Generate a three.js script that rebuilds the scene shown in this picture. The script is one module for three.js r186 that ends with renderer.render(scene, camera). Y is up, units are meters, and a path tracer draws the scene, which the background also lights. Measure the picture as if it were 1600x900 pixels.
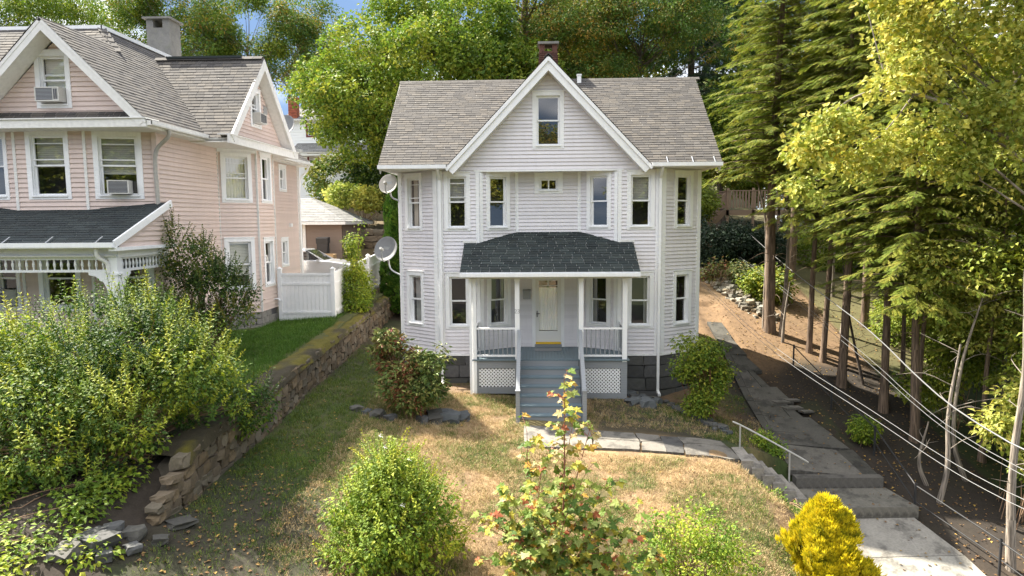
import * as THREE from 'three';
import { mergeGeometries, toCreasedNormals } from 'three/addons/utils/BufferGeometryUtils.js';
import { TextGeometry } from 'three/addons/geometries/TextGeometry.js';
import { FontLoader } from 'three/addons/loaders/FontLoader.js';

// ---------------------------------------------------------------- camera, sky, sun, exposure
const scene = new THREE.Scene();
const camera = new THREE.PerspectiveCamera(45.74, 16 / 9, 0.3, 600);
camera.rotation.order = 'YXZ';
camera.position.set(-0.4, 5.3, 21.3);
camera.rotation.set(-0.0995, 0.035, -0.0075);

const renderer = new THREE.WebGLRenderer({ antialias: true });
renderer.setSize(1024, 576);
renderer.toneMapping = THREE.LinearToneMapping;
renderer.toneMappingExposure = 4.1;
renderer.shadowMap.enabled = true;

const SKY = 0.34, SUN = 5.0;
const sun = new THREE.DirectionalLight(new THREE.Color(1.0, 0.93, 0.80), SUN);
{
  const az = THREE.MathUtils.degToRad(36), el = THREE.MathUtils.degToRad(48.5);
  const d = new THREE.Vector3(-Math.cos(el) * Math.cos(az), Math.sin(el), -Math.cos(el) * Math.sin(az));
  sun.position.copy(d.multiplyScalar(90));
  sun.castShadow = true; sun.shadow.mapSize.set(4096, 4096); sun.shadow.radius = 1.4;
  Object.assign(sun.shadow.camera, { left: -45, right: 45, top: 45, bottom: -45, near: 1, far: 220 });
  scene.add(sun); scene.add(sun.target);
}

// ---------------------------------------------------------------- random numbers and noise
function rng(seed) { let a = seed >>> 0; return () => { a = (a + 0x6d2b79f5) | 0; let t = Math.imul(a ^ (a >>> 15), 1 | a); t = (t + Math.imul(t ^ (t >>> 7), 61 | t)) ^ t; return ((t ^ (t >>> 14)) >>> 0) / 4294967296; }; }
const hash3 = (x, y, z) => { let h = (Math.imul(x, 374761393) + Math.imul(y, 668265263) + Math.imul(z, 2147483647 ^ 0x27d4eb2f)) | 0; h = Math.imul(h ^ (h >>> 13), 1274126177); return ((h ^ (h >>> 16)) >>> 0) / 4294967296; };
const sm = (t) => t * t * (3 - 2 * t), lerp = (a, b, t) => a + (b - a) * t, clamp = (x, a = 0, b = 1) => Math.min(b, Math.max(a, x));
const sstep = (a, b, x) => sm(clamp((x - a) / (b - a)));
function noise3(x, y, z, per = 0) {
  const ix = Math.floor(x), iy = Math.floor(y), iz = Math.floor(z), fx = sm(x - ix), fy = sm(y - iy), fz = sm(z - iz);
  const w = per ? (i) => ((i % per) + per) % per : (i) => i;
  const h = (a, b, c) => hash3(w(ix + a), w(iy + b), iz + c);
  return lerp(lerp(lerp(h(0, 0, 0), h(1, 0, 0), fx), lerp(h(0, 1, 0), h(1, 1, 0), fx), fy), lerp(lerp(h(0, 0, 1), h(1, 0, 1), fx), lerp(h(0, 1, 1), h(1, 1, 1), fx), fy), fz);
}
function fbm(x, y, z = 0, oct = 4, per = 0) { let s = 0, a = 0.5, n = 0; for (let i = 0; i < oct; i++) { s += a * noise3(x, y, z + i * 7.3, per); n += a; a *= 0.5; x *= 2; y *= 2; z *= 2; per *= 2; } return s / n; }

// the sky: early-autumn blue, paler to the horizon; bright cloud added for fill light
{
  const W = 1024, H = 512, data = new Float32Array(W * H * 4);
  for (let r = 0; r < H; r++) {
    const up = ((r + 0.5) / H - 0.5) * Math.PI, y = Math.sin(up), cy = Math.cos(up);
    for (let c = 0; c < W; c++) {
      const a = ((c + 0.5) / W - 0.5) * 2 * Math.PI, x = Math.cos(a) * cy, z = Math.sin(a) * cy;
      const t = Math.pow(clamp(y), 0.55);
      let R = lerp(0.36, 0.10, t), G = lerp(0.50, 0.24, t), B = lerp(0.70, 0.56, t);
      const k = 1 / (Math.max(y, 0) + 0.22), n = fbm(x * k * 1.7 + 3, z * k * 1.7 + 8, y * 2, 5);
      const cl = sstep(0.42, 0.64, n) * 0.95 * sstep(-0.02, 0.1, y);
      R = lerp(R, 2.0, cl); G = lerp(G, 2.0, cl); B = lerp(B, 2.05, cl);
      const o = (r * W + c) * 4; data[o] = R * SKY; data[o + 1] = G * SKY; data[o + 2] = B * SKY; data[o + 3] = 1;
    }
  }
  const t = new THREE.DataTexture(data, W, H, THREE.RGBAFormat, THREE.FloatType);
  t.mapping = THREE.EquirectangularReflectionMapping; t.magFilter = THREE.LinearFilter; t.minFilter = THREE.LinearFilter; t.needsUpdate = true;
  scene.background = t; scene.environment = t;
}

// ---------------------------------------------------------------- names, things, parts
const used = new Map(), baseOf = new Map();
function numbered(n) { const k = used.get(n) ?? 0; used.set(n, k + 1); return k ? n + '_' + String(k).padStart(3, '0') : n; }
function tag(o, label, category, group) { if (label) o.userData.label = label; if (category) o.userData.category = category; if (group) o.userData.group = group; return o; }
function thing(name, label, category, base = [0, 0, 0], group) { const g = new THREE.Group(); g.name = numbered(name); g.position.set(...base); baseOf.set(g, new THREE.Vector3(...base)); tag(g, label, category, group); scene.add(g); return g; }
function shadow(m) { m.castShadow = m.receiveShadow = true; return m; }
// a part whose geometry is given in world metres
function part(name, geo, mat, parent) {
  const b = baseOf.get(parent); if (b && b.lengthSq()) geo.translate(-b.x, -b.y, -b.z);
  const m = shadow(new THREE.Mesh(geo, mat)); m.name = parent === scene ? numbered(name) : name; if (b) baseOf.set(m, b); parent.add(m); return m;
}
function structure(name, geo, mat) { const m = part(name, geo, mat, scene); m.userData.kind = 'structure'; return m; }
function stuffPart(name, geo, mat, parent) { const m = part(name, geo, mat, parent); m.userData.kind = 'stuff'; return m; }
function group(name, parent, pos = [0, 0, 0], ry = 0) { const g = new THREE.Group(); g.name = name; const b = baseOf.get(parent) ?? new THREE.Vector3(); g.position.set(pos[0] - b.x, pos[1] - b.y, pos[2] - b.z); g.rotation.y = ry; parent.add(g); return g; }
const worldGroup = (name, parent) => { const g = group(name, parent); baseOf.set(g, new THREE.Vector3()); return g; };

// ---------------------------------------------------------------- mesh builder: collects faces in world metres
const V = (x, y, z) => new THREE.Vector3(x, y, z);
class MB {
  constructor() { this.p = []; this.u = []; this.c = []; this.col = [1, 1, 1]; this.n = []; }
  tri(a, b, c, ua, ub, uc) { this.p.push(...a, ...b, ...c); this.u.push(...(ua ?? [a[0], a[1]]), ...(ub ?? [b[0], b[1]]), ...(uc ?? [c[0], c[1]])); for (let i = 0; i < 3; i++) this.c.push(...this.col); }
  quad(a, b, c, d, w, h) { // counter-clockwise from outside
    const len = (p, q) => Math.hypot(p[0] - q[0], p[1] - q[1], p[2] - q[2]); w ??= len(a, b); h ??= len(a, d);
    const ou = this.ou ?? 0, ov = this.ov ?? 0;
    this.tri(a, b, c, [ou, ov], [ou + w, ov], [ou + w, ov + h]); this.tri(a, c, d, [ou, ov], [ou + w, ov + h], [ou, ov + h]);
  }
  hexa(q) { // eight corners: bottom 0-3 counter-clockwise from above, top 4-7
    this.quad(q[3], q[2], q[1], q[0]); this.quad(q[4], q[5], q[6], q[7]);
    for (let i = 0; i < 4; i++) { const j = (i + 1) % 4; this.quad(q[i], q[j], q[4 + j], q[4 + i]); }
  }
  box(cx, cy, cz, sx, sy, sz, ry = 0, tilt = [0, 0]) {
    const q = [], e = new THREE.Euler(tilt[0], ry, tilt[1], 'YXZ'), m = new THREE.Matrix4().makeRotationFromEuler(e), v = V(0, 0, 0);
    for (const y of [-1, 1]) for (const [x, z] of [[-1, 1], [1, 1], [1, -1], [-1, -1]]) { v.set(x * sx / 2, y * sy / 2, z * sz / 2).applyMatrix4(m); q.push([v.x + cx, v.y + cy, v.z + cz]); }
    this.hexa(q); return this;
  }
  range(x0, x1, y0, y1, z0, z1) { return this.box((x0 + x1) / 2, (y0 + y1) / 2, (z0 + z1) / 2, Math.abs(x1 - x0), Math.abs(y1 - y0), Math.abs(z1 - z0)); }
  beam(a, b, w, h, up = [0, 1, 0]) { // a bar from a to b, w across, h along up
    const A = V(...a), B = V(...b), d = B.clone().sub(A).normalize(), s = d.clone().cross(V(...up)).normalize().multiplyScalar(w / 2), t = s.clone().cross(d).normalize().multiplyScalar(h / 2);
    const k = (P, i, j) => { const r = P.clone().addScaledVector(s, i).addScaledVector(t, j); return [r.x, r.y, r.z]; };
    this.hexa([k(A, -1, -1), k(A, 1, -1), k(B, 1, -1), k(B, -1, -1), k(A, -1, 1), k(A, 1, 1), k(B, 1, 1), k(B, -1, 1)].map((x) => x)); return this;
  }
  prism(poly, y0, y1) { // plan polygon [x, z], any winding, extruded
    let a = 0; for (let i = 0; i < poly.length; i++) { const [x, z] = poly[i], [X, Z] = poly[(i + 1) % poly.length]; a += x * Z - X * z; }
    const P = a > 0 ? poly.slice().reverse() : poly, top = (p) => typeof y1 === 'function' ? y1(p[0], p[1]) : y1, bot = (p) => typeof y0 === 'function' ? y0(p[0], p[1]) : y0;
    const tris = THREE.ShapeUtils.triangulateShape(P.map((p) => new THREE.Vector2(p[0], -p[1])), []);
    for (const [i, j, k] of tris) {
      const t = [i, j, k].map((n) => [P[n][0], top(P[n]), P[n][1]]), b = [i, k, j].map((n) => [P[n][0], bot(P[n]), P[n][1]]);
      this.tri(...t, ...t.map((p) => [p[0], p[2]])); this.tri(...b, ...b.map((p) => [p[0], p[2]]));
    }
    for (let i = 0; i < P.length; i++) { const p = P[i], q = P[(i + 1) % P.length]; this.quad([p[0], bot(p), p[1]], [q[0], bot(q), q[1]], [q[0], top(q), q[1]], [p[0], top(p), p[1]]); }
    return this;
  }
  plate(ring, z0, z1) { // upright outline [x, y] given depth
    let a = 0; for (let i = 0; i < ring.length; i++) { const [x, y] = ring[i], [X, Y] = ring[(i + 1) % ring.length]; a += x * Y - X * y; }
    const P = a < 0 ? ring.slice().reverse() : ring, tris = THREE.ShapeUtils.triangulateShape(P.map((p) => new THREE.Vector2(...p)), []);
    for (const [i, j, k] of tris) { this.tri([...P[i], z1], [...P[j], z1], [...P[k], z1]); this.tri([...P[i], z0], [...P[k], z0], [...P[j], z0]); }
    for (let i = 0; i < P.length; i++) { const p = P[i], q = P[(i + 1) % P.length]; this.quad([...p, z0], [...q, z0], [...q, z1], [...p, z1]); }
    return this;
  }
  geo() {
    const g = new THREE.BufferGeometry();
    g.setAttribute('position', new THREE.Float32BufferAttribute(this.p, 3)); g.setAttribute('uv', new THREE.Float32BufferAttribute(this.u, 2)); g.setAttribute('color', new THREE.Float32BufferAttribute(this.c, 3));
    g.computeVertexNormals(); return g;
  }
  build(name, mat, parent) { return part(name, this.geo(), mat, parent); }
}
// tapered round tube through points; r is a number or a function of 0..1
function tube(pts, r, seg = 7, rows = 0, wob = 0, seed = 1) {
  const cur = new THREE.CatmullRomCurve3(pts.map((p) => p.isVector3 ? p : V(...p))), n = rows || Math.max(2, (pts.length - 1) * 4), fr = cur.computeFrenetFrames(n), len = cur.getLength();
  const pos = [], uv = [], idx = [], rf = typeof r === 'function' ? r : () => r;
  for (let i = 0; i <= n; i++) {
    const t = i / n, P = cur.getPointAt(t), R = rf(t);
    for (let j = 0; j <= seg; j++) { const a = (j / seg) * Math.PI * 2, k = R * (1 + wob * (noise3(Math.cos(a) * 1.5 + seed, Math.sin(a) * 1.5, t * len * 1.7 + seed) - 0.5)), d = fr.normals[i].clone().multiplyScalar(Math.cos(a) * k).addScaledVector(fr.binormals[i], Math.sin(a) * k); pos.push(P.x + d.x, P.y + d.y, P.z + d.z); uv.push((j / seg) * Math.max(0.25, Math.PI * 2 * rf(0)), t * len); }
  }
  for (let i = 0; i < n; i++) for (let j = 0; j < seg; j++) { const a = i * (seg + 1) + j, b = a + seg + 1; idx.push(a, a + 1, b, b, a + 1, b + 1); }
  const g = new THREE.BufferGeometry(); g.setAttribute('position', new THREE.Float32BufferAttribute(pos, 3)); g.setAttribute('uv', new THREE.Float32BufferAttribute(uv, 2)); g.setIndex(idx); g.computeVertexNormals(); return g;
}
const lathe = (pr, x, y, z, seg = 12) => new THREE.LatheGeometry(pr.map(([r, h]) => new THREE.Vector2(Math.max(r, 0.0005), h)), seg).translate(x, y, z);

// ---------------------------------------------------------------- procedural textures and materials
function tex(size, fn, { srgb = true, rx = 1, ry = 1 } = {}) {
  const d = new Uint8Array(size * size * 4);
  for (let y = 0; y < size; y++) for (let x = 0; x < size; x++) { const v = fn(x / size, y / size), o = (y * size + x) * 4; const a = Array.isArray(v) ? v : [v, v, v]; for (let i = 0; i < 3; i++) { const q = clamp(a[i]); d[o + i] = 255 * (srgb ? (q < 0.0031308 ? q * 12.92 : 1.055 * Math.pow(q, 1 / 2.4) - 0.055) : q); } d[o + 3] = 255; }
  const t = new THREE.DataTexture(d, size, size, THREE.RGBAFormat); t.wrapS = t.wrapT = THREE.RepeatWrapping; t.magFilter = THREE.LinearFilter; t.minFilter = THREE.LinearMipmapLinearFilter; t.generateMipmaps = true;
  if (srgb) t.colorSpace = THREE.SRGBColorSpace; t.repeat.set(rx, ry); t.needsUpdate = true; return t;
}
function rep(t, rx, ry) { const c = t.clone(); c.repeat.set(rx, ry); c.needsUpdate = true; return c; }
const T = {
  grain: tex(256, (u, v) => 0.80 + 0.2 * fbm(u * 16, v * 16, 1, 4, 16)),
  siding: tex(512, (u, v) => { const s = fbm(u * 40, v * 6, 3, 3, 40), b = fbm(u * 5, v * 5, 9, 4, 5); return [0.88 + 0.09 * s + 0.06 * (b - 0.5), 0.88 + 0.09 * s + 0.05 * (b - 0.5), 0.88 + 0.09 * s + 0.03 * (b - 0.5)]; }),
  bark: tex(256, (u, v) => { const f = fbm(u * 22, v * 5, 2, 4, 22); return 0.35 + 0.65 * sstep(0.25, 0.75, f); }),
  stone: tex(512, (u, v) => { const a = fbm(u * 8, v * 8, 4, 5, 8), b = fbm(u * 40, v * 40, 2, 2, 40), l = sstep(0.6, 0.75, fbm(u * 12, v * 12, 8, 3, 12)); return [0.55 + 0.4 * a + 0.2 * (b - 0.5) + 0.05 * l, 0.55 + 0.4 * a + 0.2 * (b - 0.5) + 0.06 * l, 0.54 + 0.38 * a + 0.2 * (b - 0.5)]; }),
  concrete: tex(512, (u, v) => { const a = fbm(u * 6, v * 6, 14, 5, 6), b = fbm(u * 70, v * 70, 2, 2, 70), d = sstep(0.55, 0.75, fbm(u * 9, v * 9, 21, 4, 9)); const k = 0.72 + 0.3 * (a - 0.4) + 0.3 * (b - 0.5) - 0.3 * d; return [k * 1.0, k * 0.985, k * 0.96]; }),
  ground: tex(1024, (u, v) => { const a = fbm(u * 90, v * 90, 3, 3, 90), b = fbm(u * 22, v * 22, 5, 4, 22), s = hash3((u * 1024) | 0, (v * 1024) | 0, 3); const k = 0.42 + 0.42 * a + 0.36 * (b - 0.5) + 0.22 * (s - 0.5); return [k + 0.10, k + 0.08, k + 0.05]; }),
  wood: tex(256, (u, v) => { const f = fbm(u * 4, v * 48, 2, 3, 4); return 0.72 + 0.28 * f; }),
  granule: tex(256, (u, v) => 0.78 + 0.22 * hash3((u * 256) | 0, (v * 256) | 0, 5)),
};
const lin = (r, g, b) => new THREE.Color().setRGB(r, g, b);
const std = (o) => new THREE.MeshStandardMaterial({ roughness: 0.7, ...o });
const M = {
  white: std({ color: lin(0.88, 0.885, 0.89), roughness: 0.45, map: rep(T.siding, 0.7, 0.7) }),
  whiteOld: std({ color: lin(0.80, 0.79, 0.76), roughness: 0.6, map: rep(T.grain, 0.9, 0.9) }),
  greySiding: std({ color: lin(0.735, 0.71, 0.735), roughness: 0.5, map: rep(T.siding, 0.35, 0.35) }),
  pinkSiding: std({ color: lin(0.68, 0.55, 0.49), roughness: 0.5, map: rep(T.siding, 0.35, 0.35) }),
  shingle: std({ color: lin(0.094, 0.086, 0.079), roughness: 0.92, vertexColors: true, map: rep(T.granule, 2.3, 2.3) }),
  shingleShaded: std({ color: lin(0.028, 0.036, 0.036), roughness: 0.92, vertexColors: true, map: rep(T.granule, 2.3, 2.3) }),  // same shingles as the roof, with porch shade put into the colour
  shingleGrey: std({ color: lin(0.20, 0.198, 0.195), roughness: 0.92, vertexColors: true, map: rep(T.granule, 2.3, 2.3) }),
  deckPaint: std({ color: lin(0.15, 0.205, 0.235), roughness: 0.5, map: rep(T.wood, 0.5, 1.2) }),
  greyPaint: std({ color: lin(0.27, 0.285, 0.30), roughness: 0.55, map: rep(T.wood, 0.5, 1.2) }),
  lattice: std({ color: lin(0.78, 0.78, 0.78), roughness: 0.5 }),
  stoneGrey: std({ color: lin(0.10, 0.10, 0.102), roughness: 0.9, vertexColors: true, map: rep(T.stone, 0.8, 0.8), bumpMap: rep(T.stone, 0.8, 0.8), bumpScale: 0.005 }),
  stoneWarm: std({ color: lin(0.15, 0.115, 0.08), roughness: 0.92, vertexColors: true, map: rep(T.stone, 0.9, 0.9), bumpMap: rep(T.stone, 0.9, 0.9), bumpScale: 0.005 }),
  stonePale: std({ color: lin(0.27, 0.235, 0.19), roughness: 0.92, vertexColors: true, map: rep(T.stone, 0.9, 0.9), bumpMap: rep(T.stone, 0.9, 0.9), bumpScale: 0.005 }),
  mortar: std({ color: lin(0.09, 0.075, 0.058), roughness: 0.95, map: rep(T.stone, 1.2, 1.2) }),
  mortarGrey: std({ color: lin(0.17, 0.17, 0.17), roughness: 0.95, map: rep(T.stone, 1.2, 1.2) }),
  concrete: std({ color: lin(0.135, 0.128, 0.114), roughness: 0.9, vertexColors: true, map: rep(T.concrete, 0.45, 0.45), bumpMap: rep(T.concrete, 0.45, 0.45), bumpScale: 0.003 }),  // set dark to carry the shadow over the upper path
  asphalt: std({ color: lin(0.09, 0.088, 0.086), roughness: 0.95, map: rep(T.concrete, 0.9, 0.9), bumpMap: rep(T.concrete, 0.9, 0.9), bumpScale: 0.003 }),
  flag: std({ color: lin(0.21, 0.195, 0.175), roughness: 0.9, vertexColors: true, map: rep(T.concrete, 0.6, 0.6), bumpMap: rep(T.concrete, 0.6, 0.6), bumpScale: 0.003 }),
  brick: std({ color: lin(0.13, 0.055, 0.042), roughness: 0.9, vertexColors: true, map: rep(T.stone, 2, 2) }),
  brickRed: std({ color: lin(0.40, 0.12, 0.07), roughness: 0.9, vertexColors: true, map: rep(T.stone, 2, 2) }),
  stucco: std({ color: lin(0.30, 0.285, 0.27), roughness: 0.95, map: rep(T.stone, 0.7, 0.7), bumpMap: rep(T.stone, 0.7, 0.7), bumpScale: 0.005 }),
  glass: new THREE.MeshPhysicalMaterial({ color: 0xffffff, transmission: 1, thickness: 0, roughness: 0.015, ior: 2.0 }),
  room: std({ color: lin(0.045, 0.042, 0.04), roughness: 0.95 }),
  curtain: std({ color: lin(0.60, 0.56, 0.48), roughness: 0.95 }),
  blind: std({ color: lin(0.74, 0.73, 0.70), roughness: 0.8 }),
  shade: std({ color: lin(0.40, 0.40, 0.38), roughness: 0.9 }),
  metal: std({ color: lin(0.45, 0.46, 0.47), roughness: 0.45, metalness: 0.7 }),
  rail: std({ color: lin(0.48, 0.47, 0.44), roughness: 0.5, metalness: 0.4, map: rep(T.grain, 3, 3) }),
  black: std({ color: lin(0.025, 0.025, 0.027), roughness: 0.6 }),
  dish: std({ color: lin(0.42, 0.40, 0.36), roughness: 0.55, map: rep(T.grain, 1, 1) }),
  dishDark: std({ color: lin(0.17, 0.175, 0.18), roughness: 0.55, map: rep(T.grain, 1, 1) }),
  acBody: std({ color: lin(0.62, 0.61, 0.57), roughness: 0.55, map: rep(T.grain, 2, 2) }),
  acDark: std({ color: lin(0.10, 0.10, 0.11), roughness: 0.6, metalness: 0.3 }),
  yellow: std({ color: lin(0.75, 0.48, 0.03), roughness: 0.6 }),
  doorPaint: std({ color: lin(0.74, 0.73, 0.70), roughness: 0.4 }),
  mat: std({ color: lin(0.27, 0.28, 0.29), roughness: 0.98, map: rep(T.granule, 1.5, 1.5) }),
  mailbox: std({ color: lin(0.28, 0.29, 0.31), roughness: 0.5, metalness: 0.2 }),
  deckWood: std({ color: lin(0.30, 0.21, 0.15), roughness: 0.85, map: rep(T.wood, 1, 1) }),
  cable: std({ color: lin(0.14, 0.14, 0.142), roughness: 0.5 }),
  cableDark: std({ color: lin(0.30, 0.30, 0.31), roughness: 0.5 }),
  moss: std({ color: lin(0.085, 0.08, 0.018), roughness: 1, vertexColors: true, map: rep(T.ground, 1.2, 1.2), bumpMap: rep(T.ground, 1.2, 1.2), bumpScale: 0.008 }),
  barkBrown: std({ color: lin(0.24, 0.17, 0.12), roughness: 0.95, map: rep(T.bark, 1.4, 0.7), bumpMap: rep(T.bark, 1.4, 0.7), bumpScale: 0.008 }),
  barkDark: std({ color: lin(0.13, 0.10, 0.078), roughness: 0.95, map: rep(T.bark, 1.2, 0.5), bumpMap: rep(T.bark, 1.2, 0.5), bumpScale: 0.008 }),
  barkGrey: std({ color: lin(0.33, 0.28, 0.23), roughness: 0.95, map: rep(T.bark, 1.6, 0.8), bumpMap: rep(T.bark, 1.6, 0.8), bumpScale: 0.005 }),
  twig: std({ color: lin(0.20, 0.125, 0.075), roughness: 0.95 }),
  twigRed: std({ color: lin(0.22, 0.09, 0.06), roughness: 0.9 }),
};
for (const k of ['greySiding', 'pinkSiding']) M[k].vertexColors = true;
const leafMat = (o = {}) => new THREE.MeshPhysicalMaterial({ color: 0xffffff, vertexColors: true, roughness: 0.7, transmission: 0.48, thickness: 0, ior: 1.35, specularIntensity: 0.5, side: THREE.DoubleSide, ...o });
M.leaf = leafMat();
M.leafGloss = leafMat({ roughness: 0.42, transmission: 0.3 });
M.needle = leafMat({ roughness: 0.8, transmission: 0.4, specularIntensity: 0.2 });
M.grass = leafMat({ roughness: 0.8, transmission: 0.3 });
M.dead = leafMat({ roughness: 0.9, transmission: 0.1 });

// ---------------------------------------------------------------- the ground: surfaces through surveyed spot heights
const BACK = [[-9,-14,3],[-12,-17,3.6],[-25,-22,5],[0,-16,3.4],[-5,-14,2.9],[8,-20,4.6],[-6,-30,6.5],[0,-50,10],[20,-50,9],[-25,-50,11],[45,-50,9],[-60,-50,12],[-50,-20,6],[60,-20,5]];
const MAIN = [...BACK,[-6.7,-11,1.5],[-6.7,-6,.95],[-6.7,-1.8,.8],[-6.7,2.8,.6],[-6.7,5.5,.34],[-6.7,7.2,.3],[-6.7,9.3,.2],[-6.7,13,-.4],[-4.9,-1,.5],[-3.3,.1,.12],[-5,-7,.9],[-2.2,1.4,.14],[2.2,1.4,-.03],[3.3,.1,-.3],[5,-.8,-.2],[0,3.5,-.22],[-3,3,.05],[-3.7,5.4,0],[1.2,4.4,-.3],[3,4.6,-.42],[4.2,4.8,-.5],[0,6.5,-.5],[-4,9,-.05],[0,10,-.85],[3,6.5,-.6],[3,9,-.95],[-5,11,-.1],[0,12,-1.3],[5,6.6,-1],[-3,12,-.6],[5.9,6.5,-1.7],[4.5,9,-1.5],[7.3,3.8,-1.3],[7.2,1.5,-.9],[6.6,-.7,-.4],[6,-3.8,.6],[5.8,-6,1.2],[7.4,5,-1.65],[7.9,6.9,-2.3],[8.6,9,-2.8],[6.3,8.5,-2.5],[10,3.8,-1.6],[10,7,-2.4],[10,0,-.8],[10,-5,.7],[12,8,-2.8],[15,0,-1.2],[20,0,-1.5],[20,-10,1.2],[10,-12,2.8],[20,-25,4.5],[0,-9,1.8],[0,18,-3],[8,16,-3.2],[-8,18,-2.2],[0,30,-3.3],[25,25,-4],[-30,30,-3]];
const LEFT = [...BACK,[-7.2,-10.4,2.3],[-7.3,-3,1.9],[-7.3,2,1.6],[-7.3,6,1.25],[-7.3,8.5,1.05],[-7.3,12,.5],[-10,-2.7,1.72],[-10,3,1.6],[-13,7,1.4],[-10,9,1.1],[-20,7,1.3],[-10,14,0],[-20,16,-.4],[-10,-9,2.5],[-14,-9,2.6],[0,18,-3],[-8,18,-2.2],[0,30,-3.3],[-30,30,-3],[-40,0,2]];
function fit(P) {
  const n = P.length, N = n + 3, A = Array.from({ length: N }, () => new Float64Array(N + 1));
  for (let i = 0; i < n; i++) { for (let j = 0; j < n; j++) A[i][j] = -Math.hypot(P[i][0] - P[j][0], P[i][1] - P[j][1]) - (i === j ? 0.15 : 0); A[i][n] = A[n][i] = 1; A[i][n + 1] = A[n + 1][i] = P[i][0]; A[i][n + 2] = A[n + 2][i] = P[i][1]; A[i][N] = P[i][2]; }
  for (let i = 0; i < N; i++) { let b = i; for (let r = i + 1; r < N; r++) if (Math.abs(A[r][i]) > Math.abs(A[b][i])) b = r; [A[i], A[b]] = [A[b], A[i]]; for (let r = 0; r < N; r++) if (r !== i) { const f = A[r][i] / A[i][i]; if (f) for (let c = i; c <= N; c++) A[r][c] -= f * A[i][c]; } }
  const w = A.map((r, i) => r[N] / r[i]);
  return (x, z) => { let s = w[n] + w[n + 1] * x + w[n + 2] * z; for (let i = 0; i < n; i++) s -= w[i] * Math.hypot(P[i][0] - x, P[i][1] - z); return s; };
}
const gMain = fit(MAIN), gLeft = fit(LEFT), WX = -6.95;
const pathL = (z) => z < 4.4 ? lerp(6.42, 6.15, clamp((z + 4) / 8)) : 6.4, pathR = (z) => z < 4.4 ? lerp(7.1, 8.5, clamp((z + 4) / 7.2)) : lerp(8.5, 9.1, clamp((z - 4.4) / 3));
function G(x, z) {
  if (z > 9.2 && x > -9.5 && x < -5.2) { const k = sstep(9.2, 10.6, z), t = sstep(-8.6 , -5.6, x); const soft = lerp(gLeft(Math.min(x, -7.3), z), gMain(Math.max(x, -6.6), z), t); return lerp(x < WX ? gLeft(x, z) : gMain(x, z), soft, k); }
  if (x < WX) return gLeft(x, z);
  let y = gMain(x, z);
  if (x > 4.4 && x < 6.6 && z > 3.7 && z < 7) { const k = sstep(4.46, 4.64, x) * sstep(6.5, 6.2, x) * sstep(3.78, 3.95, z) * sstep(7.0, 5.7, z); y = lerp(y, Math.min(y, -0.84 - (x - 4.62) * 0.70), k); }
  if (z > -8 && z < 11) { const k = sstep(-0.25, 0.12, x - pathL(z) ) * sstep(-0.25, 0.12, pathR(z) - x); y -= 0.14 * k; if (z > 3.9 && z < 9 && k > 0) y = lerp(y, Math.min(y, z < 5.3 ? -1.72 : -1.98 - (z - 5.3) * 0.28), k); }
  return y;
}
// how green, how bare, how leafy the ground is at a place
function cover(x, z) {
  const n = fbm(x * 0.55 + 40, z * 0.55 + 9, 1, 4), n2 = fbm(x * 1.6 + 4, z * 1.6 + 19, 6, 3);
  let green, bare, litter;
  if (x < WX) { green = 0.95 * sstep(9.0, 6.0, z); bare = 1 - green; litter = 0.4; if (z < -8) { green = 0.35; bare = 0.65; } }
  else if (x > 8.6 || (x > 5 && z < -0.5) || z < -7.5) { green = 0.10 * sstep(0.5, 0.7, n); bare = 0.25; litter = 0.75; if (x > 11.5) { green = 0.75; litter = 0.25; } }
  else {
    green = sstep(0.40, 0.60, n) * 0.62 + 0.55 * sstep(0.60, 0.70, fbm(x * 1.5 + 7, z * 1.5 + 3, 2, 3)); bare = sstep(0.52, 0.68, n2) * 0.55; litter = 0.1;
    if (x < -3.4 && x > WX) { const k = sstep(-3.2, -4.2, x) * sstep(11.5, 7.4, z); green = lerp(green, 0.62 + 0.38 * sstep(0.32, 0.55, n), k); bare *= 1 - 0.6 * k; const d = sstep(7.4, 10, z) * sstep(-3.0, -5, x) * (0.5 + 0.5 * sstep(0.4, 0.6, n2)); bare = lerp(bare, 0.9, d); green *= 1 - 0.8 * d; }
    if (x > 5 && z > 5.6) { litter = 0.5; bare = Math.max(bare, 0.4); }
    if (z < 1.3 || (x > 4.2 && z < 3.6)) { bare = Math.max(bare, 0.75); green *= 0.5; }
    if (x > 1.2 && z > 1.2 && z < 3.8 && x < 5.2) { green = 0.15 + 0.6 * sstep(0.45, 0.6, n); bare = 0.6; }  // made barer and darker here to deepen the house shadow
  }
  return { green: clamp(green), bare: clamp(bare), litter: clamp(litter), n, n2 };
}
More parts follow.
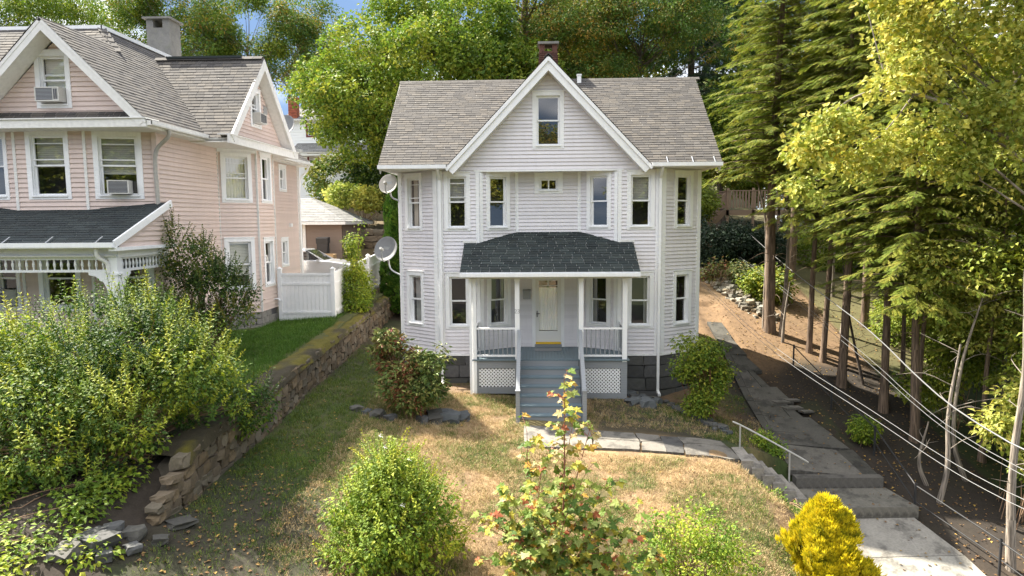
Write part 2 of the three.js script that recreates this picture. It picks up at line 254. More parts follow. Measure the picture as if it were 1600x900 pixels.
{
  const axis = (dense0, dense1, step, lo, hi) => { const a = []; for (let v = dense0; v <= dense1 + 1e-6; v += step) a.push(v); let s = step, v = dense0; const L = []; while (v > lo) { s *= 1.12; v -= s; L.unshift(v); } const R = []; s = step; v = dense1; while (v < hi) { s *= 1.12; v += s; R.push(v); } return [...L, ...a, ...R]; };
  let xs = axis(-12, 11, 0.13, -320, 320); const zs = axis(-9, 13, 0.13, -330, 160);
  xs = xs.filter((x) => Math.abs(x - WX) > 0.06); xs.push(WX - 0.03, WX + 0.03); xs.sort((a, b) => a - b);
  const nx = xs.length, nz = zs.length, pos = new Float32Array(nx * nz * 3), uv = new Float32Array(nx * nz * 2), col = new Float32Array(nx * nz * 3), idx = [];
  for (let j = 0; j < nz; j++) for (let i = 0; i < nx; i++) {
    const x = xs[i], z = zs[j], o = j * nx + i, far = Math.max(Math.abs(x), Math.abs(z));
    const y = G(clamp(x, -70, 70), clamp(z, -60, 45)) + (far < 20 ? 0.05 * (fbm(x * 1.1, z * 1.1, 4, 3) - 0.5) + 0.025 * (fbm(x * 5, z * 5, 9, 2) - 0.5) : 0);
    pos.set([x, y, z], o * 3); uv.set([x, z], o * 2);
    const c = cover(x, z), w = [0.30, 0.205, 0.105], g = [0.040, 0.070, 0.012], d = [0.115, 0.076, 0.050], l = [0.155, 0.092, 0.052];
    const k = 0.8 + 0.4 * c.n2, deep = sstep(5.0, 6.2, x) * sstep(-3.5, -1.5, z) * sstep(6.5, 4.5, z) + sstep(7.6, 9.2, x) * sstep(-4, -2, z) * 0.95 + sstep(0.9, 1.5, x) * sstep(5.2, 4.8, x) * sstep(0.6, 1.4, z) * sstep(4.0, 3.6, z) * 0.95 + sstep(6, 9.5, z) * sstep(-3.0, -4.6, x) * 0.8 + 0.75 * sstep(-3.4, -4.4, x) * (x > WX ? 1 : 0) + (x < WX ? sstep(6.5, 8.5, z) * 1.2 : 0);  // dark soil and litter, with cast shade put into the ground colour
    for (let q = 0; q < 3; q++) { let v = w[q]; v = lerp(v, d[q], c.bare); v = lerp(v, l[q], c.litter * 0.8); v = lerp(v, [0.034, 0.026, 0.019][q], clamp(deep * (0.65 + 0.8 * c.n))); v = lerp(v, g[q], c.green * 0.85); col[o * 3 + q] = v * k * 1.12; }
  }
  for (let j = 0; j < nz - 1; j++) for (let i = 0; i < nx - 1; i++) { const a = j * nx + i, b = a + nx; idx.push(a, b, a + 1, a + 1, b, b + 1); }
  const g = new THREE.BufferGeometry(); g.setAttribute('position', new THREE.BufferAttribute(pos, 3)); g.setAttribute('uv', new THREE.BufferAttribute(uv, 2)); g.setAttribute('color', new THREE.BufferAttribute(col, 3)); g.setIndex(idx); g.computeVertexNormals();
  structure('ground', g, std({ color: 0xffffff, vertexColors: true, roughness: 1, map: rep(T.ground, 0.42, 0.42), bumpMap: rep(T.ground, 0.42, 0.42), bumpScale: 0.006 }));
}

// ---------------------------------------------------------------- building kit: clapboards, shingles, windows
const wallN = (A, B) => { const l = Math.hypot(B[0] - A[0], B[1] - A[1]), dx = (B[0] - A[0]) / l, dz = (B[1] - A[1]) / l; return { l, dx, dz, nx: -dz, nz: dx }; };
// lapped boards on a wall from plan point A (left, seen from outside) to B; holes are {u0,u1,y0,y1}
function boards(mb, A, B, y0, y1, { holes = [], limits = null, board = 0.115, proud = 0.03, seed = 1, u0 = 0, u1 = null, spread = 0.10 } = {}) {
  const w = wallN(A, B), R = rng(seed); u1 ??= w.l;
  const at = (u, y, n) => [A[0] + w.dx * u + w.nx * n, y, A[1] + w.dz * u + w.nz * n];
  for (let b = y0; b < y1 - 0.005; b += board) {
    const t = Math.min(b + board, y1), cuts = [b, t];
    for (const h of holes) for (const y of [h.y0, h.y1]) if (y > b + 0.004 && y < t - 0.004) cuts.push(y);
    cuts.sort((p, q) => p - q); const k = 1 + (R() - 0.5) * spread; mb.col = [k, k, k];
    for (let i = 0; i + 1 < cuts.length; i++) {
      const p = cuts[i], q = cuts[i + 1], m = (p + q) / 2; let [l, r] = limits ? limits(m) : [u0, u1], [lb, rb] = limits ? limits(p) : [l, r], [lt, rt] = limits ? limits(q) : [l, r];
      if (r <= l) continue;
      let spans = [[l, r, lb, rb, lt, rt]];
      for (const h of holes) if (h.y0 < m && h.y1 > m) { const next = []; for (const s of spans) { if (h.u1 <= s[0] || h.u0 >= s[1]) { next.push(s); continue; } if (h.u0 > s[0]) next.push([s[0], h.u0, s[2], h.u0, s[4], h.u0]); if (h.u1 < s[1]) next.push([h.u1, s[1], h.u1, s[3], h.u1, s[5]]); } spans = next; }
      const np = proud * (1 - (p - b) / board), nq = proud * (1 - (q - b) / board) * 0.999;
      for (const [, , a, c, d, e] of spans) {
        mb.ou = a + A[0]; mb.ov = p; mb.quad(at(a, p, np), at(c, p, np), at(e, q, nq), at(d, q, nq), c - a, q - p); mb.ou = mb.ov = 0;
        if (i === 0) mb.quad(at(a, p, 0), at(c, p, 0), at(c, p, np), at(a, p, np));
      }
    }
  }
  mb.col = [1, 1, 1];
}
// roof slope: O origin, U along the eave, S up the slope; poly in (u, s) metres, convex
function shingles(mb, O, U, S, poly, { e = 0.165, tab = 0.31, seed = 1, tones = [[1, 1, 1]], thick = 0.014 } = {}) {
  const R = rng(seed), u = V(...U).normalize(), s = V(...S).normalize(), n = u.clone().cross(s).normalize(), o = V(...O);
  const at = (a, b, h) => { const r = o.clone().addScaledVector(u, a).addScaledVector(s, b).addScaledVector(n, h); return [r.x, r.y, r.z]; };
  let v0 = Infinity, v1 = -Infinity; for (const p of poly) { v0 = Math.min(v0, p[1]); v1 = Math.max(v1, p[1]); }
  const ext = (v) => { v = clamp(v, v0 + 1e-4, v1 - 1e-4); let a = Infinity, b = -Infinity; for (let i = 0; i < poly.length; i++) { const p = poly[i], q = poly[(i + 1) % poly.length]; if ((p[1] - v) * (q[1] - v) <= 0 && p[1] !== q[1]) { const x = p[0] + (q[0] - p[0]) * (v - p[1]) / (q[1] - p[1]); a = Math.min(a, x); b = Math.max(b, x); } } return [a, b]; };
  let row = 0;
  for (let b = v0; b < v1 - 0.01; b += e, row++) {
    const t = Math.min(b + e * 1.06, v1), E0 = ext(b), E1 = ext(t), lo = Math.min(E0[0], E1[0]), hi = Math.max(E0[1], E1[1]), rowTone = 0.93 + 0.14 * R();
    for (let x = lo - R() * tab; x < hi;) {
      const w = tab * (0.75 + 0.5 * R()), g = 0.008, x1 = x + w - g, c = (v, Ex) => clamp(v, Ex[0], Ex[1]);
      const a = c(x, E0), d = c(x1, E0), f = c(x, E1), k = c(x1, E1);
      const tn = tones[(R() * tones.length) | 0], j = rowTone * (0.82 + 0.36 * R()), h = thick * (0.8 + 0.5 * R()); mb.col = tn.map((q) => q * j);
      if (d - a > 0.004 || k - f > 0.004) {
        mb.ou = x; mb.ov = b; mb.quad(at(a, b, h), at(d, b, h), at(k, t, 0.003), at(f, t, 0.003), x1 - x, t - b); mb.ou = mb.ov = 0;
        mb.quad(at(a, b, 0), at(d, b, 0), at(d, b, h), at(a, b, h));
      }
      x += w;
    }
  }
  mb.col = [1, 1, 1];
}
// a flat slab under a roof slope, given by its top corners
function slab(mb, pts, thick) { const a = V(...pts[0]), n = V(...pts[1]).sub(a).cross(V(...pts[2]).sub(a)).normalize(); if (n.y < 0) n.negate(); const lo = pts.map((p) => [p[0] - n.x * thick, p[1] - n.y * thick, p[2] - n.z * thick]); for (let i = 1; i + 1 < pts.length; i++) { mb.tri(pts[0], pts[i], pts[i + 1]); mb.tri(lo[0], lo[i + 1], lo[i]); } for (let i = 0; i < pts.length; i++) { const j = (i + 1) % pts.length; mb.quad(lo[i], lo[j], pts[j], pts[i]); } }
// a window on a wall: centre u on wall A-B, casing bottom y, casing w x h; its axes: right, up, out
function windowOn(house, A, B, u, y, w, h, o = {}) {
  const f = wallN(A, B), g = group('window', house, [A[0] + f.dx * u, y, A[1] + f.dz * u], Math.atan2(f.nx, f.nz));
  const { cas = 0.125, blind = 0, curtain = 0, open = 0, sashMat = M.white, casMat = M.white, fixed = false, sill = true, room = M.room, top = cas, storm = false, depth = 0.55, meet = 0.5 } = o;
  const W = w / 2, iw = W - cas, y0 = sill ? 0.11 : cas, y1 = h - top, out = 0.035;
  const c = new MB(); c.range(-W, -iw, 0, h, -0.02, out); c.range(iw, W, 0, h, -0.02, out); c.range(-iw, iw, y1, h, -0.02, out + 0.004); c.range(-iw, iw, 0, y0 - 0.04, -0.02, out - 0.006);
  c.range(-W - 0.02, W + 0.02, h, h + 0.03, -0.02, out + 0.02); if (sill) c.range(-iw - 0.03, iw + 0.03, y0 - 0.04, y0, -0.10, out + 0.035);
  // jambs and head lining the opening
  c.range(-iw - 0.005, -iw + 0.02, y0, y1, -0.15, -0.022); c.range(iw - 0.02, iw + 0.005, y0, y1, -0.15, -0.022); c.range(-iw + 0.02, iw - 0.02, y1 - 0.02, y1 + 0.004, -0.15, -0.022);
  c.build('casing', casMat, g);
  const sash = (a, b, n, name = 'sash') => { const s = new MB(), t = 0.045, x = iw - 0.02; s.range(-x, -x + t, a, b, n - 0.032, n); s.range(x - t, x, a, b, n - 0.032, n); s.range(-x + t, x - t, a, a + t, n - 0.032, n - 0.001); s.range(-x + t, x - t, b - t, b, n - 0.032, n - 0.001); s.build(name, sashMat, g); const p = new THREE.PlaneGeometry(2 * (x - t) + 0.006, b - a - 2 * t + 0.006); p.translate(0, (a + b) / 2, n - 0.016); part('pane', p, M.glass, g); };
  const mid = y0 + (y1 - y0) * meet, lift = open * (mid - y0);
  if (fixed) { sash(y0, y1 - 0.02, -0.045); const s = new MB(); s.range(-0.022, 0.022, y0 + 0.045, y1 - 0.065, -0.075, -0.043); s.build('mullion', sashMat, g); }
  else { sash(mid - 0.02, y1 - 0.02, -0.045); sash(y0 + lift, mid + 0.025 + lift, -0.082); }
  if (storm) { const s = new MB(); s.range(-iw + 0.02, iw - 0.02, mid + 0.14, mid + 0.165, -0.04, -0.02); s.range(-iw + 0.02, iw - 0.02, y1 - 0.22, y1 - 0.20, -0.04, -0.02); stuffPart('storm_bars', s.geo(), sashMat, g); }
  const r = new MB(), X = iw + 0.25, Y0 = y0 - 0.25, Y1 = y1 + 0.15, D = -0.16 - depth;
  r.quad([-X, Y0, D], [X, Y0, D], [X, Y1, D], [-X, Y1, D]); r.quad([-X, Y0, -0.16], [-X, Y0, D], [-X, Y1, D], [-X, Y1, -0.16]); r.quad([X, Y0, D], [X, Y0, -0.16], [X, Y1, -0.16], [X, Y1, D]); r.quad([-X, Y0, -0.16], [X, Y0, -0.16], [X, Y0, D], [-X, Y0, D]); r.quad([-X, Y1, D], [X, Y1, D], [X, Y1, -0.16], [-X, Y1, -0.16]);
  for (const [a, b, p, q] of [[-X, -iw + 0.018, Y0, Y1], [iw - 0.018, X, Y0, Y1], [-iw, iw, Y0, y0], [-iw, iw, y1, Y1]]) r.quad([a, p, -0.155], [b, p, -0.155], [b, q, -0.155], [a, q, -0.155]);
  r.build('room', room, g);
  if (blind) { const b = new MB(), yb = y1 - (y1 - y0) * blind; for (let k = y1 - 0.03; k > yb; k -= 0.05) b.box(0, k, -0.19, 2 * iw - 0.05, 0.047, 0.004, 0, [0.35, 0]); b.range(-iw + 0.02, iw - 0.02, yb - 0.03, yb, -0.2, -0.18); b.build('blind', o.blindMat ?? M.blind, g); }
  if (curtain) { const b = new MB(), cw = (2 * iw) * curtain; for (const sd of curtain > 0.45 ? [-1, 1] : [o.side ?? -1, ...(o.side ? [] : [1])]) { const n = Math.max(4, (cw / 0.05) | 0); for (let k = 0; k < n; k++) { const a = sd * (iw - k * cw / n), e = sd * (iw - (k + 1) * cw / n), za = -0.24 + 0.025 * (k % 2 ? 1 : -1), ze = -0.24 + 0.025 * (k % 2 ? -1 : 1); b.quad([a, y0, za], [e, y0, ze], [e, y1, ze], [a, y1, za]); } } b.build('curtain', o.curtainMat ?? M.curtain, g); }
  return g;
}
const hole = (u, y, w, h) => ({ u0: u - w / 2 + 0.03, u1: u + w / 2 - 0.03, y0: y + 0.03, y1: y + h - 0.03 });
// an irregular stone or dressed block as a geometry of unit size
function stoneGeo(seed, round = 0.35, jag = 0.14, seg = 2) {
  const g = new THREE.BoxGeometry(1, 1, 1, seg, seg, seg), p = g.attributes.position, v = V(0, 0, 0);
  for (let i = 0; i < p.count; i++) { v.fromBufferAttribute(p, i); const l = v.length() || 1, k = lerp(1, 0.62 / l, round * clamp(l - 0.3)); const n = (q) => (noise3(v.x * 2.1 + seed * 3.7 + q, v.y * 2.1 + seed, v.z * 2.1 + q * 5) - 0.5) * jag * 2; p.setXYZ(i, v.x * k + n(1), v.y * k + n(2), v.z * k + n(3)); }
  const c = new Float32Array(p.count * 3).fill(1); g.setAttribute('color', new THREE.BufferAttribute(c, 3)); const h = g.toNonIndexed(); h.computeVertexNormals(); return h;
}
const tinted = (geo, r, g, b) => { const c = geo.attributes.color.array; for (let i = 0; i < c.length; i += 3) { c[i] *= r; c[i + 1] *= g; c[i + 2] *= b; } return geo; };
const STONES = Array.from({ length: 9 }, (_, i) => { const k = 0.72 + 0.075 * i; return tinted(stoneGeo(i + 1), k * [1.05, 1, 0.92][i % 3], k, k * [0.88, 1, 1.06][i % 3]); });
const BLOCKS = Array.from({ length: 8 }, (_, i) => { const k = 0.75 + 0.07 * i; return tinted(stoneGeo(i + 31, 0.10, 0.05, 3), k, k, k * [0.97, 1.03][i % 2]); });
function stone(name, parent, geo, mat, pos, size, ry = 0, rz = 0, rx = 0) { const b = baseOf.get(parent) ?? V(0, 0, 0), m = shadow(new THREE.Mesh(geo, mat)); m.name = name; m.position.set(pos[0] - b.x, pos[1] - b.y, pos[2] - b.z); m.scale.set(...size); m.rotation.set(rx, ry, rz, 'YXZ'); parent.add(m); return m; }
function brickStack(x0, x1, z0, z1, y0, y1, seed) { // courses of bricks round a stack
  const mb = new MB(), R = rng(seed), bh = 0.075, bl = 0.21; let row = 0;
  for (let y = y0; y < y1 - 0.02; y += bh, row++) for (const [A, B] of [[[x0, z1], [x1, z1]], [[x1, z1], [x1, z0]], [[x1, z0], [x0, z0]], [[x0, z0], [x0, z1]]]) {
    const w = wallN(A, B); for (let u = row % 2 ? -bl / 2 : 0; u < w.l - 0.01; u += bl) { const a = Math.max(u, 0) + 0.006, b = Math.min(u + bl, w.l) - 0.006; if (b - a < 0.03) continue; const k = 0.7 + 0.6 * R(); mb.col = [k, k * (0.9 + 0.2 * R()), k]; const c = (a + b) / 2, n = 0.006 * R() - 0.02; mb.box(A[0] + w.dx * c + w.nx * n, y + bh / 2, A[1] + w.dz * c + w.nz * n, b - a, bh - 0.014, 0.06, Math.atan2(w.nx, w.nz)); }
  }
  return mb;
}
const TAN = [[1, 1, 1], [1.06, 1.03, 0.98], [0.86, 0.86, 0.87], [0.96, 0.95, 0.93], [1.16, 1.12, 1.05], [0.76, 0.76, 0.78]];

// ---------------------------------------------------------------- the grey house
const house = thing('clapboard_house', 'pale grey two-storey clapboard house with a tall white-trimmed front gable', 'house', [0, 0, -3]);
{
  const P = [[-4.85, -1.04], [-3.45, 0], [-2.14, 0], [-1.0, -0.65], [1.0, -0.65], [2.14, 0], [3.47, 0], [4.87, -0.92], [4.87, -5.6], [-4.85, -5.6]];
  const Y0 = 1.08, YS = 6.84, CW = 0.84, H2 = [4.97, 1.80], H1 = [1.88, 1.78];
  const wins = { 0: [0.70, 0.78], 1: [0.62, 0.82], 2: [0.64, 0.84], 4: [0.68, 0.84], 5: [0.70, 0.86], 6: [0.93, 0.80] };
  const look = {
    '0u': { curtain: 0.34, storm: true }, '1u': { blind: 0.46, blindMat: M.shade, storm: true }, '2u': {}, '4u': {}, '5u': { blind: 0.5, blindMat: M.shade }, '6u': {},
    '0d': { curtain: 0.4, curtainMat: M.shade }, '1d': {}, '2d': { curtain: 0.2, curtainMat: M.shade }, '4d': { curtain: 0.2, curtainMat: M.shade }, '5d': { curtain: 0.24, curtainMat: M.shade, side: 1 }, '6d': {},
  };
  for (let i = 0; i < P.length; i++) {
    const A = P[i], B = P[(i + 1) % P.length], holes = [];
    if (wins[i]) { const [u, w] = wins[i]; holes.push(hole(u, H2[0], w, H2[1]), hole(u, H1[0], w, H1[1])); windowOn(house, A, B, u, H2[0], w, H2[1], look[i + 'u']); windowOn(house, A, B, u, H1[0], w, H1[1], look[i + 'd']); }
    if (i === 3) { holes.push(hole(1.02, 6.12, 0.90, 0.64), { u0: 0.49, u1: 1.51, y0: 1.2, y1: 3.5 }); windowOn(house, A, B, 1.02, 6.12, 0.90, 0.64, { fixed: true, cas: 0.16, top: 0.16 }); }
    if (i === 7 || i === 9) for (const u of [1.2, 3.4]) for (const y of [H2[0], H1[0]]) { holes.push(hole(u, y, CW, H2[1])); windowOn(house, A, B, i === 7 ? u : 4.76 - u, y, CW, i === 7 ? H2[1] : H2[1], {}); if (i === 9) { holes.pop(); holes.push(hole(4.76 - u, y, CW, H2[1])); } }
    const mb = new MB(); boards(mb, A, B, Y0, YS, { holes, seed: 20 + i }); stuffPart('siding', mb.geo(), M.greySiding, house);
  }
  // front gable wall above the recess
  {
    const A = [-3.1, 0], B = [3.1, 0], mb = new MB();
    boards(mb, A, B, 6.84, 10.0, { holes: [hole(3.1, 7.46, 0.97, 1.72)], limits: (y) => { const k = Math.max(0, (10.02 - y) / 1.045); return [Math.max(0, 3.1 - k), Math.min(6.2, 3.1 + k)]; }, seed: 44 });
    stuffPart('siding', mb.geo(), M.greySiding, house); windowOn(house, A, B, 3.1, 7.46, 0.97, 1.72, {});
  }
  // corner boards
  for (const [i, w] of [[0, 0.15], [1, 0.17], [2, 0.11], [3, 0.06], [4, 0.06], [5, 0.11], [6, 0.17], [7, 0.15]]) {
    const p = P[i], a = P[(i + P.length - 1) % P.length], b = P[(i + 1) % P.length], f = wallN(a, p), g = wallN(p, b), mb = new MB(), conv = i !== 3 && i !== 4, n = conv ? 0.022 : 0.02;
    mb.box(p[0] - f.dx * w / 2 + f.nx * n / 2, (Y0 + YS) / 2, p[1] - f.dz * w / 2 + f.nz * n / 2, w, YS - Y0 - 0.01, n + 0.02, Math.atan2(f.nx, f.nz)); mb.box(p[0] + g.dx * w / 2 + g.nx * n / 2, (Y0 + YS) / 2, p[1] + g.dz * w / 2 + g.nz * n / 2, w, YS - Y0 - 0.014, n + 0.017, Math.atan2(g.nx, g.nz));
    mb.build('corner_board', M.white, house);
  }
  // frieze over the recess and the water table at the sill
  { const mb = new MB(); mb.range(-2.3, 2.3, 6.78, 6.835, -0.04, 0.03); mb.prism([[-2.2, -0.03], [2.2, -0.03], [1.0, -0.68], [-1.0, -0.68]], 6.80, 6.832); mb.build('recess_soffit', M.white, house); }
  { const mb = new MB(); for (let i = 0; i < 7; i++) { const A = P[i], B = P[i + 1], f = wallN(A, B), m = f.l / 2; if (i === 3) continue; mb.box(A[0] + f.dx * m + f.nx * 0.02, Y0 - 0.03, A[1] + f.dz * m + f.nz * 0.02, f.l, 0.055, 0.05, Math.atan2(f.nx, f.nz)); } stuffPart('water_table', mb.geo(), M.white, house); }
  // eaves: soffits, fascias, gutters
  for (const s of [-1, 1]) {
    const sf = new MB(), x0 = s * 2.85, x1 = s * 5.16; sf.range(Math.min(x0, x1), Math.max(x0, x1), 6.85, 6.88, -5.9, 0.40); sf.build('soffit', M.whiteOld, house);
    const fa = new MB(); fa.range(Math.min(x0, x1), Math.max(x0, x1), 6.85, 6.98, 0.40, 0.43);  fa.build('fascia', M.white, house);
    const gx0 = Math.min(s * 3.1, s * 5.18), gx1 = Math.max(s * 3.1, s * 5.18), gu = new MB();
    gu.range(gx0, gx1, 6.86, 6.875, 0.432, 0.55); gu.range(gx0, gx1, 6.875, 6.975, 0.54, 0.552); gu.range(gx0, gx0 + 0.012, 6.875, 6.97, 0.432, 0.54); gu.range(gx1 - 0.012, gx1, 6.875, 6.97, 0.432, 0.54); gu.build('gutter', M.white, house);
    if (s > 0) for (const x of [3.55, 4.3, 4.95]) { const b = new MB(); b.beam([x, 6.97, 0.55], [x, 7.16, 0.30], 0.03, 0.012); b.build('gutter_strap', M.metal, house); }
  }
  // roof
  const slopeLen = Math.hypot(3.82, 3.2), S = [0, 3.2, -3.82];
  for (const s of [-1, 1]) {
    const mb = new MB(), poly = s < 0 ? [[-5.17, 0], [-3.0, 0], [0, slopeLen], [-5.15, slopeLen]] : [[3.0, 0], [5.17, 0], [5.19, slopeLen], [0, slopeLen]];
    shingles(mb, [0, 6.985, 0.47], [1, 0, 0], S, poly, { seed: 60 + s, tones: TAN, e: 0.13, tab: 0.25 }); stuffPart('shingles', mb.geo(), M.shingle, house);
    const g = new MB(), mz = -3.35; shingles(g, s < 0 ? [-3.15, 6.86, mz] : [3.15, 6.86, 0.47], s < 0 ? [0, 0, 1] : [0, 0, -1], s < 0 ? [3.15, 3.3, 0] : [-3.15, 3.3, 0], [[0, 0], [3.82, 0], [3.82, 4.56], [0, 4.56]], { seed: 70 + s, tones: TAN, e: 0.175, tab: 0.34 }); stuffPart('shingles', g.geo(), M.shingle, house);
  }
  { const mb = new MB(); shingles(mb, [5.18, 8.24, -5.78], [-1, 0, 0], [0, 3.2, 3.82], [[0, 0], [10.35, 0], [10.35, 3.05], [0, 3.05]], { seed: 75, tones: TAN, e: 0.3, tab: 0.5 }); stuffPart('shingles', mb.geo(), M.shingle, house); }
  { const mb = new MB(); for (const s of [-1, 1]) slab(mb, [[s * 5.17, 6.965, 0.47], [s * 3.02, 6.965, 0.47], [0, 10.165, -3.36], [s * 5.17, 10.165, -3.36]], 0.09); slab(mb, [[5.17, 8.21, -5.78], [-5.17, 8.21, -5.78], [-5.17, 10.16, -3.44], [5.17, 10.16, -3.44]], 0.09); slab(mb, [[-3.14, 6.855, 0.46], [0, 10.14, 0.46], [0, 10.14, -3.3], [-3.14, 6.855, -3.3]], 0.05); slab(mb, [[0, 10.14, 0.46], [3.14, 6.855, 0.46], [3.14, 6.855, -3.3], [0, 10.14, -3.3]], 0.05); mb.build('roof_deck', M.whiteOld, house); }
  { const mb = new MB(), R = rng(5); for (let x = -5.18; x < 5.18; x += 0.3) { const k = 0.7 + 0.4 * R(); mb.col = [k, k, k]; for (const s of [-1, 1]) mb.box(x + 0.15, 10.165, -3.4 + s * 0.07, 0.31, 0.022, 0.17, 0, [s * 0.62, 0]); } for (let z = 0.45; z > -3.3; z -= 0.3) { const k = 0.7 + 0.4 * R(); mb.col = [k, k, k]; for (const s of [-1, 1]) mb.box(s * 0.065, 10.155, z - 0.15, 0.17, 0.022, 0.31, 0, [0, -s * 0.75]); } mb.build('ridge_cap', M.shingle, house); }
  // side gable walls of the main roof, behind the rakes
  for (const s of [-1, 1]) { const mb = new MB(), A = s < 0 ? [-4.85, -5.6] : [4.87, 0.0], B = s < 0 ? [-4.85, 0.0] : [4.87, -5.6]; boards(mb, A, B, 6.84, 9.9, { limits: (y) => { const k = (9.95 - y) / 0.838; return [Math.max(0, s < 0 ? 2.2 - k : 3.4 - k), Math.min(5.6, s < 0 ? 2.2 + k : 3.4 + k)]; }, seed: 50 + s }); stuffPart('siding', mb.geo(), M.greySiding, house); const r = new MB(); r.beam([s * 5.13, 6.80, 0.42], [s * 5.13, 9.99, -3.4], 0.03, 0.2); r.beam([s * 5.13, 8.04, -5.78], [s * 5.13, 9.99, -3.4], 0.03, 0.2); r.build('rake_board', M.white, house); }
  { const mb = new MB(); boards(mb, [4.87, -5.6], [-4.85, -5.6], 6.84, 8.25, { seed: 53 }); stuffPart('siding', mb.geo(), M.greySiding, house); }
  // front gable rakes
  for (const s of [-1, 1]) {
    const k = Math.hypot(3.12, 3.26), d = [s * 3.12 / k, -3.26 / k], n = [s * 3.26 / k, 3.12 / k];
    const strip = (off0, off1, z0, z1, t0, t1) => {
      const ring = [[t0, off0, 1], [t1, off0, 0], [t1, off1, 0], [t0, off1, 1]].map(([t, o, cut]) => { let x = d[0] * t - n[0] * o, y = 10.11 + d[1] * t - n[1] * o; if (cut) { const m = -x / d[0]; x += d[0] * m; y += d[1] * m; } return [x, y]; });
      strip.mb.plate(ring, z0, z1);
    };
    strip.mb = new MB(); strip(0.0, 0.085, 0.44, 0.50, 0, 4.53); strip.mb.build('crown_board', M.white, house);
    strip.mb = new MB(); strip(0.087, 0.27, 0.42, 0.455, 0, 4.48); strip.mb.build('rake_board', M.white, house);
    strip.mb = new MB(); strip(0.235, 0.268, 0.03, 0.418, 0, 4.42); strip.mb.build('rake_soffit', M.whiteOld, house);
    const r = new MB(); r.range(s > 0 ? 2.86 : -3.12, s > 0 ? 3.12 : -2.86, 6.82, 6.85, 0.0, 0.46); r.build('eave_return', M.white, house);
  }
  // foundation of dressed stone blocks
  const fd = worldGroup('foundation', house);
  {
    const core = new MB(); core.prism(P.map(([x, z]) => [x * 0.985, z < -4 ? z + 0.05 : z - 0.10]), -1.2, 1.05); part('mortar_core', core.geo(), M.mortarGrey, fd);
    const R = rng(91);
    for (const i of [0, 1, 5, 6, 7, 9]) {
      const A = P[i], B = P[(i + 1) % P.length], f = wallN(A, B), ry = Math.atan2(f.nx, f.nz); let y = 1.05;
      for (let row = 0; row < 4; row++) { const h = [0.34, 0.40, 0.40, 0.40][row], end = f.l; let u = 0; while (u < end - 0.05) { let w = 0.55 + 0.5 * R(); if (end - u - w < 0.3) w = end - u; const c = u + w / 2, n = -0.10 + 0.015 * R(); if (i < 7 || row < 3) stone('stone_block', fd, BLOCKS[(R() * 8) | 0], M.stoneGrey, [A[0] + f.dx * c + f.nx * n, y - h / 2, A[1] + f.dz * c + f.nz * n], [w - 0.022, h - 0.022, 0.22], ry); u += w; } y -= h; }
    }
  }
  // downpipes
  for (const [x, z, yb, lean] of [[-3.36, 0.09, 0.16, 0], [3.42, 0.09, -0.16, 0.0]]) { const mb = new MB(); mb.beam([x, 6.86, 0.48], [x, 6.55, z], 0.075, 0.075); mb.range(x - 0.04, x + 0.04, yb, 6.57, z - 0.035, z + 0.035); mb.beam([x, yb + 0.05, z], [x + 0.02, yb - 0.02, z + 0.22], 0.08, 0.075); mb.build('downpipe', M.white, house); }
  // front door
  {
    const A = P[3], B = P[4], dr = group('front_door', house, [0, 1.18, -0.65]);
    const c = new MB(); c.range(-0.52, -0.41, 0, 2.34, -0.03, 0.03); c.range(0.41, 0.52, 0, 2.34, -0.03, 0.03); c.range(-0.41, 0.41, 2.22, 2.34, -0.03, 0.032); c.range(-0.54, 0.54, 2.34, 2.38, -0.03, 0.05); c.build('door_casing', M.white, dr);
    const l = new MB(); l.range(-0.41, -0.30, 0.16, 2.22, -0.05, -0.01); l.range(0.30, 0.41, 0.16, 2.22, -0.05, -0.01); l.range(-0.30, 0.30, 0.16, 0.52, -0.05, -0.012); l.range(-0.30, 0.30, 2.16, 2.22, -0.05, -0.012); l.range(-0.24, 0.24, 0.22, 0.45, -0.012, -0.004); l.range(-0.30, 0.30, 1.98, 2.01, -0.05, -0.014); l.range(-0.02, 0.02, 2.01, 2.16, -0.05, -0.014); l.build('door_leaf', M.doorPaint, dr);
    const p = new THREE.PlaneGeometry(0.6, 1.64); p.translate(0, 1.34, -0.03); part('pane', p, M.glass, dr);
    const s = new MB(); for (let k = 0; k < 14; k++) { const a = -0.30 + k * 0.043, z = -0.05 + (k % 2 ? 0.006 : -0.006), z2 = -0.05 - (k % 2 ? 0.006 : -0.006); s.quad([a, 0.54, z], [a + 0.043, 0.54, z2], [a + 0.043, 1.94, z2], [a, 1.94, z]); } s.build('lace_curtain', std({ color: lin(0.88, 0.87, 0.84), roughness: 0.95 }), dr);
    const b = new MB(); b.range(-0.42, 0.42, 0.1, 2.3, -0.12, -0.115); b.build('inner_door', M.room, dr);
    const y = new MB(); y.range(-0.41, 0.41, 0.095, 0.155, -0.05, 0.045); y.build('threshold', M.yellow, dr);
    const st = new MB(); st.range(-0.44, 0.44, -0.01, 0.09, -0.05, 0.03); st.build('door_step', M.greyPaint, dr);
    const h = new MB(); h.range(-0.375, -0.345, 0.98, 1.18, -0.01, 0.01); h.range(-0.385, -0.27, 1.08, 1.105, 0.03, 0.05); h.range(-0.37, -0.35, 1.08, 1.105, 0.01, 0.03); h.build('handle', M.acDark, dr);
  }
  // chimney and vent
  const ch = worldGroup('chimney', house);
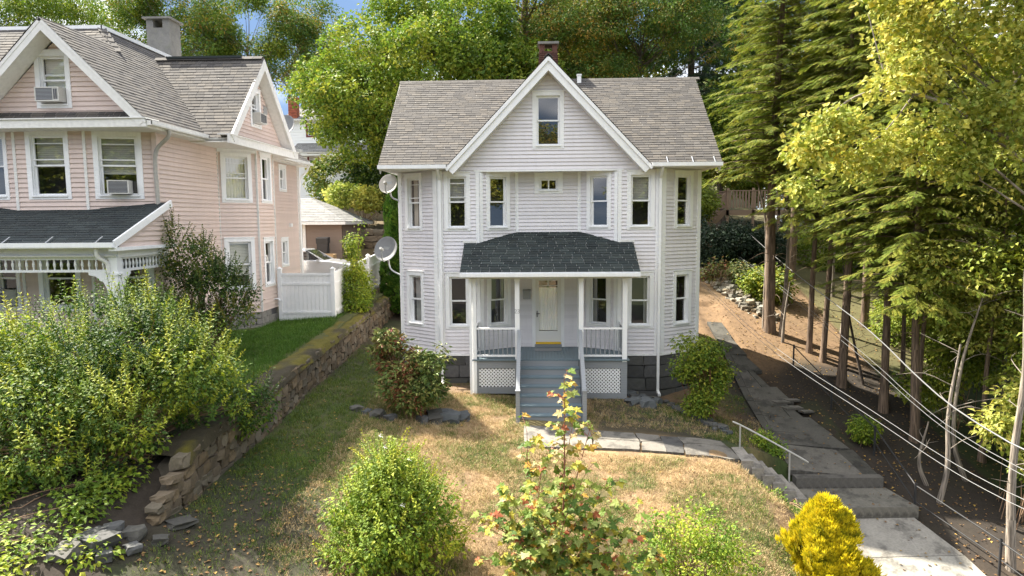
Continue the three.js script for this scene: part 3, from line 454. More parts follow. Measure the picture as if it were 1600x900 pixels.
  { part('mortar_core', new MB().range(-0.21, 0.38, 9.3, 11.28, -4.5, -3.92).geo(), M.mortar, ch); const mb = brickStack(-0.24, 0.41, -4.53, -3.89, 9.5, 11.3, 7); for (const [x0, x1] of [[-0.23, -0.05], [0.22, 0.40]]) mb.range(x0, x1, 11.3, 11.55, -4.5, -3.92); stuffPart('brick', mb.geo(), M.brick, ch); part('chimney_cap', new MB().range(-0.29, 0.46, 11.55, 11.63, -4.58, -3.84).geo(), M.stucco, ch); }
  part('vent_pipe', new MB().range(1.07, 1.21, 9.6, 10.30, -3.28, -3.14).range(1.055, 1.225, 10.28, 10.33, -3.295, -3.125).geo(), M.white, house);

  // the porch
  {
    const k = 0.49, yAt = (z) => 3.80 + (1.64 - z) * k, U = [1, 0, 0], Sv = [0, k, -1], L = Math.hypot(1, k), mb = new MB();
    shingles(mb, [0, 3.80, 1.64], U, Sv, [[-2.60, 0], [2.60, 0], [2.62, 1.64 * L], [2.16, 1.66 * L], [0.98, 2.26 * L], [-0.98, 2.26 * L], [-2.16, 1.66 * L], [-2.62, 1.64 * L]], { seed: 81, tones: [[1, 1, 1], [0.8, 0.9, 0.92], [1.15, 1.15, 1.1], [0.7, 0.75, 0.78], [1.4, 1.4, 1.35]], e: 0.15, tab: 0.33 });
    stuffPart('porch_shingles', mb.geo(), M.shingleShaded, house);
    const sl = new MB(); slab(sl, [[-2.60, 3.79, 1.64], [2.60, 3.79, 1.64], [2.60, yAt(0.03) - 0.01, 0.03], [-2.60, yAt(0.03) - 0.01, 0.03]], 0.05); slab(sl, [[-2.0, yAt(0.05) - 0.012, 0.05], [2.0, yAt(0.05) - 0.012, 0.05], [0.95, yAt(-0.62) - 0.012, -0.62], [-0.95, yAt(-0.62) - 0.012, -0.62]], 0.05); sl.range(-2.55, 2.55, 3.60, 3.62, -0.6, 1.5); sl.build('porch_roof_deck', M.whiteOld, house);
    const fl = new MB(); fl.range(-2.66, -2.16, yAt(0) - 0.02, yAt(0) + 0.06, 0.012, 0.03); fl.range(2.16, 2.66, yAt(0) - 0.02, yAt(0) + 0.06, 0.012, 0.03); fl.build('flashing', M.whiteOld, house);
    const fa = new MB(); fa.range(-2.60, 2.60, 3.64, 3.785, 1.60, 1.66); fa.range(-2.60, 2.60, 3.66, 3.675, 1.66, 1.76); fa.range(-2.60, 2.60, 3.675, 3.765, 1.752, 1.765); fa.range(-2.35, 2.35, 3.58, 3.70, 1.22, 1.36); for (const s of [-1, 1]) fa.range(s * 2.3 - 0.06, s * 2.3 + 0.06, 3.58, 3.72, 0.03, 1.22); fa.build('porch_beam', M.white, house);
    for (const s of [-1, 1]) { const c = new MB(); c.tri([s * 2.57, 3.7, 1.58], [s * 2.57, 3.7, 0.03], [s * 2.57, yAt(0.03) - 0.06, 0.03]); c.build('porch_gable_end', M.white, house); }
    const posts = [[-2.23, -0.05], [-0.95, 1.18], [0.93, 1.18], [2.21, 1.10]];
    for (const [x, yb] of posts) { const p = new MB(); p.range(x - 0.068, x + 0.068, yb, 3.60, 1.232, 1.368); p.range(x - 0.085, x + 0.085, 3.52, 3.58, 1.215, 1.385); p.build('porch_post', M.white, house); }
    { const dp = new MB(); dp.range(-2.36, -2.29, 0.12, 3.66, 1.40, 1.46); dp.build('downpipe', M.white, house); }
    // floor of narrow boards
    const dk = new MB(), R = rng(17); for (let x = -2.30; x < 2.28; x += 0.095) { const q = 0.9 + 0.2 * R(); dk.col = [q, q, q]; dk.range(x, x + 0.09, 1.14, 1.18 + 0.003 * R(), -0.62, 1.40); } stuffPart('porch_floor', dk.geo(), M.deckPaint, house);
    // skirts with lattice
    for (const s of [-1, 1]) {
      const a = s < 0 ? -2.17 : 0.99, b = s < 0 ? -0.99 : 2.29, yb = s < 0 ? 0.14 : -0.02, sk = new MB(), la = s < 0 ? a + 0.07 : a + 0.05, lb = s < 0 ? b - 0.04 : b - 0.19, y0 = s < 0 ? 0.34 : 0.16, y1 = 0.90;
      sk.range(a, b, y1, 1.14, 1.31, 1.35); sk.range(a, b, yb, y0, 1.31, 1.352); sk.range(a, la, y0, y1, 1.312, 1.35); sk.range(lb, b, y0, y1, 1.312, 1.35); sk.build('porch_skirt', M.greyPaint, house);
      const lt = new MB(), st = 0.105; for (let c = la - (y1 - y0); c < lb; c += st) for (const dr of [1, -1]) { // slats at 45 degrees, clipped to the panel
        let x0 = c, x1 = c + (y1 - y0); const p0 = Math.max(x0, la), p1 = Math.min(x1, lb); if (p1 - p0 < 0.03) continue; const ya = dr > 0 ? y0 + (p0 - x0) : y1 - (p0 - x0), yc = dr > 0 ? y0 + (p1 - x0) : y1 - (p1 - x0); lt.beam([p0, ya, dr > 0 ? 1.322 : 1.33], [p1, yc, dr > 0 ? 1.322 : 1.33], 0.007, 0.036, [0, 1, 0]); }
      stuffPart('lattice', lt.geo(), M.lattice, house); part('skirt_shade_sheet', new MB().range(la - 0.03, lb + 0.03, y0 - 0.05, y1 + 0.1, 0.85, 0.86).geo(), M.room, house);  // dark sheet added for the shaded void behind the lattice
      { const sd = new MB(); sd.range(s * 2.26 - 0.02, s * 2.26 + 0.02, -0.1, 1.14, 0.05, 1.30); sd.build('porch_skirt', M.greyPaint, house); }
      // balustrade
      const x0 = s < 0 ? -2.16 : 1.0, x1 = s < 0 ? -1.02 : 2.14, rl = new MB(); rl.range(x0, x1, 2.07, 2.12, 1.26, 1.34); rl.build('top_rail', M.white, house); const br = new MB(); br.range(x0, x1, 1.255, 1.305, 1.27, 1.33); br.build('bottom_rail', M.white, house);
      for (let i = 0; i < 8; i++) { const x = lerp(x0, x1, (i + 0.7) / 8.4); part('baluster', new MB().range(x - 0.016, x + 0.016, 1.305, 2.07, 1.285, 1.315).geo(), M.greyPaint, house); }
      const sr = new MB(); sr.range(s * 2.22 - 0.03, s * 2.22 + 0.03, 2.07, 2.12, 0.05, 1.23); sr.range(s * 2.22 - 0.025, s * 2.22 + 0.025, 1.255, 1.30, 0.05, 1.23); sr.build('side_rail', M.white, house);
      for (let i = 0; i < 8; i++) part('baluster', new MB().range(s * 2.22 - 0.016, s * 2.22 + 0.016, 1.30, 2.07, 0.15 + i * 0.14, 0.18 + i * 0.14).geo(), M.greyPaint, house);
    }
    // steps
    for (let i = 0; i < 7; i++) { const y = 1.18 - 0.2 * (i + 1), z = 1.40 + 0.285 * i; part('tread', new MB().range(-0.86, 0.86, y - 0.035, y, z - 0.02, z + 0.30).geo(), M.deckPaint, house); part('riser', new MB().range(-0.855, 0.855, y, y + 0.165, z - 0.018, z).geo(), M.greyPaint, house); }
    for (const s of [-1, 1]) {
      const X = s * 0.895, st = new MB(); st.beam([X, 1.02, 1.38], [X, -0.36, 3.35], 0.045, 0.30); st.build('stringer', M.greyPaint, house);
      const rl = new MB(); rl.beam([X, 2.05, 1.40], [X, 0.62, 3.38], 0.11, 0.06); rl.beam([X, 1.94, 1.42], [X, 0.51, 3.36], 0.04, 0.16); rl.build('stair_rail', M.greyPaint, house);
      const pk = new MB(); for (let i = 0; i < 13; i++) { const z = 1.5 + i * 0.14, y = 1.18 - (z - 1.4) * 0.702; pk.range(X - 0.014, X + 0.014, y - 0.14, y + 0.72, z - 0.05, z + 0.05); } stuffPart('stair_pickets', pk.geo(), M.greyPaint, house);
      part('newel_post', new MB().range(X - 0.055, X + 0.055, -0.42, 0.72, 3.30, 3.41).range(X - 0.07, X + 0.07, 0.72, 0.75, 3.285, 3.425).geo(), M.greyPaint, house);
    }
    const font = await new FontLoader().loadAsync('fonts/droid/droid_sans_regular.typeface.json');
    const num = new TextGeometry('23', { font, size: 0.115, depth: 0.006, curveSegments: 4 }); num.translate(-1.04, 2.56, 1.369); part('house_number', num, std({ color: lin(0.30, 0.31, 0.33), roughness: 0.4, metalness: 0.3 }), house);
  }
}
// things on the house and its porch
{
  const mbx = thing('mailbox', 'small dark grey wall mailbox on the porch, left of the front door', 'mailbox', [-0.69, 2.75, -0.60]);
  part('box', new MB().range(-0.81, -0.57, 2.76, 3.02, -0.634, -0.53).geo(), M.mailbox, mbx); part('lid', new MB().box(-0.69, 3.04, -0.575, 0.26, 0.025, 0.14, 0, [0.22, 0]).geo(), M.mailbox, mbx);
  tag(part('doormat', new MB().box(-0.02, 1.192, -0.13, 0.85, 0.014, 0.5).geo(), M.mat, scene), 'worn grey doormat on the porch floor before the front door', 'doormat');
}
function dish(label, [x, y, z], R, tiltUp, ry, mat, foot) { // reflector on an offset arm, fixed at foot
  const t = thing('satellite_dish', label, 'satellite dish', foot), c = V(x, y, z), e = new THREE.Euler(-tiltUp, ry, 0, 'YXZ'), q = new THREE.Quaternion().setFromEuler(e);
  const pr = []; for (let i = 0; i <= 8; i++) { const r = R * i / 8; pr.push(new THREE.Vector2(Math.max(r, 0.001), 0.22 * r * r / R)); } for (const i of [8, 7, 6, 5, 4, 3, 2, 1, 0]) { const r = R * i / 8; pr.push(new THREE.Vector2(Math.max(r, 0.001), 0.22 * r * r / R - 0.018)); }
  const g = new THREE.LatheGeometry(pr, 28); g.rotateX(Math.PI / 2); g.scale(0.94, 1.06, 1); g.applyQuaternion(q); g.translate(x, y, z); part('reflector', g, mat, t);
  const at = (a, b, d) => V(a, b, d).applyQuaternion(q).add(c), lnb = at(0, -R * 0.35, R * 0.95);
  part('feed_arm', tube([at(0, -R * 1.02, 0.02), at(0, -R * 1.0, R * 0.5), lnb], 0.022, 6), M.metal, t);
  const f = new THREE.CylinderGeometry(0.045, 0.055, 0.16, 10); f.rotateX(Math.PI / 2); f.applyQuaternion(q); f.translate(lnb.x, lnb.y, lnb.z); part('feed_horn', f, M.acBody, t);
  part('bracket', new MB().box(...at(0, 0, -0.06).toArray(), 0.2, 0.24, 0.10, ry).geo(), M.metal, t);
  part('mast', tube([V(...foot), V(lerp(foot[0], x, 0.75), lerp(foot[1], y, 0.25), lerp(foot[2], z, 0.8)), at(0, -0.05, -0.12)], 0.028, 8), M.metal, t);
}
dish('small cream satellite dish beside the upper left window of the grey house', [-5.2, 6.48, -1.15], 0.33, 0.45, -0.15, M.dish, [-4.86, 5.95, -1.0]);
dish('large grey satellite dish low on the left corner of the grey house', [-5.36, 4.34, -1.3], 0.42, 0.45, -0.2, M.dishDark, [-4.86, 3.5, -1.1]);

// ---------------------------------------------------------------- the pink house
const pink = thing('pink_house', 'pink clapboard house with tan shingle roof, bay windows and a spindled porch', 'house', [-14, 1.6, 0]);
{
  const Y0 = 2.25, YS = 7.72;
  const wl = (A, B, list, o = {}) => { const holes = []; for (const [u, y, w, h, look] of list) { holes.push(hole(u, y, w, h)); windowOn(pink, A, B, u, y, w, h, look ?? {}); } const mb = new MB(); boards(mb, A, B, o.y0 ?? Y0, o.y1 ?? YS, { holes, seed: o.seed ?? 1, limits: o.limits, board: 0.125 }); stuffPart('siding', mb.geo(), M.pinkSiding, pink); };
  const F = [[-15.9, 3.0], [-14.15, 3.45], [-12.25, 3.45], [-10.64, 3.0]];
  const frost = { blind: 0.5, blindMat: M.shade, storm: true };
  wl([-19.6, 3.0], F[0], [], { seed: 1 });
  wl(F[0], F[1], [[1.08, 5.93, 0.95, 1.80, { blind: 0.45, blindMat: M.shade }], [1.2, 2.95, 0.95, 1.75, { casMat: M.white }]], { seed: 2 });
  wl(F[1], F[2], [[0.90, 5.93, 1.16, 1.80, frost], [0.98, 2.95, 1.16, 1.75, {}]], { seed: 3 });
  wl(F[2], F[3], [[0.78, 5.93, 1.18, 1.78, { blind: 0.62, blindMat: M.shade, storm: true }], [0.95, 2.95, 1.1, 1.75, {}]], { seed: 4 });
  const R = [[-10.64, 3.0], [-10.64, -0.62], [-9.74, -1.5], [-9.74, -2.95], [-10.64, -3.85], [-10.64, -8.06]];
  wl(R[0], R[1], [], { seed: 5 });
  wl(R[1], R[2], [[0.60, 5.93, 1.0, 1.62, { curtain: 0.95, curtainMat: M.blind, storm: true }], [0.60, 3.02, 1.0, 1.75, { blind: 0.72 }]], { seed: 6 });
  wl(R[2], R[3], [[0.80, 5.93, 0.92, 1.70, { curtain: 0.5 }], [0.80, 3.04, 0.92, 1.7, { curtain: 0.55 }]], { seed: 7 });
  wl(R[3], R[4], [], { seed: 8 });
  wl(R[4], R[5], [[2.44, 6.5, 0.80, 1.06, {}], [2.40, 3.46, 0.80, 1.18, { curtain: 0.4 }]], { seed: 9 });
  wl(R[5], [-19.6, -8.06], [], { seed: 10 }); wl([-19.6, -8.06], [-19.6, 3.0], [], { seed: 11 });
  // frieze panels over the bay windows
  for (const [A, B] of [[R[1], R[2]], [R[2], R[3]]]) { const f = wallN(A, B), mb = new MB(); mb.box(A[0] + f.dx * f.l / 2 + f.nx * 0.03, 7.64, A[1] + f.dz * f.l / 2 + f.nz * 0.03, A === R[1] ? f.l : 0.96, 0.17, 0.05, Math.atan2(f.nx, f.nz)); mb.build('frieze_panel', M.white, pink); }
  // corner beads
  for (const [x, z, w] of [[...F[1], 0.07], [...F[2], 0.07], [-10.62, 3.0, 0.12], [...R[1], 0.06], [-9.725, -1.5, 0.06], [-9.725, -2.95, 0.06], [-10.62, -8.05, 0.12]]) { const lo = x < -12 || z > 2.9 ? 2.25 : 2.25; part('corner_board', new MB().box(x, (lo + YS) / 2, z, w, YS - lo, w + 0.01, 0.2).geo(), z > 2.9 && x > -11 ? M.pinkSiding : M.whiteOld, pink); }
  // foundation: painted block, with a cellar window in the bay
  { const fd = worldGroup('foundation', pink); part('core', new MB().prism([[-19.5, 2.9], [-10.74, 2.9], [-10.74, -0.66], [-9.84, -1.52], [-9.84, -2.93], [-10.74, -3.9], [-10.74, -7.9], [-19.5, -7.9]], 0.6, 2.24).geo(), M.mortarGrey, fd);
    const Rn = rng(12); for (let i = 0; i < 5; i++) { const A = R[i], B = R[i + 1], f = wallN(A, B); for (let row = 0; row < 3; row++) for (let u = row % 2 ? -0.2 : 0; u < f.l - 0.04; u += 0.42) { const a = Math.max(0, u) + 0.01, b = Math.min(u + 0.42, f.l) - 0.01, c = (a + b) / 2; if (b - a < 0.08 || (i === 2 && row < 1 && c > 0.75 && c < 1.4)) continue; stone('block', fd, BLOCKS[(Rn() * 8) | 0], M.stucco, [A[0] + f.dx * c - f.nx * 0.06, 2.13 - row * 0.21, A[1] + f.dz * c - f.nz * 0.06], [b - a, 0.2, 0.12], Math.atan2(f.nx, f.nz)); } }
    part('cellar_window', new MB().range(-9.80, -9.77, 2.03, 2.23, -2.85, -2.25).geo(), M.acDark, fd); }
  // front attic gable
  {
    const A = [-15.4, 3.42], B = [-10.2, 3.42], pk = 10.08, half = 2.6;
    wl(A, B, [[2.42, 8.30, 0.94, 1.46, { blind: 0.62, open: 0.22, curtainMat: M.blind }]], { y0: 7.98, y1: pk, seed: 21, limits: (y) => { const k = Math.max(0, (pk - y) * 1.04); return [half - k, half + k]; } });
    const c = new MB(); c.range(-15.5, -10.24, 7.72, 7.93, 3.96, 4.02); c.range(-15.5, -10.24, 7.93, 7.96, 3.40, 4.06); c.build('gable_cornice', M.whiteOld, pink); part('soffit', new MB().range(-15.9, -10.25, 7.70, 7.74, 2.9, 3.96).geo(), M.whiteOld, pink);
    for (const s of [-1, 1]) { const d = [s * 0.7071, -0.7071], n = [s * 0.7071, 0.7071], ring = (o0, o1, t1) => [[0, o0, 1], [t1, o0, 0], [t1, o1, 0], [0, o1, 1]].map(([t, o, cut]) => { let x = d[0] * t - n[0] * o, y = 10.48 + d[1] * t - n[1] * o; if (cut) { const m = -x / d[0]; x += d[0] * m; y += d[1] * m; } return [x - 12.8, y]; }); part('rake_board', new MB().plate(ring(0.02, 0.25, 3.62), 3.97, 4.03).geo(), M.whiteOld, pink); part('rake_soffit', new MB().plate(ring(0.19, 0.24, 3.5), 3.44, 3.965).geo(), M.whiteOld, pink); }
  }
  // side attic gable over the bay
  {
    const A = [-9.74, 0.95], B = [-9.74, -4.25], pk = 10.25, half = 2.6;
    wl(A, B, [[2.6, 8.42, 0.86, 1.28, { curtain: 0.4, open: 0.25 }]], { y0: 7.9, y1: pk, seed: 22, limits: (y) => { const k = Math.max(0, (pk - y) * 1.0); return [half - k, half + k]; } });
    part('gable_cornice', new MB().range(-9.44, -9.36, 7.62, 7.86, -4.6, 1.2).range(-9.74, -9.32, 7.86, 7.89, -4.6, 1.2).geo(), M.whiteOld, pink); part('soffit', new MB().range(-10.7, -9.44, 7.66, 7.70, -4.5, 1.05).geo(), M.whiteOld, pink);
    for (const s of [-1, 1]) { const d = [s * 0.7, -0.714], n = [s * 0.714, 0.7], ring = (o0, o1, t1) => [[0, o0, 1], [t1, o0, 0], [t1, o1, 0], [0, o1, 1]].map(([t, o, cut]) => { let z = d[0] * t - n[0] * o, y = 10.68 + d[1] * t - n[1] * o; if (cut) { const m = -z / d[0]; z += d[0] * m; y += d[1] * m; } return [z, y]; }); const mk = (o0, o1, t1, a, b) => { const g = new MB().plate(ring(o0, o1, t1).map(([z, y]) => [-z, y]), a, b).geo(); g.rotateY(Math.PI / 2); g.translate(0, 0, -1.65); return g; }; part('rake_board', mk(0.02, 0.27, 3.95, -9.40, -9.34), M.whiteOld, pink); part('rake_soffit', mk(0.2, 0.26, 3.9, -9.73, -9.41), M.whiteOld, pink); }
  }
  // roof: right slope with front gable, front hip, deck on top, side gable
  const sh = (name, O, U, S, poly, seed) => { const mb = new MB(); shingles(mb, O, U, S, poly, { seed, tones: TAN, e: 0.145, tab: 0.28 }); stuffPart(name, mb.geo(), M.shingle, pink); };
  const q2 = Math.SQRT2;
  sh('shingles', [-10.22, 7.88, 4.05], [0, 0, -1], [-1, 1, 0], [[0, 0], [12.6, 0], [8.9, 3.28 * q2], [3.6, 3.28 * q2], [2.9, 2.58 * q2], [0, 2.58 * q2]], 31);
  sh('shingles', [-20, 8.0, 3.62], [1, 0, 0], [0, 1, -1], [[0, 0], [9.3, 0], [6.5, 3.16 * q2], [0, 3.16 * q2]], 32);
  sh('shingles', [-15.38, 7.88, 1.0], [0, 0, 1], [1, 1, 0], [[0, 0], [3.05, 0], [3.05, 2.58 * q2], [0, 2.58 * q2]], 33);
  sh('shingles', [-13.6, 7.8, 1.0], [1, 0, 0], [0, 2.9, -2.65], [[0, 0], [4.26, 0], [4.26, 3.93], [0, 3.93]], 34); // side gable, towards the street
  sh('shingles', [-9.34, 7.8, -4.3], [-1, 0, 0], [0, 2.9, 2.65], [[0, 0], [4.26, 0], [4.26, 3.93], [0, 3.93]], 35);
  { const mb = new MB(); slab(mb, [[-10.22, 7.86, 4.04], [-10.22, 7.86, -8.5], [-13.5, 11.13, -4.9], [-13.5, 11.13, 0.4], [-12.8, 10.43, 1.1], [-12.8, 10.43, 4.04]], 0.07); slab(mb, [[-15.38, 7.86, 4.04], [-12.8, 10.43, 4.04], [-12.8, 10.43, 0.6], [-15.38, 7.86, 0.6]], 0.07); slab(mb, [[-20, 7.98, 3.6], [-10.5, 7.98, 3.6], [-13.5, 11.13, 0.42], [-20, 11.13, 0.42]], 0.07); slab(mb, [[-13.4, 7.78, 1.0], [-9.35, 7.78, 1.0], [-9.35, 10.66, -1.65], [-13.4, 10.66, -1.65]], 0.06); slab(mb, [[-9.35, 7.78, -4.3], [-13.4, 7.78, -4.3], [-13.4, 10.66, -1.65], [-9.35, 10.66, -1.65]], 0.06); slab(mb, [[-10.2, 7.86, -8.5], [-20, 7.86, -8.5], [-20, 11.13, -4.9], [-13.5, 11.13, -4.9]], 0.07); mb.build('roof_deck', M.whiteOld, pink); }
  { const mb = new MB(); mb.range(-20, -13.46, 11.10, 11.2, -4.9, 0.44); mb.build('flat_roof', M.shingleShaded, pink); const e = new MB(); e.range(-20, -13.42, 11.12, 11.23, 0.44, 0.50); e.range(-13.46, -13.40, 11.12, 11.23, -4.9, 0.50); e.build('roof_edge', M.white, pink); }
  { const mb = new MB(), Rn = rng(3); for (let k = 0; k < 5; k++) { const t = k / 5, q = 0.8 + 0.4 * Rn(); mb.col = [q, q, q]; mb.box(-13.4 + 0.9 * t * 1.0, 11.08 - 0.9 * t, 0.5 + 0.75 * t, 0.24, 0.03, 0.3, 0.7, [0.6, 0]); } mb.build('hip_cap', M.shingle, pink); mb.p.length = mb.u.length = mb.c.length = 0; for (let x = -13.0; x < -9.4; x += 0.3) { const q = 0.7 + 0.4 * Rn(); mb.col = [q, q, q]; for (const s of [-1, 1]) mb.box(x + 0.15, 10.69, -1.65 + s * 0.065, 0.31, 0.022, 0.17, 0, [s * 0.7, 0]); } mb.build('ridge_cap', M.shingle, pink); part('ridge_vent', new MB().range(-12.6, -10.1, 10.69, 10.76, -1.78, -1.52).geo(), M.shingleShaded, pink); }
  // gutters and downpipes along the side
  { const mb = new MB(); mb.range(-10.22, -10.1, 7.76, 7.78, 0.9, 4.02); mb.range(-10.11, -10.09, 7.78, 7.88, 0.9, 4.02); mb.range(-10.22, -10.09, 7.78, 7.87, 4.0, 4.02); mb.range(-10.25, -10.22, 7.70, 7.89, 0.9, 4.0); mb.build('gutter', M.whiteOld, pink); part('gutter', new MB().range(-10.2, -10.05, 7.70, 7.80, -8.45, -4.3).geo(), M.whiteOld, pink); part('soffit', new MB().range(-10.7, -10.2, 7.7, 7.74, -0.2, 3.0).geo(), M.whiteOld, pink); part('soffit', new MB().range(-10.7, -10.2, 7.64, 7.68, -8.45, -4.4).geo(), M.whiteOld, pink);
    part('downpipe', tube([[-10.15, 7.74, 3.1], [-10.16, 7.6, 3.1], [-10.5, 7.3, 3.06], [-10.58, 7.1, 3.06], [-10.58, 5.75, 3.06]], 0.055, 8, 20), M.dish, pink); part('downpipe', tube([[-10.15, 7.68, -8.2], [-10.2, 7.5, -8.2], [-10.5, 7.2, -8.14], [-10.56, 6.9, -8.12], [-10.56, 2.2, -8.12]], 0.05, 8, 20), M.white, pink); }
  // old stuccoed chimney
  { const ch = worldGroup('chimney', pink); part('stack', new MB().prism([[-14.92, -4.6], [-14.05, -4.6], [-14.05, -5.4], [-14.92, -5.4]], 11.1, 12.55).geo(), M.stucco, ch); const mb = new MB(); for (const [x0, x1, z0, z1] of [[-14.92, -14.66, -5.4, -4.6], [-14.3, -14.05, -5.4, -4.6]]) mb.range(x0, x1, 12.55, 12.86, z0, z1); mb.build('flue_piers', M.stucco, ch); part('chimney_cap', new MB().range(-15.02, -13.95, 12.86, 12.93, -5.5, -4.5).geo(), M.stucco, ch); }
  // porch
  {
    const L = Math.hypot(2.6, 1.0), mb = new MB(); shingles(mb, [-20, 4.84, 5.56], [1, 0, 0], [0, 1.0, -2.6], [[0, 0], [9.72, 0], [9.68, L], [0, L]], { seed: 41, tones: [[1, 1, 1], [0.8, 0.85, 0.9], [1.1, 1.1, 1.1], [0.75, 0.75, 0.8]], e: 0.155, tab: 0.36 }); stuffPart('porch_shingles', mb.geo(), M.shingleShaded, pink);
    const sl = new MB(); slab(sl, [[-20, 4.82, 5.55], [-10.3, 4.82, 5.55], [-10.32, 5.82, 2.98], [-20, 5.82, 2.98]], 0.06); sl.range(-20, -10.4, 4.50, 4.53, 3.0, 5.4); sl.build('porch_roof_deck', M.whiteOld, pink);
    const g = new MB(); g.range(-20, -10.26, 4.72, 4.74, 5.56, 5.68); g.range(-20, -10.26, 4.74, 4.84, 5.67, 5.685); g.range(-20, -10.28, 4.70, 4.84, 5.53, 5.56); g.build('gutter', M.white, pink);
    for (const x of [-12.95, -11.9, -10.7]) part('gutter_strap', new MB().beam([x, 4.82, 5.68], [x + 0.06, 4.98, 5.45], 0.035, 0.012).geo(), M.metal, pink);
    const b = new MB(); b.range(-20, -10.38, 4.47, 4.70, 5.18, 5.32); b.range(-10.56, -10.38, 4.47, 4.66, 3.0, 5.18); b.build('porch_beam', M.white, pink);
    // pedimented end: siding, rake, cornice
    const e = new MB(); boards(e, [-10.36, 5.35], [-10.36, 3.02], 4.72, 5.74, { limits: (y) => [Math.max(0, (y - 4.78) * 2.6), 2.33], seed: 42, board: 0.125 }); stuffPart('siding', e.geo(), M.pinkSiding, pink); part('rake_board', new MB().beam([-10.27, 4.80, 5.60], [-10.27, 5.82, 2.98], 0.05, 0.17).geo(), M.white, pink); part('end_cornice', new MB().range(-10.42, -10.22, 4.64, 4.72, 3.0, 5.6).geo(), M.white, pink);
    // spindle friezes
    const fr = new MB(); fr.range(-20, -10.45, 4.12, 4.18, 5.22, 5.28); fr.range(-20, -10.45, 4.42, 4.47, 5.22, 5.28); fr.range(-10.5, -10.44, 4.12, 4.18, 3.02, 5.2); fr.range(-10.5, -10.44, 4.42, 4.47, 3.02, 5.2); fr.build('frieze_rail', M.white, pink);
    const sp = new MB().range(-0.014, 0.014, -0.12, 0.12, -0.014, 0.014).geo(), sg = mergeGeometries([sp, Object.assign(lathe([[0, -0.09], [0.026, -0.05], [0.034, 0], [0.026, 0.05], [0, 0.09]], 0, 0, 0, 8).toNonIndexed())].map((q) => { if (!q.attributes.color) q.setAttribute('color', new THREE.BufferAttribute(new Float32Array(q.attributes.position.count * 3).fill(1), 3)); return q; }));
    const put = (x, z) => { const m = shadow(new THREE.Mesh(sg, M.white)); m.name = 'spindle'; m.position.set(x + 14, 4.30 - 1.6, z); pink.add(m); };
    for (let x = -10.62; x > -16; x -= 0.172) put(x, 5.25); for (let z = 5.02; z > 3.05; z -= 0.15) put(-10.47, z);
    const post = (x, z) => { part('porch_post', new MB().range(x - 0.1, x + 0.1, 1.3, 4.5, z - 0.1, z + 0.1).range(x - 0.13, x + 0.13, 4.05, 4.11, z - 0.13, z + 0.13).geo(), M.white, pink); };
    post(-10.5, 5.24); post(-16.2, 5.24);
    for (const s of [-1]) { const ring = [[0, 0]]; for (let k = 0; k <= 8; k++) { const a = k / 8 * Math.PI / 2; ring.push([-(0.55 - 0.55 * Math.sin(a)) - 0.02 * (k % 2), -0.62 + 0.57 * Math.cos(a) * 0 + (1 - Math.cos(Math.PI / 2 - a)) * 0.0 + 0.55 * (1 - Math.sin(a)) * 0 + 0.57 * (k === 8 ? 0 : Math.pow(1 - k / 8, 1.8))]); } part('bracket', new MB().plate([[0, 0], [-0.55, 0], [-0.55, -0.07], [-0.38, -0.1], [-0.3, -0.2], [-0.2, -0.24], [-0.12, -0.4], [-0.1, -0.55], [0, -0.6]].map(([x, y]) => [x - 10.6, y + 4.12]), 5.22, 5.28).geo(), M.white, pink); }
    { const gq = new MB().plate([[0, 0], [-0.4, 0], [-0.4, -0.07], [-0.2, -0.2], [-0.1, -0.5], [0, -0.55]], -0.03, 0.03).geo(); gq.rotateY(-Math.PI / 2); gq.translate(-10.47, 4.12, 5.14); part('bracket', gq, M.white, pink); }
    part('porch_floor', new MB().range(-20, -10.4, 2.0, 2.12, 3.0, 5.35).geo(), M.deckPaint, pink); part('downpipe', tube([[-10.75, 4.72, 5.55], [-10.75, 4.5, 5.5], [-10.62, 4.35, 5.38], [-10.6, 4.1, 5.36]], 0.05, 8), M.whiteOld, pink);
  }
  part('vent_hood', new MB().box(-10.58, 5.15, -6.9, 0.12, 0.14, 0.14).geo(), M.white, pink); part('hose_tap', tube([[-9.74, 2.55, -2.6], [-9.6, 2.56, -2.6], [-9.52, 2.48, -2.6]], 0.03, 6), M.white, pink);
  for (const z of [-4.9]) part('conduit', tube([[-10.6, 6.4, z], [-10.6, 2.3, z]], 0.02, 6), M.metal, pink);
  part('wall_vent', new MB().range(-9.74, -9.70, 9.0, 9.25, -2.62, -2.32).geo(), M.metal, pink);
}
function airCon(label, pos, ry, w, h, d, darkLeft) {
  const t = thing('air_conditioner', label, 'air conditioner', pos); t.rotation.y = ry; baseOf.delete(t); // built about its own back
  const c = new MB(); c.range(-w / 2, w / 2, 0, h, 0, d - 0.012); c.range(-w / 2, -w / 2 + 0.03, 0, h, d - 0.012, d); c.range(w / 2 - 0.03, w / 2, 0, h, d - 0.012, d); c.range(-w / 2 + 0.03, w / 2 - 0.03, h - 0.03, h, d - 0.012, d); c.range(-w / 2 + 0.03, w / 2 - 0.03, 0, 0.03, d - 0.012, d); c.build('case', M.acBody, t);
  const k = darkLeft ? w * 0.22 : w / 2 - 0.04; part('grille', new MB().range(-w / 2 + 0.032, k, 0.032, h - 0.032, d - 0.014, d - 0.006).geo(), M.acDark, t);
  const f = new MB(); for (let i = 1; i < 9; i++) { const y = 0.03 + (h - 0.06) * i / 9; f.range(-w / 2 + 0.032, k, y - 0.004, y + 0.004, d - 0.006, d - 0.002); } stuffPart('louvres', f.geo(), M.metal, t);
  if (darkLeft) for (let i = 0; i < 3; i++) part('vent_slot', new MB().range(w * 0.27 + i * 0.05, w * 0.27 + i * 0.05 + 0.035, 0.05, h - 0.05, d - 0.014, d - 0.004).geo(), M.acDark, t);
  return t;
}
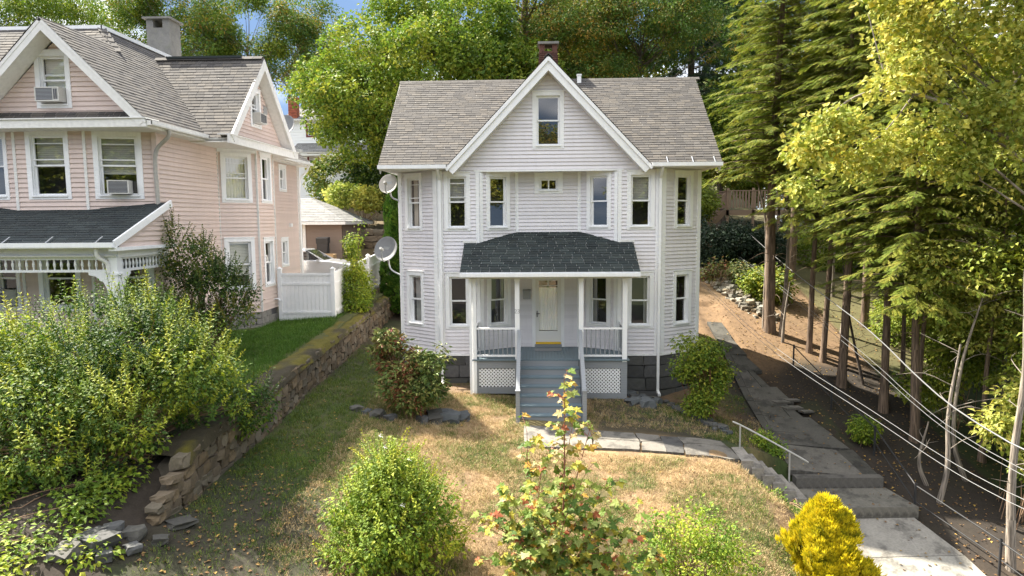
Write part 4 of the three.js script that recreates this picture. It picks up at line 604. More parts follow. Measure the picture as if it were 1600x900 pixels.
airCon('window air conditioner with a dark grille in the front attic gable of the pink house', [-12.98, 8.44, 3.30], 0, 0.64, 0.36, 0.42, true);
{ const f = wallN([-12.25, 3.45], [-10.64, 3.0]); airCon('white air conditioner in the right upstairs front window of the pink house', [-12.25 + f.dx * 0.78, 6.06, 3.45 + f.dz * 0.78 - 0.1], Math.atan2(f.nx, f.nz), 0.52, 0.36, 0.36, false); }
airCon('small air conditioner in the side attic gable window of the pink house', [-9.85, 8.55, -1.65], Math.PI / 2, 0.55, 0.34, 0.4, true);
{ const f = wallN([-15.9, 3.0], [-14.15, 3.45]); airCon('air conditioner in a downstairs window under the pink porch', [-15.9 + f.dx * 1.2, 3.1, 3.0 + f.dz * 1.2 - 0.05], Math.atan2(f.nx, f.nz), 0.62, 0.42, 0.42, true); }
dish('large grey satellite dish behind the roof corner of the pink house', [-10.3, 9.05, -5.9], 0.45, 0.5, -0.05, M.dishDark, [-10.45, 7.72, -6.2]);

// ---------------------------------------------------------------- stone retaining wall between the two yards
{
  const top = (z) => lerp(1.18, 2.12, clamp((9 - z) / 19)) - 0.65 * sstep(9.0, 10.6, z), bot = (z) => gMain(-6.7, z) - 0.15, zs = -11.5, ze = 10.4, X = -6.78;
  const w = thing('retaining_wall', 'mossy fieldstone retaining wall between the pink house yard and the lower lawn', 'wall', [X, 0.3, 0]), R = rng(404);
  { const mb = new MB(), n = 40; for (let i = 0; i < n; i++) { const a = lerp(zs, ze - 0.45, i / n), b = lerp(zs, ze - 0.45, (i + 1) / n); mb.hexa([[-7.3, -0.8, b], [-6.86, -0.8, b], [-6.86, -0.8, a], [-7.3, -0.8, a], [-7.3, top(b) - 0.16, b], [-6.86, top(b) - 0.16, b], [-6.86, top(a) - 0.16, a], [-7.3, top(a) - 0.16, a]]); } mb.build('mortar_core', M.mortar, w); }
  const list = []; let row = 0;
  for (let lvl = 0; lvl < 6; lvl++) for (let z = zs + R() * 0.2; z < ze;) { const len = 0.2 + 0.24 * R(), H = (top(z) - bot(z)) / 5; const y = bot(z) + (lvl + 0.5) * H; if (lvl < 5) list.push([z + len / 2, y + (R() - 0.5) * 0.05, len, H * (0.85 + 0.35 * R())]); z += len * 0.95; }
  list.sort((a, b) => b[0] - a[0]);
  const rest = []; list.forEach(([z, y, l, h], i) => { const k = (R() * 9) | 0, rz = (R() - 0.5) * 0.35, dep = 0.2 + 0.06 * R(); if (i < 300) stone('stone', w, STONES[k], M.stoneWarm, [X - 0.03, y, z], [dep, h, l], 0, 0, rz); else { const g = STONES[k].clone(); g.scale(dep, h, l); g.rotateX(rz); g.translate(X - 0.03, y, z); rest.push(g); } });
  stuffPart('stones', mergeGeometries(rest), M.stoneWarm, w);
  // cap: mossy towards the house, earth and leaf litter lower down
  const g = new THREE.PlaneGeometry(0.78, ze - zs - 0.9, 9, 170); g.rotateX(-Math.PI / 2); const p = g.attributes.position, c = new Float32Array(p.count * 3), uv = g.attributes.uv;
  for (let i = 0; i < p.count; i++) { const z = p.getZ(i) + (zs + ze) / 2 - 0.45, x = p.getX(i) - 7.04 + 0.05 * (fbm(3, z * 2.3, 1, 3) - 0.5), e = Math.abs(p.getX(i)) / 0.39; p.setXYZ(i, x, top(z) + 0.06 * (1 - e ** 4) + 0.02 + 0.10 * (fbm(x * 4, z * 4, 2, 3) - 0.5) - (e > 0.99 ? 0.14 : 0), z); uv.setXY(i, x, z); const m = sstep(0.33, 0.52, fbm(x * 2.2, z * 1.3, 7, 3) + 0.25 * sstep(3.5, 0.5, z) - 0.18), b = 0.8 + 0.5 * fbm(x * 7, z * 7, 3, 2); c.set([lerp(0.62, 1.55, m) * b, lerp(0.55, 1.45, m) * b, lerp(1.4, 0.7, m) * b], i * 3); }
  g.setAttribute('color', new THREE.BufferAttribute(c, 3)); g.computeVertexNormals(); part('moss_cap', g, M.moss, w);
}
// tumbled stones at its street end
{
  const R = rng(77);
  [[-6.9, 10.95, 0.26, 0.16], [-7.2, 11.0, 0.24, 0.16], [-6.75, 11.25, 0.22, 0.14], [-7.25, 11.35, 0.42, 0.2], [-7.0, 11.55, 0.24, 0.15], [-6.5, 10.9, 0.2, 0.13], [-7.45, 11.75, 0.34, 0.16], [-6.45, 10.35, 0.34, 0.1]].forEach(([x, z, s, h], i) => { const L = ['broad grey stone tumbled off the end of the retaining wall', 'blunt stone lying behind the first tumbled wall stone', 'small dark stone on the bare soil by the wall end', 'largest flat stone at the lower left by the ivy', 'rounded stone beside the large flat stone', 'smallest loose stone in front of the broken wall end', 'long stone nearest the lower left corner', 'blue-grey flat stone lying out on the bare soil'][i]; const m = stone('rock', scene, STONES[(R() * 9) | 0], M.stoneGrey, [x, G(x, z) + h * 0.3, z], [s * 1.2, h, s], R() * 3, (R() - 0.5) * 0.3); m.name = numbered('rock'); tag(m, L, 'stone'); });
}
// ---------------------------------------------------------------- white fence at the pink house
{
  const f = thing('vinyl_fence', 'white vinyl board fence turning the corner along the stone wall', 'fence', [-7.6, 1.8, -2.7]);
  const post = (x, z, y0, h) => part('fence_post', mergeGeometries([new MB().range(x - 0.065, x + 0.065, y0, y0 + h, z - 0.065, z + 0.065).range(x - 0.085, x + 0.085, y0 + h, y0 + h + 0.03, z - 0.085, z + 0.085).geo(), (() => { const g = new THREE.ConeGeometry(0.1, 0.07, 4).rotateY(Math.PI / 4).translate(x, y0 + h + 0.065, z).toNonIndexed(); g.setAttribute('color', new THREE.BufferAttribute(new Float32Array(g.attributes.position.count * 3).fill(1), 3)); return g; })()]), M.white, f);
  post(-9.53, -2.7, 1.68, 1.92); post(-7.62, -2.7, 1.68, 1.92);
  const R = rng(6), n = 12; for (let i = 0; i < n; i++) { const x = lerp(-9.46, -7.69, (i + 0.5) / n), k = 0.97 + 0.05 * R(), mb = new MB(); mb.col = [k, k, k]; part('fence_board', mb.range(x - 0.069, x + 0.069, 1.77, 3.42, -2.712, -2.69).geo(), M.white, f); }
  for (const y of [1.76, 2.05, 3.08, 3.42]) part('fence_rail', new MB().range(-9.465, -7.685, y - (y > 3.2 ? 0.04 : 0.035), y + 0.045, -2.735, -2.665).geo(), M.white, f);
  const py = (z) => lerp(1.72, 2.1, (-2.7 - z) / 8); let z = -2.77; for (const zp of [-5.2, -7.7, -10.2]) { post(-7.58, zp, py(zp) - 0.05, 1.9); const m = 15; for (let i = 0; i < m; i++) { const a = lerp(z, zp + 0.07, (i + 0.5) / m); part('fence_board', new MB().range(-7.612, -7.588, py(a) + 0.05, py(a) + 1.74, a - 0.076, a + 0.076).geo(), M.white, f); } for (const [a, b] of [[0.02, 0.1], [0.32, 0.39], [1.32, 1.39], [1.70, 1.78]]) part('fence_rail', new MB().beam([-7.6, (py(z) + (a + b) / 2), z], [-7.6, py(zp) + (a + b) / 2, zp + 0.06], 0.07, b - a).geo(), M.white, f); z = zp - 0.07; }
}

// ---------------------------------------------------------------- paths and steps
{
  const path = new THREE.Group(); path.name = 'path'; path.userData.kind = 'structure'; scene.add(path); baseOf.set(path, V(0, 0, 0));
  const R = rng(515);
  const slabAt = (poly, y, th = 0.12, mat = M.concrete, tone = 1, name = 'slab') => { const mb = new MB(), k = tone * (0.88 + 0.24 * R()); mb.col = [k, k * (0.98 + 0.03 * R()), k * (0.96 + 0.05 * R())]; const P = []; for (let i = 0; i < poly.length; i++) { const a = poly[i], b = poly[(i + 1) % poly.length]; const n = Math.max(1, Math.round(Math.hypot(b[0] - a[0], b[1] - a[1]) / 0.22)); for (let q = 0; q < n; q++) { const t = q / n, j = q ? 0.004 : 0; P.push([lerp(a[0], b[0], t) + (R() - 0.5) * j, lerp(a[1], b[1], t) + (R() - 0.5) * j]); } } const yf = typeof y === 'function' ? y : () => y; return mb.prism(P, (a, b) => yf(a, b) - th, yf).build(name, mat, path); };
  // upper path, cracked into slabs, climbing beside the house
  const yUp = (x, z) => gMain(clamp(x, 6.4, 8.2) * 0.5 + 3.65, z) + 0.035, zs = [3.95, 2.55, 1.75, 0.75, -0.2, -1.1, -2.2, -3.3, -4.6, -6.0];
  for (let i = 0; i + 1 < zs.length; i++) {
    const a = zs[i] - 0.012, b = zs[i + 1] + 0.012, l0 = pathL(a), r0 = pathR(a), l1 = pathL(b), r1 = pathR(b), sk = (R() - 0.5) * 0.25, m0 = lerp(l0, r0, 0.42 + 0.25 * R()), m1 = lerp(l1, r1, 0.42 + 0.25 * R());
    const kerb = i > 0 && i < 7 ? 0.22 : 0;
    if (kerb) slabAt([[l0, a], [l0 + kerb, a], [l1 + kerb, b], [l1, b]], (x, z) => yUp(x, z) + 0.02, 0.12, M.concrete, 0.6);
    if (i === 0) { slabAt([[l0, a], [r0 - 0.42, a], [r1 - 0.5, b + 0.1], [l1 + 0.1, b]], yUp, 0.14, M.concrete, 1.05); slabAt([[r0 - 0.40, a], [r0, a + 0.1], [r1, b], [r1 - 0.48, b + 0.1]], (x, z) => yUp(x, z) - 0.02, 0.12, M.concrete, 0.55); }
    else if (i === 3 || i === 5) { slabAt([[l0 + kerb + 0.02, a], [m0, a], [m1, b + sk], [l1 + kerb + 0.02, b]], yUp, 0.12, M.concrete, 0.78); slabAt([[m0 + 0.02, a], [r0 - 0.3, a], [r1 - 0.35, b], [m1 + 0.02, b + sk]], yUp, 0.12, M.concrete, 0.74); }
    else slabAt([[l0 + kerb + 0.02, a], [r0 - 0.1 * R(), a], [r1 - 0.1, b + sk], [l1 + kerb + 0.02, b]], yUp, 0.12, M.concrete, 0.8);
  }
  for (const [x, z, s] of [[7.35, -0.2, 0.3], [7.75, -0.35, 0.26], [7.55, 0.15, 0.36], [7.95, 0.35, 0.22]]) slabAt([[x - s, z - s * 0.4], [x + s * 0.8, z - s * 0.5], [x + s, z + s * 0.3], [x - s * 0.5, z + s * 0.5]], yUp(x, z) + 0.03, 0.06, M.concrete, 1.35);
  // two broad landings stepping down to the street side
  slabAt([[6.2, 4.0], [8.42, 3.96], [8.42, 4.2], [6.2, 4.28]], yUp(7, 4) - 0.01, 0.4, M.concrete, 0.95, 'step');
  slabAt([[6.02, 4.26], [8.48, 4.18], [8.72, 5.28], [6.12, 5.38]], (x, z) => -1.56 - (z - 4.2) * 0.03, 0.3, M.concrete, 1.25, 'landing');
  slabAt([[6.42, 5.36], [8.62, 5.28], [9.05, 6.5], [6.66, 6.62]], (x, z) => -1.86 - (z - 5.3) * 0.25, 0.3, M.concrete, 2.3, 'slab'); slabAt([[6.67, 6.64], [9.06, 6.52], [9.5, 9.2], [6.9, 9.3]], (x, z) => -1.86 - (z - 5.3) * 0.25, 0.3, M.concrete, 2.5, 'slab');  // sunlight put into the paler tone of these two slabs
  // flagstone walk to the porch steps
  const walk = new THREE.Group(); walk.name = 'flagstone_walk'; walk.userData.kind = 'structure'; scene.add(walk); baseOf.set(walk, V(0, 0, 0));
  const flags = [[[-0.72, 3.62], [0.95, 3.60], [1.02, 4.30], [0.98, 4.92], [-0.70, 4.98]], [[1.08, 3.86], [2.12, 3.90], [2.20, 4.40], [1.04, 4.36]], [[1.05, 4.39], [2.20, 4.43], [2.12, 4.94], [1.02, 4.90]], [[2.17, 3.9], [2.76, 3.93], [2.80, 4.25], [2.24, 4.4]], [[2.26, 4.43], [2.81, 4.28], [2.78, 4.96], [2.18, 4.95]], [[3.26, 3.92], [4.40, 3.80], [4.5, 4.2], [3.32, 4.35]], [[3.33, 4.38], [4.51, 4.23], [4.58, 4.9], [4.28, 5.1], [3.22, 5.06]]];
  flags.forEach((p, i) => { const y = (x, z) => gMain(x, z) + 0.06, mb = new MB(), k = [1.12, 1.0, 1.0, 0.98, 0.95, 1.0, 0.96][i]; mb.col = [k, k, k * 0.98]; mb.prism(p.flatMap((a, q) => { const b = p[(q + 1) % p.length]; return [0, 1, 2, 3].map((t) => [lerp(a[0], b[0], t / 4) + (t ? (R() - 0.5) * 0.03 : 0), lerp(a[1], b[1], t / 4) + (t ? (R() - 0.5) * 0.03 : 0)]); }), (x, z) => y(x, z) - 0.09, y).build('flagstone', M.flag, walk); });
  { const y = (x, z) => gMain(x, z) + 0.055; new MB().prism([[2.80, 3.96], [3.25, 3.94], [3.3, 4.4], [3.2, 4.98], [2.80, 4.95]], (x, z) => y(x, z) - 0.08, y).build('asphalt_patch', M.asphalt, walk); }
  // six concrete steps down to the landing
  for (let i = 0; i < 6; i++) { const y = -0.58 - i * 0.16, x = 4.62 + i * 0.235, mb = new MB(), k = 1.35 + 0.25 * R(); mb.col = [k, k, k]; mb.prism([[x, 3.98 + i * 0.06], [x + 0.30, 3.96 + i * 0.06], [x + 0.26, 5.0 + i * 0.07], [x - 0.03, 5.0 + i * 0.07]], y - 0.4, y).build('step', M.flag, walk); }
  { const h = thing('handrail', 'bare galvanised pipe handrail beside the concrete side steps', 'handrail', [4.85, -0.6, 4.1]); const a = V(4.78, 0.06, 4.12), b = V(6.15, -0.63, 4.62); part('rail', tube([V(4.62, 0.12, 4.06), a, b, V(6.32, -0.73, 4.68)], 0.024, 8), M.rail, h); part('post', tube([V(4.80, -0.75, 4.13), V(4.80, 0.05, 4.13)], 0.024, 8), M.rail, h); part('post', tube([V(5.92, -1.65, 4.53), V(5.92, -0.52, 4.53)], 0.024, 8), M.rail, h); }
  { const L = [[8.62, -2.6], [8.86, 0.0], [8.95, 2.6], [8.72, 5.1], [9.5, 7.0], [10.1, 9.0]], h = thing('pipe_fence', 'low black pipe rail fence along the right edge of the path', 'fence', [8.72, -1.8, 5.1]); const P = L.map(([x, z]) => V(x, G(x, z) + 0.78, z)), Q = P.map((p) => p.clone().setY(p.y - 0.4)); P.forEach((p) => part('post', tube([p.clone().setY(p.y - 0.95), p.clone().setY(p.y + 0.06)], 0.03, 7), M.black, h)); for (let i = 0; i + 1 < P.length; i++) { part('rail', tube([P[i], P[i + 1]], 0.018, 6), M.black, h); part('rail', tube([Q[i], Q[i + 1]], 0.014, 6), M.black, h); } }
}
// loose stones: rim round the rhododendron, pile by the foundation, dry wall at the top of the slope
{
  const R = rng(808), heap = (name, label, cat, base, mat, list) => { const t = thing(name, label, cat, base); for (const [x, z, s, l] of list) stone('stone', t, STONES[(R() * 9) | 0], mat, [x, gMain(x, z) + s * 0.16 + (l ?? 0), z], [s * (0.9 + 0.6 * R()), s * 0.62, s * (0.8 + 0.3 * R())], R() * 3, (R() - 0.5) * 0.4); };
  heap('stone_edging', 'ring of loose stones edging the rhododendron bed', 'edging', [-3.6, 0.1, 3.9], M.stoneGrey, [[-5.15, 3.72, 0.24], [-4.86, 3.85, 0.22], [-4.55, 3.95, 0.3], [-4.2, 4.05, 0.26], [-3.1, 3.75, 0.46], [-2.7, 3.62, 0.52], [-2.45, 3.42, 0.4], [-2.9, 3.3, 0.36], [-3.35, 3.95, 0.34], [-2.75, 3.2, 0.28]]);
  const pile = []; for (let i = 0; i < 70; i++) { const t = R(), a = lerp(2.4, 4.9, t), b = lerp(1.0, 2.9, sstep(0.35, 1, t)) - 0.7 * R() + (t < 0.4 ? -0.1 : 0.1); pile.push([a, b, 0.12 + 0.2 * R() * R(), 0.03 * R()]); }
  heap('rubble_heap', 'broken stone rubble along the right foundation of the grey house', 'rubble', [3.6, -0.3, 1.8], M.stoneGrey, pile);
  const dry = []; for (let i = 0; i < 150; i++) { const t = R(); dry.push([lerp(7.75, 9.0, t) + (R() - 0.5) * 1.0, lerp(-11.5, -6.5, t) + (R() - 0.5) * 0.8, 0.14 + 0.30 * R() * R(), 0.28 * R() * R() - 0.05]); }
  heap('dry_stone_wall', 'tumbled pale dry stone wall on the slope behind the grey house', 'wall', [8.4, 1.8, -9], M.stonePale, dry);
  for (const [x, z, s, l] of [[2.42, 1.62, 0.34, 'pale blunt stone touching the right corner of the porch skirt'], [2.78, 1.55, 0.42, 'flat grey stone just right of the one at the porch corner']]) { const m = stone('rock', scene, STONES[(R() * 9) | 0], M.stoneGrey, [x, gMain(x, z) + s * 0.16, z], [s * 1.2, s * 0.62, s], R() * 3, 0.1); m.name = numbered('rock'); tag(m, l, 'stone'); }
}

// ---------------------------------------------------------------- behind: white house, garage, car, deck, pale blue house
{
  const h = thing('white_house', 'white two-storey house with red chimney and maroon window trim behind the maple', 'house', [-14, 8, -32]), wh = std({ color: lin(0.74, 0.76, 0.78), roughness: 0.6 }), maroon = std({ color: lin(0.16, 0.03, 0.035), roughness: 0.6 });
  const A = [-18.6, -29], B = [-10.4, -29], holes = [hole(1.9, 11.42, 0.92, 1.32), hole(1.9, 9.3, 0.86, 1.0), hole(5.5, 11.42, 0.92, 1.32)];
  for (const [u, y, w, hh] of [[1.9, 11.42, 0.92, 1.32], [1.9, 9.3, 0.86, 1.0], [5.5, 11.42, 0.92, 1.32]]) { const g = windowOn(h, A, B, u, y, w, hh, { casMat: maroon, cas: 0.1, blind: 0.4 }); const mu = new MB(); mu.range(-0.012, 0.012, hh * 0.54, hh - 0.14, -0.06, -0.04); mu.range(-0.3, 0.3, hh * 0.74, hh * 0.755, -0.06, -0.04); mu.build('mullion', M.white, g); }
  const mb = new MB(); boards(mb, A, B, 7, 12.72, { holes, board: 0.2 }); boards(mb, [-18.6, -35], A, 7, 12.72, { board: 0.2 }); boards(mb, B, [-10.4, -35], 7, 12.72, { board: 0.2 }); boards(mb, [-18.6, -35], A, 12.72, 14.0, { board: 0.2, limits: (y) => { const k = (14.05 - y) * 2.2; return [Math.max(0, 3 - k), Math.min(6, 3 + k)]; } }); stuffPart('siding', mb.geo(), wh, h);
  const rf = new MB(); shingles(rf, [-18.8, 12.7, -28.6], [1, 0, 0], [0, 1.4, -3.4], [[0, 0], [8.6, 0], [8.6, 3.68], [0, 3.68]], { seed: 4, e: 0.25, tab: 0.5 }); shingles(rf, [-18.0, 10.25, -27.7], [1, 0, 0], [0, 0.75, -1.3], [[0, 0], [6.5, 0], [6.2, 1.5], [0.2, 1.5]], { seed: 5, e: 0.25, tab: 0.5 }); stuffPart('shingles', rf.geo(), M.shingleGrey, h);
  const dk = new MB(); slab(dk, [[-18.8, 12.69, -28.6], [-10.2, 12.69, -28.6], [-10.2, 14.08, -32], [-18.8, 14.08, -32]], 0.12); slab(dk, [[-10.2, 12.69, -35.4], [-18.8, 12.69, -35.4], [-18.8, 14.08, -32], [-10.2, 14.08, -32]], 0.12); slab(dk, [[-18.0, 10.23, -27.7], [-11.5, 10.23, -27.7], [-11.8, 10.98, -28.98], [-17.8, 10.98, -28.98]], 0.1); dk.range(-17.9, -11.6, 10.0, 10.12, -28.9, -27.8); dk.build('roof_deck', wh, h);
  const c = worldGroup('chimney', h); part('core', new MB().range(-18.28, -17.72, 12.7, 14.25, -29.3, -28.75).geo(), M.mortar, c); stuffPart('brick', brickStack(-18.3, -17.7, -29.32, -28.72, 12.6, 14.3, 3).geo(), M.brickRed, c);
  part('roof_vent', new MB().range(-16.9, -16.5, 13.55, 13.68, -30.9, -30.6).geo(), M.acDark, h); part('roof_vent', new MB().range(-15.5, -15.3, 13.35, 13.5, -30.4, -30.2).geo(), M.acDark, h);
}
{
  const g = thing('garage', 'low brown garage with a grey hip roof beyond the white fence', 'garage', [-13.4, 3.6, -17]), wall = std({ color: lin(0.22, 0.165, 0.13), roughness: 0.8, vertexColors: true }), R = rng(9);
  const mb = new MB(); for (const [A, B] of [[[-16.5, -15], [-10.75, -15]], [[-10.75, -15], [-10.75, -20.5]], [[-16.5, -20.5], [-16.5, -15]], [[-10.75, -20.5], [-16.5, -20.5]]]) boards(mb, A, B, 3.2, 5.3, { board: 0.14, seed: 3 }); stuffPart('siding', mb.geo(), wall, g);
  const s = new MB(), L = Math.hypot(2.8, 1.35); shingles(s, [-16.8, 5.28, -14.6], [1, 0, 0], [0, 1.35, -2.8], [[0, 0], [6.35, 0], [3.6, L], [2.8, L]], { e: 0.22, tab: 0.4, seed: 8 }); shingles(s, [-10.45, 5.28, -14.6], [0, 0, -1], [-1.35 * 2.05, 1.35, 0], [[0, 0], [6.2, 0], [3.4, 3.05], [2.8, 3.05]], { e: 0.22, tab: 0.4, seed: 9 }); stuffPart('shingles', s.geo(), M.shingleGrey, g);
  const dk = new MB(); dk.prism([[-16.8, -14.6], [-10.45, -14.6], [-10.45, -20.8], [-16.8, -20.8]], 5.12, 5.27); slab(dk, [[-10.45, 5.26, -20.8], [-16.8, 5.26, -20.8], [-14, 6.6, -17.7], [-13.2, 6.6, -17.7]], 0.05); dk.build('roof_deck', M.whiteOld, g);
  part('corner_board', new MB().range(-12.86, -12.7, 3.4, 5.12, -14.98, -14.93).geo(), M.whiteOld, g); part('garage_door', new MB().range(-15.8, -13.2, 3.4, 5.0, -14.98, -14.94).geo(), std({ color: lin(0.28, 0.22, 0.20), roughness: 0.7 }), g);
  const gr = thing('grill', 'covered black grill standing against the brown garage wall', 'grill', [-11.55, 3.6, -14.3]); part('cart', new MB().range(-11.85, -11.3, 3.62, 4.15, -14.5, -14.1).geo(), M.black, gr); part('hood', new MB().box(-11.57, 4.3, -14.3, 0.62, 0.3, 0.44, 0, [0.1, 0]).geo(), M.black, gr); for (const x of [-11.8, -11.35]) part('leg', new MB().range(x - 0.03, x + 0.03, 3.3, 3.64, -14.2, -14.14).geo(), M.black, gr);
  const bx = thing('planter_box', 'tan wooden planter box on the ground before the garage', 'planter', [-11.3, 3.4, -13.2]); for (let i = 0; i < 3; i++) part('board', new MB().range(-11.95, -10.65, 3.1 + i * 0.19, 3.28 + i * 0.19, -13.0, -12.96).geo(), std({ color: lin(0.45, 0.30, 0.16), roughness: 0.8 }), bx); part('soil', new MB().range(-11.93, -10.67, 3.1, 3.62, -13.6, -13.01).geo(), std({ color: lin(0.40, 0.27, 0.15), roughness: 0.9 }), bx);
}
{ // terrace wall and steps behind the side yard
  const w = thing('terrace_wall', 'dark stone terrace wall beyond the end of the white fence', 'wall', [-7.5, 3.4, -17.5]), R = rng(31); part('mortar_core', new MB().range(-10.2, -4.5, 3, 4.75, -18.2, -17.75).geo(), M.mortar, w);
  for (let row = 0; row < 5; row++) for (let x = -10.2; x < -4.5;) { const l = 0.35 + 0.4 * R(); stone('stone', w, STONES[(R() * 9) | 0], M.stoneWarm, [x + l / 2, 3.2 + row * 0.36, -17.72], [l * 1.02, 0.35, 0.3], 0, 0, 0); x += l; }
  const st = thing('garden_steps', 'worn stone garden steps below the terrace wall', 'steps', [-8.2, 3, -14.5]); for (let i = 0; i < 4; i++) part('step', new MB().box(-8.4, 2.95 + i * 0.2, -14.3 - i * 0.5, 1.7, 0.2, 0.62, 0.04 * i).geo(), M.mortar, st);
}
{ // silver car parked behind the fence
  const c = thing('parked_car', 'silver sedan parked behind the white fence', 'car', [-10.9, 2.45, -9.3]), paint = new THREE.MeshPhysicalMaterial({ color: lin(0.55, 0.56, 0.58), metalness: 0.3, roughness: 0.35, clearcoat: 1, clearcoatRoughness: 0.06 }), dark = new THREE.MeshPhysicalMaterial({ color: lin(0.02, 0.022, 0.024), roughness: 0.04, ior: 1.6 });
  const y = 2.58, zc = -9.3, prof = [[-2.15, 0.35], [2.2, 0.35], [2.28, 0.55], [2.2, 0.78], [1.2, 0.92], [0.62, 0.96], [-1.3, 0.98], [-2.1, 0.95], [-2.25, 0.7]], cab = [[1.05, 0.93], [0.25, 1.4], [-0.95, 1.42], [-1.75, 0.97]];
  const ext = (pr, w, bev) => { const s = new THREE.Shape(pr.map(([x, q]) => new THREE.Vector2(x, q))); const g = new THREE.ExtrudeGeometry(s, { depth: w - 2 * bev, bevelEnabled: true, bevelThickness: bev, bevelSize: bev * 0.6, bevelSegments: 3 }); g.translate(0, 0, -w / 2 + bev); return g; };
  const mv = (g) => { g.translate(-10.75, y, zc); return g; };
  part('body', mv(ext(prof, 1.74, 0.1)), paint, c);
  const cabin = ext(cab, 1.5, 0.12); part('roof', mv(ext([[0.22, 1.36], [0.1, 1.44], [-0.85, 1.46], [-1.0, 1.38]], 1.46, 0.08)), paint, c); part('glasshouse', mv(ext([[0.98, 0.93], [0.22, 1.38], [-0.93, 1.40], [-1.68, 0.97]], 1.46, 0.1)), dark, c);
  for (const s of [-1, 1]) for (const [a, b] of [[[1.05, 0.93], [0.2, 1.41]], [[-0.35, 0.95], [-0.38, 1.42]], [[-1.75, 0.97], [-0.95, 1.42]]]) part('pillar', mv(new MB().beam([a[0], a[1], s * 0.72], [b[0], b[1], s * 0.64], 0.07, 0.07).geo()), paint, c);
  for (const x of [-1.4, 1.45]) for (const s of [-1, 1]) { const w = worldGroup('wheel', c); const t = new THREE.TorusGeometry(0.25, 0.085, 8, 20); t.translate(0, 0.33, 0); const g = mv(t.translate(x, 0, s * 0.78)); part('tyre', g, M.black, w); const r = new THREE.CylinderGeometry(0.19, 0.19, 0.12, 14).rotateX(Math.PI / 2).translate(x, 0.33, s * 0.8); part('rim', mv(r), M.metal, w); }
  for (const s of [-1, 1]) { part('headlight', mv(new MB().box(2.22, 0.68, s * 0.6, 0.1, 0.14, 0.3).geo()), M.acBody, c); part('mirror', mv(new MB().box(0.8, 1.0, s * 0.94, 0.12, 0.1, 0.16).geo()), paint, c); }
}
{ // wooden deck on posts, behind right
  const d = thing('wooden_deck', 'weathered wooden deck on posts with a stair, behind the trees on the right', 'deck', [11.5, 4.2, -18]), x0 = 10.15, x1 = 14.5, z0 = -17, z1 = -20.5, y = 5.75;
  part('floor', new MB().range(x0, x1, y - 0.05, y, z1, z0).geo(), M.deckWood, d); part('rim_joist', new MB().range(x0, x1, y - 0.3, y - 0.051, z0 - 0.05, z0).range(x0, x0 + 0.05, y - 0.3, y - 0.051, z1, z0 - 0.05).geo(), M.deckWood, d);
  for (const [x, z] of [[x0 + 0.06, z0 - 0.06], [11.6, z0 - 0.06], [13, z0 - 0.06], [x1, z0 - 0.06], [x0 + 0.06, z1]]) part('post', new MB().range(x - 0.06, x + 0.06, 3, 6.95, z - 0.06, z + 0.06).geo(), M.deckWood, d);
  part('top_rail', new MB().range(x0, x1, 6.78, 6.83, z0 - 0.12, z0 + 0.03).range(x0 - 0.02, x0 + 0.12, 6.78, 6.83, z1, z0 - 0.12).geo(), M.deckWood, d); for (let x = x0 + 0.18; x < x1; x += 0.17) part('picket', new MB().range(x - 0.045, x + 0.045, 5.85, 6.78, z0 - 0.015, z0 + 0.015).geo(), M.deckWood, d); for (let z = z0 - 0.25; z > z1; z -= 0.17) part('picket', new MB().range(x0 + 0.03, x0 + 0.06, 5.85, 6.78, z - 0.045, z + 0.045).geo(), M.deckWood, d);
  for (const o of [0, -0.9]) { part('stringer', new MB().beam([x0 - 0.02, 5.7, z0 - 0.2 + o], [x0 - 1.5, 4.1, z0 - 0.2 + o], 0.05, 0.25).geo(), M.deckWood, d); part('stair_rail', new MB().beam([x0, 6.7, z0 - 0.2 + o], [x0 - 1.4, 5.2, z0 - 0.2 + o], 0.05, 0.12).geo(), M.deckWood, d); } for (let i = 0; i < 7; i++) part('tread', new MB().range(x0 - 0.28 - i * 0.2, x0 - 0.02 - i * 0.2, 5.5 - i * 0.215, 5.54 - i * 0.215, z0 - 1.1, z0 - 0.2).geo(), M.deckWood, d);
}
{
  const h = thing('blue_house', 'pale blue-grey house glimpsed between the trunks on the right', 'house', [21, 2, -28]), bl = std({ color: lin(0.42, 0.47, 0.54), roughness: 0.6, vertexColors: true }), A = [16.5, -25], B = [27, -25];
  const ws = [[2.6, 2.2, 0.95, 1.5], [5.2, 2.2, 0.95, 1.5], [2.6, 5.0, 0.95, 1.5], [5.2, 5.0, 0.95, 1.5]]; for (const w of ws) windowOn(h, A, B, ...w, {}); const mb = new MB(); boards(mb, A, B, 0.5, 7.5, { holes: ws.map((w) => hole(...w)), board: 0.2 }); boards(mb, [16.5, -33], A, 0.5, 7.5, { board: 0.2 }); boards(mb, B, [27, -33], 0.5, 7.5, { board: 0.2 }); stuffPart('siding', mb.geo(), bl, h);
  const rf = new MB(); shingles(rf, [16, 7.4, -24.5], [1, 0, 0], [0, 2.6, -4.5], [[0, 0], [11.5, 0], [11.5, 5.2], [0, 5.2]], { seed: 14, e: 0.3, tab: 0.5 }); stuffPart('shingles', rf.geo(), M.shingleGrey, h); const dk = new MB(); slab(dk, [[16, 7.38, -24.5], [27.5, 7.38, -24.5], [27.5, 9.98, -29], [16, 9.98, -29]], 0.1); slab(dk, [[27.5, 7.38, -33.5], [16, 7.38, -33.5], [16, 9.98, -29], [27.5, 9.98, -29]], 0.1); dk.build('roof_deck', M.whiteOld, h);
}
